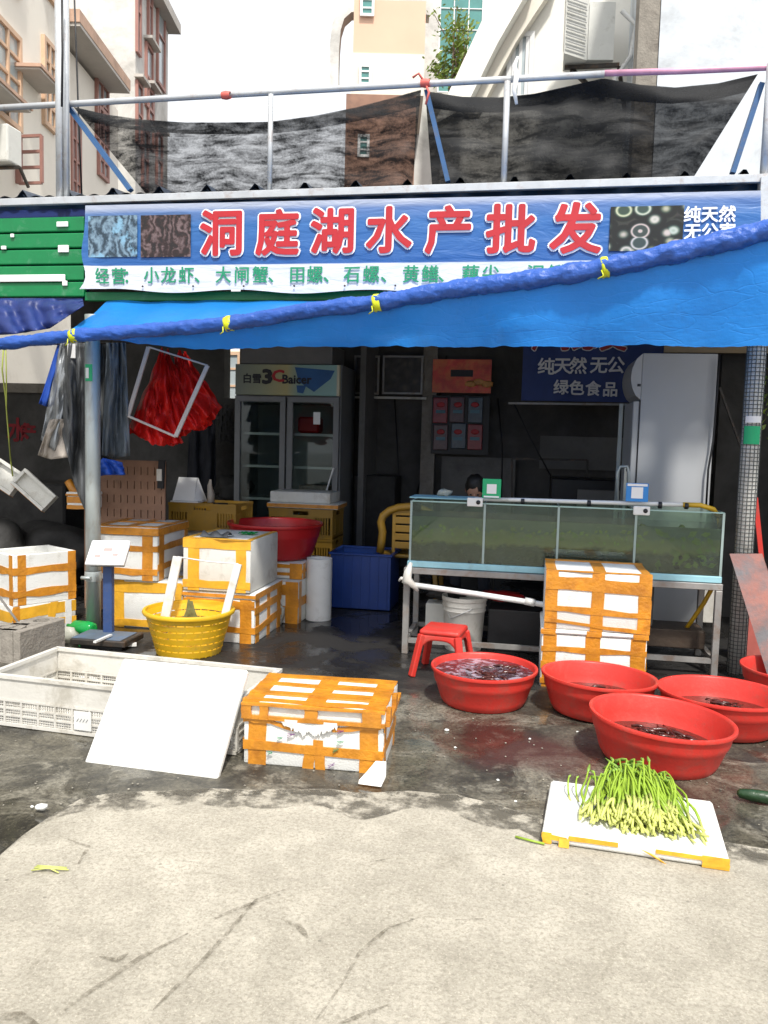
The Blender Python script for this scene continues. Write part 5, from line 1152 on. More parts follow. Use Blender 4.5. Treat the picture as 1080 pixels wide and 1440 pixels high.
al = obj('algae_clumps', mb, pm('yellow_green_algae', (.20, .26, .03), .5, .4, 12, .1, 50, trans=.2)); al['kind'] = 'stuff'; tag(al, 'yellow green weed clumps behind the tank glass', 'water weed')
# pipe along the top
mb = MB(); mb.tube([P(668, 704, 5.34) + Z * .01, P(740, 706, 5.34) + Z * .012, P(850, 709, 5.34) + Z * .01, P(960, 712, 5.34) + Z * .01], .014, 10)
ppo = thing('air_pipe', 'white plastic pipe lying along the top of the fish tank', 'pipe', P(668, 704, 5.34)); po = ppo.location.copy()
obj('tube', mb, M['pvc'], ppo, po)
mb = MB(); mb.tube([P(960, 712, 5.34) + Z * .01, P(985, 713, 5.34) + Z * .011, P(1003, 716, 5.36) + Z * .0, P(1010, 726, 5.4)], .016, 10); obj('yellow_end', mb, M['hose'], ppo, po)
for px in (735, 828, 928, 965):
    mb = MB(); c = P(px, 706 + (px - 700) * .027, 5.34) + Z * .008; mb.lathe([(.018, -.012), (.021, -.01), (.021, .01), (.018, .012)], n=12)
    for v in mb.b.verts: v.co = Vector((v.co.z, v.co.x, v.co.y)) + c
    obj('valve', mb, M['black'], ppo, po)
def qr(label, px0, px1, py0, py1, mat, ln, dxb, yb_):
    a, b = P(px0, py0, 5.30), P(px1, py1, 5.30); o_ = thing('payment_sign', label, 'sign', Vector(((a.x + b.x) / 2, 5.30, b.z)), 0, 'small payment signs on the tank'); of = o_.location.copy()
    mb = MB(); mb.box(a.x, b.x, 5.298, 5.304, b.z, a.z, .001); bd = obj('board', mb, mat, o_, of)
    w_ = b.x - a.x; h_ = a.z - b.z; cx = (a.x + b.x) / 2; cz_ = b.z + h_ * .48
    mb = MB(); mb.box(cx - w_ * .26, cx + w_ * .26, 5.2955, 5.2975, cz_ - w_ * .26, cz_ + w_ * .26); obj('blank_square', mb, M['paper'], o_, of)
    mb = MB(); mb.box(a.x + w_ * .05, b.x - w_ * .05, 5.2955, 5.2975, a.z - h_ * ln, a.z - .004) if ln else mb.box(a.x + .01, b.x - .01, 5.2955, 5.2975, b.z + .004, b.z + .014); obj('strip', mb, M['paper'] if ln else M['txwhite'], o_, of)
    c = P(dxb, yb_, 5.28); mb = MB(); mb.box(c.x - .05, c.x + .05, 5.262, 5.285, c.z - .028, c.z + .028, .006, 2); st_ = obj('holder', mb, M['pvc'], o_, of)
    mb = MB(); mb.lathe([(.014, 0), (.014, .003), (0, .003)], n=16)
    for v in mb.b.verts: v.co = Vector((v.co.x + c.x + .022, 5.262 - v.co.z, v.co.y + c.z))
    obj('hole', mb, M['black'], st_, of)
qr('green payment sign standing on the left part of the tank pipe', 679, 704, 673, 701, M['qgreen'], 0, 668, 706)
qr('blue payment sign with white header on the right part of the tank', 881, 911, 679, 706, M['qblue'], .16, 902, 718)
mb = MB(); p = P(625, 693, 5.7); mb.blob(p, .05, .04, .03, .6, 4); single('plastic_bag', mb, M['bag'], 'small clear plastic bag on the left back rim of the tank', 'bag')
mb = MB(); a, b = P(612, 700, 5.72), P(652, 694, 5.72); mb.box(a.x - .15, b.x + .1, 5.5, 5.775, tz1 + .004, tz1 + .012); single('lid_sheet', mb, M['tint'], 'pale blue sheet covering the left end of the tank top', 'sheet')
# slanted drain pipe and rag
dp = thing('drain_pipe', 'white plastic pipe slung low across the front of the stand', 'pipe', P(590, 823, 5.2)); dpo = dp.location.copy()
mb = MB(); mb.tube([P(578, 822, 5.21), P(675, 836, 5.19), P(770, 851, 5.19), P(840, 861, 5.2)], .018, 10); obj('tube', mb, M['pvc'], dp, dpo)
mb = MB(); mb.tube([P(738, 845, 5.19), P(752, 848, 5.19)], .024, 10); obj('coupling', mb, M['pvc'], dp, dpo)
mb = MB(); q = P(578, 815, 5.22)
mb.tube([q + Vector((-.005, .0, .11)), q + Vector((-.015, -.03, .05)), q + Vector((-.02, -.03, 0)), q + Vector((.02, -.03, -.03)), q + Vector((.05, -.02, -.07))], [.012, .025, .032, .02, .008], 9, fn=lambda i, k: 1 + .25 * math.sin(k * 2.3 + i)); mb.tube([q + Vector((-.02, -.03, 0)), q + Vector((-.06, -.03, .01)), q + Vector((-.075, -.02, -.01))], [.015, .012, .008], 6)
single('knotted_rag', mb, M['whitep'], 'white rag knotted round the left leg of the stand', 'rag')
# bucket, foam block, dark crates under the tank
bxx = P(652, 870, 5.5); bu = thing('white_bucket', 'dirty white plastic bucket with ribbed top under the tank', 'bucket', (bxx.x, 5.52, 0))
hbk = P(652, 837, 5.52).z
mb = MB(); r = .148; mb.lathe([(0, 0), (r * .82, 0), (r * .84, .01), (r * .95, hbk * .72), (r * .97, hbk * .73), (r * 1.0, hbk * .74), (r * .98, hbk * .76), (r * .98, hbk * .82), (r * 1.02, hbk * .83), (r, hbk * .85), (r, hbk * .92), (r * 1.04, hbk * .93), (r * 1.04, hbk), (r * .98, hbk), (r * .95, hbk * .9), (r * .8, .02), (0, .02)], n=40); obj('body', mb, M['whitep'], bu, smooth=40)
mb = MB(); mb.tube([(-r, -.02, hbk * .9), (-.08, -.13, hbk * .62), (.04, -.16, hbk * .8), (r, -.02, hbk * .9)], .004, 6); obj('handle', mb, M['wire'], bu)
x0 = P(598, 870, 5.62).x; mb = MB(); mb.box(x0, x0 + .2, 5.62, 5.78, 0, P(600, 848, 5.62).z, .008, 2); single('cream_foam_block', mb, M['foamd'], 'cream foam block standing behind the white bucket', 'foam block')
mb = MB(); p = P(628, 832, 5.65); mb.blob(p + Vector((0, .02, -.01)), .13, .08, .05, .6, 4, 3); single('dirty_rag_heap', mb, M['dark'], 'dark dirty rags piled on the cream foam block', 'rags')
x0 = P(687, 860, 5.55).x; x1 = P(762, 860, 5.55).x
mb = MB(); mb.box(x0, x1 + .5, 5.5, 5.76, .0, P(700, 857, 5.5).z, .008, 2); single('black_tub', mb, M['black'], 'black plastic tub behind the box stack under the tank', 'tub')
mb = MB(); p = P(705, 838, 5.6); mb.blob(p, .16, .07, .035, .4, 3, 3); single('red_bag', mb, M['redd'], 'dark red plastic bag on the black tub under the tank', 'bag')
a, b = P(845, 878, 5.5), P(988, 940, 5.5)
mb = MB(); mb.box(a.x - .12, b.x, 5.48, 5.76, .11, a.z, .006, 2); single('brown_tub', mb, pm('rusty_brown_tub', (.045, .03, .02), .6, .4, 6, .3, 30), 'rusty dark brown tub under the right end of the tank', 'tub')
mb = MB(); mb.box(a.x - .1, a.x + .33, 5.52, 5.74, a.z + .003, zb_ - .07, .006, 2); single('grey_crate', mb, pm('dull_grey', (.08, .08, .078), .7, .3, 6, .2, 30), 'dull grey crate on the brown tub below the tank', 'crate')
mb = MB(); p = P(995, 840, 5.95); mb.box(p.x - .06, p.x + .05, 5.93, 5.97, .2, .6); single('pale_board', mb, M['whitep'], 'narrow pale board behind the right stand leg', 'board')
# yellow hose
mb = MB(); mb.tube([P(1011, 728, 5.42), P(1014, 760, 5.45), P(1012, 800, 5.48), P(1004, 822, 5.45), P(990, 848, 5.5), P(972, 874, 5.56), P(960, 890, 5.6)], .014, 10); single('yellow_hose', mb, M['hose'], 'yellow hose dropping from the tank end into the brown tub', 'hose')

# ================================================================== STOOL
sx0 = G(624, 945); so_ = Vector((P(624, 900, 4.88).x, 4.88, 0)); stl = thing('red_stool', 'small red plastic stool beside the foamy red basin', 'stool', so_, R(-8)); stl.scale = (1.08, 1.08, 1.08)
hs_ = P(624, 884, 4.75).z; hs_ = .265
mb = MB(); mb.box(-.115, .115, -.115, .115, hs_ - .035, hs_, .016, 3); obj('seat', mb, M['red'], stl, smooth=40)
for sx in (-1, 1):
    for sy in (-1, 1):
        mb = MB(); mb.bar((sx * .102, sy * .102, hs_ - .03), (sx * .142, sy * .142, 0), .042, .030, bev=.006); obj('leg', mb, M['red'], stl)
for (a, b) in (((-1, -1), (1, -1)), ((-1, 1), (1, 1)), ((-1, -1), (-1, 1)), ((1, -1), (1, 1))):
    mb = MB(); n_ = 10   # arched apron
    pts = []
    def ap(u, v):
        t = 2 * u - 1; z = (hs_ - .028) - v * (.03 + .10 * abs(t) ** 4); k = .104 + .04 * (hs_ - z) / hs_
        x = a[0] + (b[0] - a[0]) * u; y = a[1] + (b[1] - a[1]) * u; return Vector((x * k, y * k, z))
    mb.grid(ap, 14, 3); o_ = obj('apron', mb, M['red'], stl); o_.modifiers.new('t', 'SOLIDIFY').thickness = .006
mb = MB(); mb.lathe([(0, .03), (.12, .03), (.14, .05), (.143, .05), (.125, .024), (0, .022)], (P(700, 918, 4.95).x, 4.98, .03), 32); single('metal_bowl', mb, M['pvc'], 'pale shallow dish edge behind the foamy red basin', 'dish')

# ================================================================== BACK LEFT: FRIDGE, CRATES
fx0, fx1, fy = P(330, 560, 7.9).x, P(479, 560, 7.9).x, 7.9; fz = P(400, 512, 7.9).z
fo_ = Vector(((fx0 + fx1) / 2, fy, 0)); fg = thing('display_fridge', 'old two door glass display fridge with printed header at the back', 'fridge', fo_)
hw = (fx1 - fx0) / 2
mb = MB(); mb.box(-hw, hw, .62, .66, .1, fz, .004); mb.box(-hw, -hw + .04, .04, .62, .1, fz - .0); mb.box(hw - .04, hw, .04, .62, .1, fz); mb.box(-hw, hw, .02, .62, 0, .12); mb.box(-hw + .04, hw - .04, .04, .62, fz - .38, fz - .0); obj('body', mb, M['fridgeg'], fg)
zh = P(400, 556, 7.9).z
mb = MB(); mb.box(-hw + .01, hw - .01, -.015, .035, zh, fz - .005, .004)
hm = bpy.data.materials.new('fridge_header_print'); hm.use_nodes = True; nt = hm.node_tree; tc = nn(nt, 'ShaderNodeTexCoord'); spx = nn(nt, 'ShaderNodeSeparateXYZ'); nt.links.new(tc.outputs['Generated'], spx.inputs[0])
c = ramp(nt, spx.outputs[0], [(0, (.2, .23, .2)), (.25, (.32, .34, .22)), (.5, (.5, .44, .2)), (.62, (.25, .4, .36)), (.97, (.3, .5, .48)), (.975, (.6, .55, .4))]); 
nt.links.new(c, nt.nodes['Principled BSDF'].inputs['Base Color'])
hd_ = obj('header', mb, hm, fg)
mb = MB(); 
def poly(mb, pts, y, mi=0): mb.face([Vector((x, y, z)) for x, z in pts], mi)
poly(mb, [(.08, fz - .03), (hw - .06, fz - .06), (hw - .1, fz - .14), (.28, fz - .27), (.20, fz - .22), (.12, fz - .17)], -.0175); poly(mb, [(.10, zh + .1), (.2, zh + .1), (.17, zh + .02), (.11, zh + .03)], -.0175); obj('blue_print', mb, pm('blue_print', (.02, .10, .28), .4), hd_)
zc = (zh + fz) / 2 + .0
text('白雪', .10, M['txblack'], (-.36, -.019, zc), hd_, bold=.003); text('3', .19, M['txblack'], (-.20, -.019, zc + .02), hd_, bold=.010, wide=1.3); text('C', .16, M['txred'], (-.09, -.019, zc + .03), hd_, bold=.006, wide=1.2); text('Baicer', .12, M['txblack'], (.10, -.0195, zc), hd_, bold=.004)
for k in (0, 1):
    xa = -hw + .01 + k * (hw - .0); xb = xa + hw - .02; zt_, zb__ = zh - .012, .16; mb = MB(); t_ = .055
    mb.box(xa, xb, -.02, .03, zt_ - t_, zt_, .004); mb.box(xa, xb, -.02, .03, zb__, zb__ + .08, .004); mb.box(xa, xa + t_, -.02, .03, zb__ + .08, zt_ - t_); mb.box(xb - t_, xb, -.02, .03, zb__ + .08, zt_ - t_)
    dr = obj('door', mb, M['fridgeg'], fg)
    mb = MB(); mb.box(xa + t_ - .004, xb - t_ + .004, .0, .008, zb__ + .08, zt_ - t_); obj('pane', mb, M['glass'], dr)
    for q in range(4):
        zq = .45 + q * .33; mb = MB(); mb.box(xa + .05, xb - .05, .08, .092, zq - .012, zq + .012); 
        for j in range(12): mb.bar((xa + .05 + j * (xb - xa - .1) / 11, .09, zq), (xa + .05 + j * (xb - xa - .1) / 11, .58, zq), .004, .004)
        obj('shelf', mb, M['wire'], fg)
mb = MB(); mb.box(.28, .35, -.024, -.021, zh - .28, zh - .16); obj('notice', mb, M['paper'], fg)
mb = MB(); mb.box(.1, .42, .12, .4, .79, .93, .01); single('stacked_cartons', mb, pm('pale_pink_packs', (.4, .3, .25), .6, .3, 30, .1), 'pale packs stacked on a shelf inside the old fridge', 'packs', loc=None).location += fo_
mb = MB(); mb.box(.08, .3, .12, .3, 1.46, 1.62, .02); single('red_pack', mb, M['redd'], 'dark red pack on the top right fridge shelf', 'pack').location += fo_
mb = MB(); mb.bar((.42, -.035, .85), (.5, -.035, 1.12), .03, .012); single('pale_stick', mb, M['paper'], 'pale stick leaning against the right fridge door', 'stick').location += fo_
mb = MB(); mb.box(-.5, .45, .02, .55, 0, .2, .01, 2); b_ = single('carton', mb, pm('grey_carton', (.16, .155, .15), .7, .15, 5, .1), 'grey carton lying on top of the old display fridge', 'carton'); b_.location += Vector((fo_.x, fo_.y, fz + .001))

def crate(label, loc, rz, w_, d_, h_, mat, group='yellow plastic crates', nm='plastic_crate'):
    t = thing(nm, label, 'crate', loc, rz, group); th = .012
    mb = MB(); mb.box(-w_ / 2, w_ / 2, 0, d_, 0, .012); obj('floor', mb, mat, t)
    for (L_, org, ax_, nr) in ((w_ / 2, (0, 0, 0), (1, 0, 0), (0, 1, 0)), (w_ / 2, (0, d_, 0), (1, 0, 0), (0, 1, 0)), (d_ / 2 - .012, (-w_ / 2 + .006, d_ / 2, 0), (0, 1, 0), (1, 0, 0)), (d_ / 2 - .012, (w_ / 2 - .006, d_ / 2, 0), (0, 1, 0), (1, 0, 0))):
        m1 = MB(); ax_ = Vector(ax_); nr = Vector(nr); org = Vector(org)
        def rb(u0, u1, v0, v1, th_): m1.obox(org + ax_ * ((u0 + u1) / 2) + Z * ((v0 + v1) / 2), ax_, nr, Z, (u1 - u0) / 2, th_ / 2, (v1 - v0) / 2)
        rb(-L_ - .004, L_ + .004, h_ - .02, h_, .022); rb(-L_, L_, h_ - .075, h_ - .055, .010); rb(-L_, L_, 0, .035, .012); rb(-L_, -.07, h_ - .055, h_ - .02, .010); rb(.07, L_, h_ - .055, h_ - .02, .010)
        zones = [(-L_, -L_ * .93), (-L_ * .45, -L_ * .30), (L_ * .30, L_ * .45), (L_ * .93, L_)]
        for z_ in zones: rb(z_[0], z_[1], .035, h_ - .075, .012)
        rb(-L_ * .30, L_ * .30, .035, h_ - .075, .009)
        for sgn in (-1, 1):
            for k in range(1, 6): u = sgn * (L_ * .45 + L_ * .48 * k / 6); rb(u - .006, u + .006, .035, h_ - .075, .009)
        obj('side_wall', m1, mat, t)
    return t
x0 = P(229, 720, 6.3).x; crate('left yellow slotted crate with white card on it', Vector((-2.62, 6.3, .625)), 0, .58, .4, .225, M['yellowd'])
mb = MB(); a = P(241, 708, 6.38); z0 = .86
c0 = Vector((a.x, 6.4, z0))
slab4(mb, [Vector((a.x, 6.40, z0)), Vector((a.x + .20, 6.38, z0)), Vector((a.x + .19, 6.46, z0 + .19)), Vector((a.x + .02, 6.48, z0 + .19))], (0, .01, 0), 1)
slab4(mb, [Vector((a.x + .203, 6.38, z0)), Vector((a.x + .25, 6.52, z0)), Vector((a.x + .193, 6.47, z0 + .19))], (.004, .0, 0), 1); mb.box(a.x, a.x + .24, 6.36, 6.56, z0 - .012, z0 - .002)
single('folded_card', mb, M['paper'], 'white folded card sign standing on the left yellow crate', 'card')
mb = MB(); p = P(296, 703, 6.45); 
mb.tube([p + Vector((0, 0, -.02)), p + Vector((.0, 0, .05)), p + Vector((-.01, 0, .12)), p + Vector((0, 0, .17))], [.035, .028, .018, .008], 7, fn=lambda i, k: 1 + .3 * math.sin(k * 2.1 + i)); single('foil_wrap', mb, M['beigecl'], 'small twisted wrapper standing on the left yellow crate', 'wrapper')
for k in range(3):
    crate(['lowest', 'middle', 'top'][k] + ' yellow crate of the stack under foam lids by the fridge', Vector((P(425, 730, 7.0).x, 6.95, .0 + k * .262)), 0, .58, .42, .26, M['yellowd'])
xx = P(425, 730, 7.0).x
foam_box('orange edged foam lid lying on the yellow crate stack', Vector((xx + .02, 6.92, .788)), R(2), .64, .42, .045, 0, False, [('F', Hh(.5, .7)), ('R', Hh(.5, .7))], 'foamd', group='foam lids by the fridge')
foam_box('thick plain grey foam slab on top of the crate stack by the fridge', Vector((xx - .02, 6.98, .834)), 0, .55, .38, .095, 0, False, [], 'foamd', group='foam lids by the fridge')
# blue tub
a, b = P(465, 776, 6.55), P(550, 776, 6.55); w_ = b.x - a.x; hz = a.z
t = thing('blue_tub', 'deep blue plastic tub on the floor beside the white pipe', 'tub', Vector(((a.x + b.x) / 2, 6.55, 0)))
mb = MB()
for (x0, x1, y0, y1) in ((-w_ / 2, w_ / 2, 0, .012), (-w_ / 2, w_ / 2, .45, .462), (-w_ / 2, -w_ / 2 + .012, .013, .449), (w_ / 2 - .012, w_ / 2, .013, .449)): mb.box(x0, x1, y0, y1, .0, hz - .02)
mb.box(-w_ / 2, w_ / 2, 0, .46, 0, .01); obj('body', mb, M['bluep'], t)
mb = MB()
for (x0, x1, y0, y1) in ((-w_ / 2 - .015, w_ / 2 + .015, -.015, .014), (-w_ / 2 - .015, w_ / 2 + .015, .448, .477), (-w_ / 2 - .015, -w_ / 2 + .014, .015, .447), (w_ / 2 - .014, w_ / 2 + .015, .015, .447)): mb.box(x0, x1, y0, y1, hz - .02, hz, .004)
obj('rim', mb, M['bluep'], t)
mb = MB(); 
for k in range(7): mb.box(-w_ / 2 + .03 + k * (w_ - .06) / 6 - .006, -w_ / 2 + .03 + k * (w_ - .06) / 6 + .006, -.008, -.001, .02, hz - .022)
obj('ribs', mb, M['bluep'], t)
# standing pipe
p = G(443, 874); mb = MB(); hh_ = P(443, 785, 6.1).z; mb.lathe([(.093, 0), (.1, 0), (.1, hh_), (.093, hh_), (.093, .01)], (p.x, 6.12, 0), 36)
single('standing_pipe', mb, M['pvc'], 'short thick white plastic pipe standing upright on the wet floor', 'pipe', smooth=40)
mb = MB(); p = G(393, 878); mb.blob(p + Vector((0, 0, .08)), .035, .03, .09, .6, 4, 2); single('plastic_wrap', mb, M['bag'], 'crumpled clear plastic wrap at the foot of the taped boxes', 'plastic wrap')
# yellow chair
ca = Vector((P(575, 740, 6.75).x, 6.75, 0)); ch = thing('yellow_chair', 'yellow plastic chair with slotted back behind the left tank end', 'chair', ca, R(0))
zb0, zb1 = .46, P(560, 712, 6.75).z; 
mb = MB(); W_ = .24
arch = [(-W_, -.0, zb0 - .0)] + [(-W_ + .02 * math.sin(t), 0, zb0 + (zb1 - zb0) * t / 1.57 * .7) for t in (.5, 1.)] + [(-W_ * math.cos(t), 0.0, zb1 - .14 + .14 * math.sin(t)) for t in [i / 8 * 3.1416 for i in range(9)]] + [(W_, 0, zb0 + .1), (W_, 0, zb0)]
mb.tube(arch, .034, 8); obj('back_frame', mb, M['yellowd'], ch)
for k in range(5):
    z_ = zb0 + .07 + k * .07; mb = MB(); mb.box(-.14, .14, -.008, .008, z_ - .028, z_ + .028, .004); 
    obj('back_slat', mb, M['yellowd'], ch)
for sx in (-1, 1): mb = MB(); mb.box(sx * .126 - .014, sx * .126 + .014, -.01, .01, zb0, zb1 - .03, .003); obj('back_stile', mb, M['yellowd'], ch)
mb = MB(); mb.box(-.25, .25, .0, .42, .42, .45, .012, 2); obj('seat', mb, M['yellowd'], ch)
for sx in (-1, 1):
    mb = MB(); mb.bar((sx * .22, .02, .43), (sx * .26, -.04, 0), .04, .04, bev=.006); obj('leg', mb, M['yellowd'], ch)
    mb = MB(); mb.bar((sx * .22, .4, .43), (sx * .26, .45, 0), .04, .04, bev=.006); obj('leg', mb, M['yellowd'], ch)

# ================================================================== WHITE FREEZER right
wx0, wx1, wy = P(899, 600, 6.35).x, P(1006, 600, 6.3).x, 6.35; wz = P(950, 497, 6.35).z
wo_ = Vector(((wx0 + wx1) / 2, wy, 0)); fz_ = thing('white_fridge', 'tall white upright fridge seen from its side behind the tank', 'fridge', wo_)
hw = (wx1 - wx0) / 2
mb = MB(); mb.box(-hw, hw, 0, .6, .05, wz, .006, 2); obj('body', mb, M['fridge'], fz_, smooth=40)
mb = MB(); n_ = 10; zt_, zb__ = wz - .004, P(890, 562, 6.35).z
pr_ = [(-hw - .002, zb__)] + [(-hw - .075 * math.sin(3.1416 * i / n_) ** .6 - .002, zb__ + (zt_ - zb__) * i / n_) for i in range(1, n_)] + [(-hw - .002, zt_)]
va = [mb.b.verts.new((x, .0, z)) for x, z in pr_]; vb_ = [mb.b.verts.new((x, .6, z)) for x, z in pr_]
mb.b.faces.new(va); mb.b.faces.new(vb_[::-1])
for i in range(len(pr_)): j = (i + 1) % len(pr_); mb.b.faces.new((va[i], va[j], vb_[j], vb_[i]))
obj('header', mb, M['fridge'], fz_)
mb = MB(); mb.box(-hw - .05, -hw - .004, .01, .59, .1, zb__ - .01, .006); dr = obj('door', mb, M['fridge'], fz_)
mb = MB(); mb.box(-hw - .0035, -hw - .0005, -.002, .6, .1, zb__ - .005); obj('gasket', mb, M['black'], fz_)
mb = MB(); mb.box(-hw - .03, -hw - .005, -.003, -.0005, zt_ - .24, zt_ - .22); obj('badge', mb, M['black'], fz_)
mb = MB(); mb.bar((-hw - .075, .06, .7), (-hw - .075, .06, 1.25), .02, .02); mb.bar((-hw - .075, .06, .72), (-hw - .05, .06, .72), .02, .02); mb.bar((-hw - .075, .06, 1.23), (-hw - .05, .06, 1.23), .02, .02); obj('handle', mb, M['galv'], dr)
mb = MB(); mb.tube([P(1012, 500, 6.3), P(1008, 560, 6.3), P(1003, 620, 6.3), P(996, 660, 6.3), P(993, 712, 6.3)], .008, 6); single('power_cable', mb, M['black'], 'black power cable hanging down the white fridge side', 'cable')
# sliver of galvanised frame left of it
mb = MB()
for px in (872, 880): mb.bar(Vector((P(px, 600, 6.9).x, 6.9, 0)), Vector((P(px, 600, 6.9).x, 6.9, 1.75)), .03, .03)
single('steel_uprights', mb, M['galv'], 'pair of thin steel uprights left of the white fridge', 'uprights')
mb = MB(); p0 = P(868, 708, 6.2); mb.tube([P(868, 720, 6.2), P(868, 665, 6.2), P(872, 656, 6.2), P(882, 656, 6.2), P(884, 664, 6.2), P(884, 720, 6.2)], .012, 8); single('bent_pipe', mb, M['galv'], 'bent grey pipe hook left of the white fridge foot', 'pipe')

# ================================================================== BACK WALL THINGS
yb = 8.80
a, b = P(738, 440, 8.3), P(893, 566, 8.3)
io = Vector(((a.x + b.x) / 2, 8.3, b.z)); ib = thing('inner_banner', 'dark blue banner with white characters hanging inside the shop', 'banner', io)
mb = MB(); mb.grid(lambda u, v: Vector((a.x + (b.x + .3 - a.x) * u, 8.3 + .012 * math.sin(u * 20), b.z + (a.z - b.z) * v)), 40, 6); obj('sheet', mb, pm('navy_print', (.012, .04, .2), .5, .15, 5, .2, 10), ib, io)
for s_, x, y, sz in (('纯', 768, 517, .17), ('天', 791, 516, .17), ('然', 813, 516, .17), ('无', 842, 515, .17), ('公', 866, 515, .17), ('绿', 789, 546, .15), ('色', 811, 547, .15), ('食', 834, 548, .15), ('品', 858, 549, .15)):
    text(s_, sz, M['txwhite'], P(x, y, 8.27), ib, bold=.004, off=io)
for s_, x in (('产', 772), ('批', 812), ('发', 858)):
    text(s_, .33, M['txwhite'], P(x, 474, 8.272), ib, bold=.016, off=io); text(s_, .33, M['txred'], P(x, 474, 8.265), ib, bold=.006, off=io)
mb = MB(); mb.bar(P(715, 567, 8.28), P(893, 569, 8.28), .02, .02); single('hanging_rod', mb, M['frame'], 'thin pale rod under the inner navy banner', 'rod')
# orange poster and packs
a, b = P(609, 505, yb), P(690, 553, yb)
po_ = Vector(((a.x + b.x) / 2, yb, b.z)); pz = thing('orange_poster', 'orange red poster with food picture on the dark back wall', 'poster', po_)
mb = MB(); mb.box(a.x, b.x, yb, yb + .02, b.z, a.z); 
obj('print', mb, pm('orange_red_print', (.75, .09, .06), .4, .3, 6, 0, 10, dirt=((.8, .3, .08), .6, 4)), pz, po_)
mb = MB(); q0, q1 = P(634, 520, yb), P(665, 530, yb); mb.box(q0.x, q1.x, yb - .006, yb - .001, q1.z, q0.z); tt = obj('title_bar', mb, M['txblack'], pz, po_)
mb = MB(); c = P(672, 540, yb); 
for k in range(3): mb.blob((c.x - .08 + k * .09, yb - .003, c.z + .02 * (k % 2)), .06, .002, .035, .3, 3, 2, k)
obj('printed_food', mb, pm('orange_food_print', (.65, .3, .08), .5, .3, 14, 0), pz, po_)
hb_ = Vector((P(648, 600, yb).x, yb, P(648, 640, yb).z)); hp = thing('pack_card', 'dark hanging card of red and blue snack packs below the orange poster', 'pack card', hb_)
a, b = P(608, 556, yb), P(686, 640, yb); mb = MB(); mb.box(a.x, b.x, yb + .01, yb + .02, b.z, a.z); obj('card', mb, M['black'], hp, hb_)
random.seed(4)
for i in range(3):
    for j in range(2):
        c = P(620 + i * 24, 576 + j * 38, yb); mt = pm('pack_print', [(.25, .02, .03), (.10, .05, .06), (.06, .09, .12)][(i + j) % 3], .35, .3, 20, .1)
        mb = MB(); mb.obox((c.x + rnd(-.01, .01), yb - .01, c.z + rnd(-.012, .012)), (1, 0, 0), (0, 1, 0), Z, .078, .016, .135, .008, 2); pk = obj('pack', mb, mt, hp, hb_)
        mb = MB(); mb.blob((c.x, yb - .028, c.z + .05), .045, .003, .028, .1, 2, 2, i); obj('emblem', mb, M['txred'], pk, hb_)
        mb = MB(); mb.box(c.x - .05, c.x + .05, yb - .0285, yb - .0265, c.z - .04, c.z - .005); obj('print_band', mb, pm('teal_print', (.05, .16, .22), .4), pk, hb_)
# framed pictures
for k, (x0, x1) in enumerate(((499, 533), (539, 594))):
    a, b = P(x0, 500, yb), P(x1, 555, yb); fo2 = Vector(((a.x + b.x) / 2, yb, b.z))
    f_ = thing('framed_picture', ['narrow dark framed picture nearest the old fridge', 'wider dark framed picture right of the narrow one'][k], 'picture', fo2, 0, 'framed pictures on the back wall')
    mb = MB(); t_ = .02; mb.box(a.x, b.x, yb - .02, yb, b.z, b.z + t_); mb.box(a.x, b.x, yb - .02, yb, a.z - t_, a.z); mb.box(a.x, a.x + t_, yb - .02, yb, b.z + t_, a.z - t_); mb.box(b.x - t_, b.x, yb - .02, yb, b.z + t_, a.z - t_); obj('frame', mb, M['frame'], f_, fo2)
    mb = MB(); mb.box(a.x + .01, b.x - .01, yb - .008, yb - .002, b.z + .01, a.z - .01); obj('print', mb, photo_mat('dark_picture_print', ((.12, .1, .07), (.05, .05, .045), (.03, .025, .03)), 10, (.02, .018, .015)), f_, fo2)
mb = MB(); a, b = P(497, 557, yb), P(600, 562, yb); mb.box(a.x, b.x, yb - .03, yb, b.z, a.z); single('pale_ledge', mb, M['whitep'], 'thin pale ledge strip beneath the framed pictures', 'ledge')
sheet('dark blue work jacket hung on the back wall left of the old fridge', 'jacket', 'work_jacket', M['shirt'], [(268, 560), (285, 556), (302, 560)], [(262, 690), (282, 696), (304, 688)], 8.5, 24, 14, .04, 2, seed=9)
for k, (x, y0, x1, y1) in enumerate(((555, 560, 558, 770), (628, 500, 585, 700), (700, 560, 705, 700))):
    mb = MB(); mb.tube([P(x, y0, 8.93), P((x + x1) / 2 + 4, (y0 + y1) / 2, 8.93), P(x1, y1, 8.93)], .008, 5); single('wall_wire', mb, M['black'], ['thin wire running down the wall below the framed pictures', 'thin wire slanting down the wall left of the orange poster', 'thin wire on the wall right of the orange poster'][k], 'wire')
mb = MB(); a, b = P(596, 500, 8.86), P(606, 800, 8.86); mb.box(a.x, b.x, 8.84, 8.89, .0, 2.6); single('wall_pipe', mb, M['cement'], 'grey conduit running up the wall left of the orange poster', 'conduit')
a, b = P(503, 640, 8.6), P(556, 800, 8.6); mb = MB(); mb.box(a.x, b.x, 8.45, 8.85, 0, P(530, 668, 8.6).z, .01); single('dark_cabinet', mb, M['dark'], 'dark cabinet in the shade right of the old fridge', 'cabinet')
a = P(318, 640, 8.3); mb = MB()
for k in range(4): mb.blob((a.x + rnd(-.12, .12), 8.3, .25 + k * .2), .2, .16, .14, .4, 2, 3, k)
single('sack_pile', mb, M['dark'], 'pile of dark sacks in the shade left of the old fridge', 'sacks')
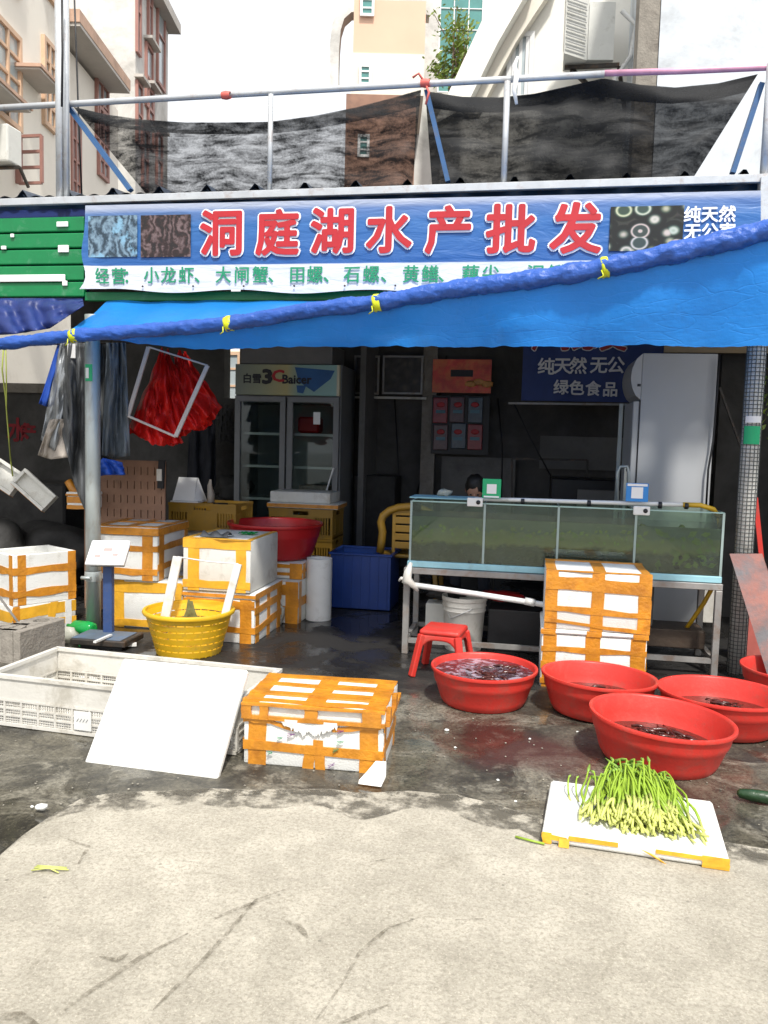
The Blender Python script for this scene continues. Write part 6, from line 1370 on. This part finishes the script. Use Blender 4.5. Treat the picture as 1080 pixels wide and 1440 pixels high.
# dark counter / tv right part
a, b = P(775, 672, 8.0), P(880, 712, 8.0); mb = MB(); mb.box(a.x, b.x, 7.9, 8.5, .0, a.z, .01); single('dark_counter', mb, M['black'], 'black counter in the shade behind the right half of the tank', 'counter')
mb = MB(); mb.bar(P(720, 645, 8.4), P(826, 647, 8.4), .02, .02); mb.bar(P(826, 647, 8.4), P(826, 720, 8.4), .02, .02); mb.bar(P(720, 645, 8.4), P(720, 740, 8.4), .02, .02); single('metal_frame', mb, M['iron'], 'thin dark metal frame standing near the back wall', 'frame')  # open frame of thin iron bars
mb = MB(); mb.tube([P(723, 568, 8.3), P(745, 615, 8.3), P(775, 670, 8.25)], .007, 5); single('slanting_cord', mb, M['black'], 'thin black cord slanting down from the inner banner', 'cord')
mb = MB(); a = P(812, 688, 7.85); mb.box(a.x, a.x + .45, 7.8, 7.85, a.z - .18, a.z, .004); single('grey_carton', mb, pm('dim_grey_carton', (.2, .19, .17), .7, .1, 5, .1), 'dim grey carton leaning before the black counter', 'carton')
# red characters on the left back wall (painted)
M['wallred'] = pm('faded_red_paint', (.25, .012, .02), .7, .3, 8, .1)
for ch_, px, py, sz in (('水', 25, 607, .30), ('产', 40, 610, .22)): text(ch_, sz, M['wallred'], P(px, py, 8.99), bw, bold=.008)
for ch_, px, py in (('收', 315, 585), ('货', 316, 612)): text(ch_, .24, M['txblack'], P(px, py, 8.99), bw, bold=.004)

# ================================================================== PERSON behind the tank
def person():
    px_ = P(668, 690, 6.75); base = Vector((px_.x, 6.9, 0)); t = thing('person', 'dark haired person in a dark shirt sitting bowed behind the fish tank', 'person', base); t.scale = (.94, .94, .94)
    V_ = [(0, 0, .48), (0, .0, .62), (0, -.03, .80), (0, -.06, .90), (0, -.10, .965), (0, -.13, 1.02), (-.16, -.05, .86), (-.21, -.18, .64), (-.12, -.36, .60), (.16, -.05, .86), (.21, -.18, .64), (.12, -.36, .60), (-.09, -.05, .46), (-.12, -.42, .47), (-.12, -.42, .10), (-.12, -.52, .05), (.09, -.05, .46), (.12, -.42, .47), (.12, -.42, .10), (.12, -.52, .05)]
    E_ = [(0, 1), (1, 2), (2, 3), (3, 4), (4, 5), (3, 6), (6, 7), (7, 8), (3, 9), (9, 10), (10, 11), (0, 12), (12, 13), (13, 14), (14, 15), (0, 16), (16, 17), (17, 18), (18, 19)]
    rad = [.14, .13, .14, .10, .05, .05, .06, .045, .03, .06, .045, .03, .09, .065, .04, .035, .09, .065, .04, .035]
    me = bpy.data.meshes.new('body'); me.from_pydata(V_, E_, []); ob = link('body', me, t)
    sk = ob.modifiers.new('skin', 'SKIN'); 
    for i, r2 in enumerate(rad): me.skin_vertices[0].data[i].radius = (r2, r2)
    me.skin_vertices[0].data[0].use_root = True
    ob.modifiers.new('sub', 'SUBSURF').levels = 2
    dg = bpy.context.evaluated_depsgraph_get(); m2 = bpy.data.meshes.new_from_object(ob.evaluated_get(dg)); ob.modifiers.clear(); ob.data = m2; m2.materials.clear(); m2.materials.append(M['shirt'])
    for p in m2.polygons: p.use_smooth = True
    hc = Vector((0, -.165, 1.085)); fw = Vector((0, -.8, -.6)).normalized(); up = Vector((0, -.6, .8))
    def hp_(x, f, u): return hc + Vector((1, 0, 0)) * x + fw * f + up * u
    mb = MB(); mb.blob((0, 0, 0), .074, .092, .112, .02, 2, 3)
    for v in mb.b.verts: 
        c = v.co.copy(); k = 1 - .25 * max(0, -c.z / .11); v.co = hp_(c.x * k, -c.y, c.z)
    mb.tube([hp_(0, .085, .02), hp_(0, .108, -.02), hp_(0, .09, -.03)], [.008, .014, .010], 8); mb.tube([hp_(-.025, .085, -.058), hp_(0, .094, -.06), hp_(.025, .085, -.058)], [.004, .008, .004], 6)
    for k in (-1, 1): mb.blob(hp_(.076 * k, -.005, .0), .012, .018, .03, .1)
    obj('head', mb, M['skin'], t)
    mb = MB()
    for k in (-1, 1): mb.blob(hp_(.03 * k, .083, .012), .012, .008, .008, 0)
    obj('eyes', mb, M['black'], t)
    mb = MB(); mb.blob((0, 0, 0), .086, .105, .122, .12, 6, 3)
    for v in mb.b.verts: c = v.co.copy(); v.co = hp_(c.x, -c.y - .022, c.z + .018)
    obj('hair', mb, M['hair'], t)
    for k in (-1, 1):
        for j in range(5):
            a = Vector((.12 * k, -.36, .60)) + Vector(((j - 2) * .016, -.03, 0)); l = [.05, .07, .075, .07, .055][j]
            if j == (4 if k < 0 else 0): d1 = Vector((-k * .7, -.6, -.1))
            else: d1 = Vector(((j - 2) * .06, -1, -.1))
            mb = MB(); mb.tube([a, a + d1 * l * .5, a + d1 * l * .85 + Vector((0, 0, -.015)), a + d1 * l + Vector((0, 0, -.03))], [.010, .009, .008, .006], 7); obj('finger', mb, M['skin'], t)
    mb = MB(); mb.box(base.x - .17, base.x + .17, base.y - .14, base.y + .2, 0, .40, .02, 2); single('seat_box', mb, M['dark'], 'dark box used as a seat by the person behind the tank', 'box')
person()

# ================================================================== LEFT: CLOTHES, RED NETS, BOARD
sheet('blue cloth edge hanging at the far left of the raincoats', 'cloth', 'blue_cloth', M['bluecl'], [(82, 480), (95, 480)], [(55, 568), (66, 572)], 5.62, 8, 14, .02, 1, seed=1)
sheet('shiny silver grey raincoat hanging left of the post', 'raincoat', 'silver_raincoat', M['silver'], [(86, 480), (98, 480), (110, 482)], [(57, 618), (76, 634), (108, 604)], 5.58, 40, 30, .055, 1.3, seed=2)
sheet('beige grey crumpled sleeve below the silver raincoat', 'cloth', 'beige_sleeve', M['beigecl'], [(70, 590), (102, 588)], [(53, 640), (72, 646), (100, 643)], 5.52, 24, 14, .04, .9, seed=5)
sheet('long dark grey raincoat reaching down beside the post', 'raincoat', 'grey_raincoat', M['greycl'], [(92, 482), (112, 482), (132, 484)], [(88, 612), (104, 680), (124, 728)], 5.50, 40, 30, .07, 1.6, seed=3)
sheet('dark raincoat hanging directly behind the left post', 'raincoat', 'grey_raincoat', M['greycl'], [(108, 482), (135, 482), (162, 482)], [(108, 690), (138, 660), (160, 645)], 5.66, 40, 24, .07, 1.7, seed=6)
sheet('blue grey jacket hanging just right of the left post', 'jacket', 'hanging_jacket', M['greybl'], [(150, 482), (165, 482), (177, 482)], [(143, 640), (164, 644), (183, 641)], 5.55, 40, 24, .055, 1.2, seed=4)
mb = MB(); mb.box(P(98, 486, 5.5).x, P(109, 486, 5.5).x, 5.47, 5.475, P(98, 504, 5.5).z, P(98, 484, 5.5).z); single('white_tag', mb, M['paper'], 'small white tag pinned above the silver raincoat', 'tag')
sheet('bright blue cloth bundle stuck behind the post foot of the jackets', 'cloth', 'blue_cloth_bundle', M['bluecl'], [(118, 668), (145, 644), (172, 650)], [(122, 672), (150, 668), (176, 668)], 5.5, 20, 10, .04, 3, seed=8)
# clothes line
mb = MB(); mb.tube([P(60, 484, 5.6), P(180, 482, 5.6), P(330, 480, 5.9)], .008, 6); single('clothes_line', mb, M['iron'], 'dark line under the awning from which the raincoats hang', 'line')
# red net bags: ruffled cones
def ruffle(label, top, bl, br, y, seed, fold=.075, nf=3.3):
    mb = MB()
    def fn(u, v):
        x0 = top[0] + (bl[0] - top[0]) * v; y0 = top[1] + (bl[1] - top[1]) * v; x1 = top[0] + (br[0] - top[0]) * v; y1 = top[1] + (br[1] - top[1]) * v
        sag = 14 * math.sin(math.pi * u) * v
        px = x0 + (x1 - x0) * u; py = y0 + (y1 - y0) * u + sag + 4 * v * noise.noise(Vector((u * 12, seed, 0)))
        px += 4 * noise.noise(Vector((u * 5, v * 6, seed)))
        return P(px, py, y - .17 * math.sin(math.pi * u) * v ** .6 + fold * math.sin(u * nf * 6.28 + seed + 2 * math.sin(v * 4)) * (.2 + v) * .5 + .05 * noise.noise(Vector((u * 6, v * 7, seed))) + .012 * noise.noise(Vector((u * 22, v * 22, seed))))
    mb.grid(fn, 90, 40); mb.grid(lambda u, v: fn(u, v) + Vector((0, .1 + .08 * math.sin(math.pi * u) * v, 0)), 40, 20)
    return single('red_net_bag', mb, M['rednet'], label, 'net bag', group='red net bags hanging in a bunch')
ruffle('main red net bag hanging inside the tilted pale frame', (228, 488), (180, 606), (262, 606), 5.75, 1)
ruffle('lowest left red net bag under the frame corner', (215, 540), (182, 600), (250, 622), 5.7, 4)
ruffle('right red net bag spreading out beyond the frame', (252, 492), (240, 600), (306, 572), 5.85, 2)
ruffle('crumpled middle red net bag behind the frame bar', (238, 500), (225, 585), (292, 596), 5.8, 3)
fo3 = P(240, 550, 5.55); fr3 = thing('picture_frame', 'tilted empty pale picture frame hanging in front of the red nets', 'frame', fo3)  # four-bar frame with no picture in it
cs = [P(209, 488, 5.55), P(292, 514, 5.5), P(247, 614, 5.45), P(180, 585, 5.5)]
for i, wd in ((0, .012), (1, .03), (2, .016), (3, .03)):
    mb = MB(); mb.bar(cs[i] - fo3, cs[(i + 1) % 4] - fo3, wd, .015, up=(0, 1, 0), bev=.002); obj('bar', mb, M['palewood'], fr3)
# perforated brown board standing behind the post, with slots
y_ = 5.95; a, b = P(118, 645, y_), P(232, 645, y_); z1 = a.z; bo3 = Vector(((a.x + b.x) / 2, y_, 0)); bd3 = thing('slotted_board', 'brown slotted board standing upright behind the left post', 'board', bo3)
hw = (b.x - a.x) / 2; nC, nR = 12, 8; mb = MB(); h0 = .30; rowh = (z1 - h0) / nR
mb.box(-hw, hw, 0, .02, 0, h0)
for j in range(nR):
    z_ = h0 + j * rowh; mb.box(-hw, hw, 0, .02, z_ + rowh * .55, z_ + rowh)
    for i in range(nC + 1): x = -hw + 2 * hw * i / nC; xa, xb = max(-hw, x - hw / nC * .86), min(hw, x + hw / nC * .86); mb.box(xa, xb, 0, .02, z_, z_ + rowh * .55)
obj('panel', mb, M['cardb'], bd3)
mb = MB(); mb.box(-hw, hw, .024, .03, 0, z1 - .01); obj('backing', mb, M['dark'], bd3)
y_ = 5.42; a = P(123.5, 640, y_); mb = MB(); mb.box(a.x - .012, a.x + .012, y_, y_ + .03, 0, a.z, .002); single('thin_batten', mb, M['wood'], 'thin pale wooden batten upright just left of the post', 'batten')
mb = MB(); p = P(226, 665, 5.9); mb.bar(p + Vector((0, 0, -.12)), p + Vector((.01, 0, .1)), .05, .02); single('wall_bottle', mb, M['black'], 'black bottle shape hanging at right edge of slotted board', 'bottle')
mb = MB(); mb.box(p.x - .02, p.x + .02, 5.87, 5.88, p.z - .06, p.z + .03); single('bottle_label', mb, M['whitep'], 'pale label on the black hanging bottle', 'label')
# suspended foam trays at the far left
def tray(label, c, ang, w_, h_, y):
    o_ = thing('hanging_foam_tray', label, 'foam tray', c, 0, 'foam trays hanging on the left'); ca, sa = math.cos(ang), math.sin(ang); X = Vector((ca, 0, sa)); Zz = Vector((-sa, .35, ca)).normalized(); Yv = Zz.cross(X)
    mb = MB(); mb.obox((0, 0, 0), X, Yv, Zz, w_ / 2, .012, h_ / 2)
    for s_ in (-1, 1): mb.obox(Zz * s_ * (h_ / 2 - .012) - Yv * .032, X, Yv, Zz, w_ / 2, .02, .012); mb.obox(X * s_ * (w_ / 2 - .012) - Yv * .032, X, Yv, Zz, .012, .02, h_ / 2 - .026)
    obj('body', mb, M['foamd'], o_)
    mb = MB(); mb.obox(-Zz * (h_ / 2 + .002) - Yv * .01, X, Yv, Zz, w_ / 2, .03, .002); obj('tape', mb, M['tape'], o_)
    return o_
tray('right hanging foam tray tilted down towards the raincoats', P(50, 690, 5.9), R(-38), .34, .16, 5.9)
tray('left hanging foam tray tied by yellow string at photo edge', P(10, 672, 5.95), R(-30), .26, .2, 5.9)
mb = MB(); mb.tube([P(5, 488, 5.6), P(3, 520, 5.6), P(8, 560, 5.7), P(11, 600, 5.8), P(15, 648, 5.85), P(18, 670, 5.85)], .006, 5); mb.tube([P(8, 488, 5.6), P(9, 530, 5.6), P(9, 575, 5.7), P(12, 610, 5.8), P(15, 650, 5.85)], .005, 5)
single('yellow_string', mb, pm('yellow_green_string', (.35, .4, .08), .6), 'yellow green string hanging from the awning roll at left', 'string')
# dark junk at far left
random.seed(2)
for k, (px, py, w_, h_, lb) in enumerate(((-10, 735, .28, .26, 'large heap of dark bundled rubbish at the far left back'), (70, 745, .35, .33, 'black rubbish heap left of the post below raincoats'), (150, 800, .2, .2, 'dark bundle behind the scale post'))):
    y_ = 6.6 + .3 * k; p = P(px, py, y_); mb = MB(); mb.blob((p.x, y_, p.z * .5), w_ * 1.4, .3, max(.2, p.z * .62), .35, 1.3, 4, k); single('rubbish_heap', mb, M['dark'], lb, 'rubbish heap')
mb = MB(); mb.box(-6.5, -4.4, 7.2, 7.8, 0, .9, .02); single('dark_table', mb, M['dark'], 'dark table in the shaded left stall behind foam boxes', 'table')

# ================================================================== RIGHT EDGE
A = P(1026, 779, 5.25); B = P(1071, 779, 5.25); C_ = Vector((P(1088, 975, 4.95).x + .0, 4.95, 0)); 
bo4 = Vector((C_.x + .1, 4.95, 0)); rb_ = thing('rusty_board', 'rusty dark painted board leaning against the right post', 'board', bo4)
mb = MB(); dwn = C_ - A; slab4(mb, [A, B, B + dwn, A + dwn], (0.01, .022, 0), 1)
obj('panel', mb, M['rust'], rb_, bo4)
mb = MB(); mb.box(1.42, 1.75, 5.62, 5.64, 0, .62, .003); single('faded_red_board', mb, M['pinkboard'], 'faded red board standing behind the right post', 'board')
mb = MB(); mb.bar(P(1062, 700, 5.7), P(1072, 800, 5.7), .03, .02); single('red_stick', mb, M['red'], 'thin red stick upright behind the right post', 'stick')
mb = MB(); p = P(1072, 570, 5.6)
for k in range(40):
    c = p + Vector((random.gauss(0, .03), rnd(-.05, .05), random.gauss(0, .12))); n_ = Vector((rnd(-1, 1), rnd(-1, 0), rnd(-1, 1))).normalized(); x = n_.orthogonal().normalized(); y2 = n_.cross(x); l = rnd(.02, .04); mb.face([c - x * l, c + y2 * l * .4, c + x * l, c - y2 * l * .4])
mb.tube([p + Z * .3, p - Z * .2], .004, 5); single('hanging_vine', mb, M['leafy'], 'small green leafy vine at the right photo edge', 'plant')
mb = MB(); mb.bar(P(1012, 545, 6.6), P(1046, 640, 6.6), .02, .015); single('grey_strut', mb, M['iron'], 'dark strut slanting from the white fridge towards the right post', 'strut')
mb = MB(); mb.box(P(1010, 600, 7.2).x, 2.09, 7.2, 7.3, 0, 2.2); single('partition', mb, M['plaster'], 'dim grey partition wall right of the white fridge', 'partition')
mb = MB(); mb.box(P(935, 480, 7.0).x, 2.08, 7.0, 7.04, P(1000, 496, 7).z, P(1000, 478, 7).z); single('tan_board', mb, pm('tan_board', (.4, .3, .18), .7), 'tan board strip above the white fridge', 'board')

# ================================================================== SMALL LITTER
def chunk(label, px, py, r2, mat='foam', seed=0, flat=.6, nm='foam_chunk'):
    p = G(px, py, .0); z = .012 if p.y < 3.05 else 0; mb = MB(); mb.blob(p + Vector((0, 0, z + r2 * flat * .8)), r2, r2 * .7, r2 * flat, .5, 2.5, 2, seed); return single(nm, mb, M[mat], label, 'foam chunk' if mat == 'foam' else 'scrap')
mb = MB(); p = G(521, 1108); slab4(mb, [p + Vector((-.05, 0, .012)), p + Vector((.045, -.01, .013)), p + Vector((.055, .03, .035)), p + Vector((.05, .06, .075)), p + Vector((.005, .07, .07)), p + Vector((-.025, .04, .035))], (0, .01, .012), 1)
single('foam_chunk', mb, M['foam'], 'broken white foam piece in front of the taped box', 'foam chunk', smooth=30)
chunk('small white foam lump on the concrete at far left', 58, 1143, .022, seed=3); chunk('white crumb on wet ground left of the basins', 628, 1028, .012, seed=5, flat=.5)
for i, (px, py) in enumerate(((640, 1052), (725, 1128), (700, 1098), (812, 1030), (745, 1040), (45, 1140))): chunk(['tiny white crumb near the red stain', 'tiny white crumb at the concrete edge', 'tiny white crumb in the wet dark strip', 'tiny white crumb beneath the middle basin', 'tiny white crumb right of first basin', 'tiny white crumb beside the far left foam lump'][i], px, py, .007, seed=i, nm='foam_crumb')
mb = MB(); p = G(1068, 1130); d = Vector((1, -.18, 0)).normalized(); q = p + Z * .03; mb.tube([q - d * .085, q - d * .075, q - d * .03, q + d * .05, q + d * .13, q + d * .15], [.006, .018, .024, .026, .020, .006], 14, fn=lambda i, k: 1 + .05 * math.sin(k * 3)); single('cucumber', mb, M['zuc'], 'dark green cucumber lying on the ground at right edge', 'cucumber')
mb = MB(); p = G(68, 1226, .013)
for k in range(7): a = rnd(-.3, .3); mb.tube([p + Vector((-.05, rnd(-.02, .02), .006)), p + Vector((0, rnd(-.02, .02), .014)), p + Vector((rnd(.02, .06), rnd(-.03, .03), .005))], .0022, 5)
single('vegetable_scrap', mb, M['stalkw'], 'little scrap of pale green vegetable on the left concrete', 'scrap')
mb = MB(); p = G(745, 1184, .015); mb.tube([p + Vector((-.05, .02, .004)), p + Vector((0, .0, .006)), p + Vector((.05, -.01, .004))], .004, 6); single('stray_stalk', mb, M['stalk'], 'stray green stalk lying at the left edge of the tray', 'stalk')
random.seed(44); mb = MB()
for k in range(220):
    p = G(rnd(0, 1080), rnd(985, 1170)); r2 = rnd(.002, .006); mb.blob((p.x, p.y, .004), r2, r2, r2 * .6, .4, 2, 1, k)
gr = obj('grit', mb, pm('mixed_grit', (.25, .23, .19), .8, .7, 60, 0)); gr['kind'] = 'stuff'; tag(gr, 'scattered small grit and crumbs on the wet ground', 'grit')
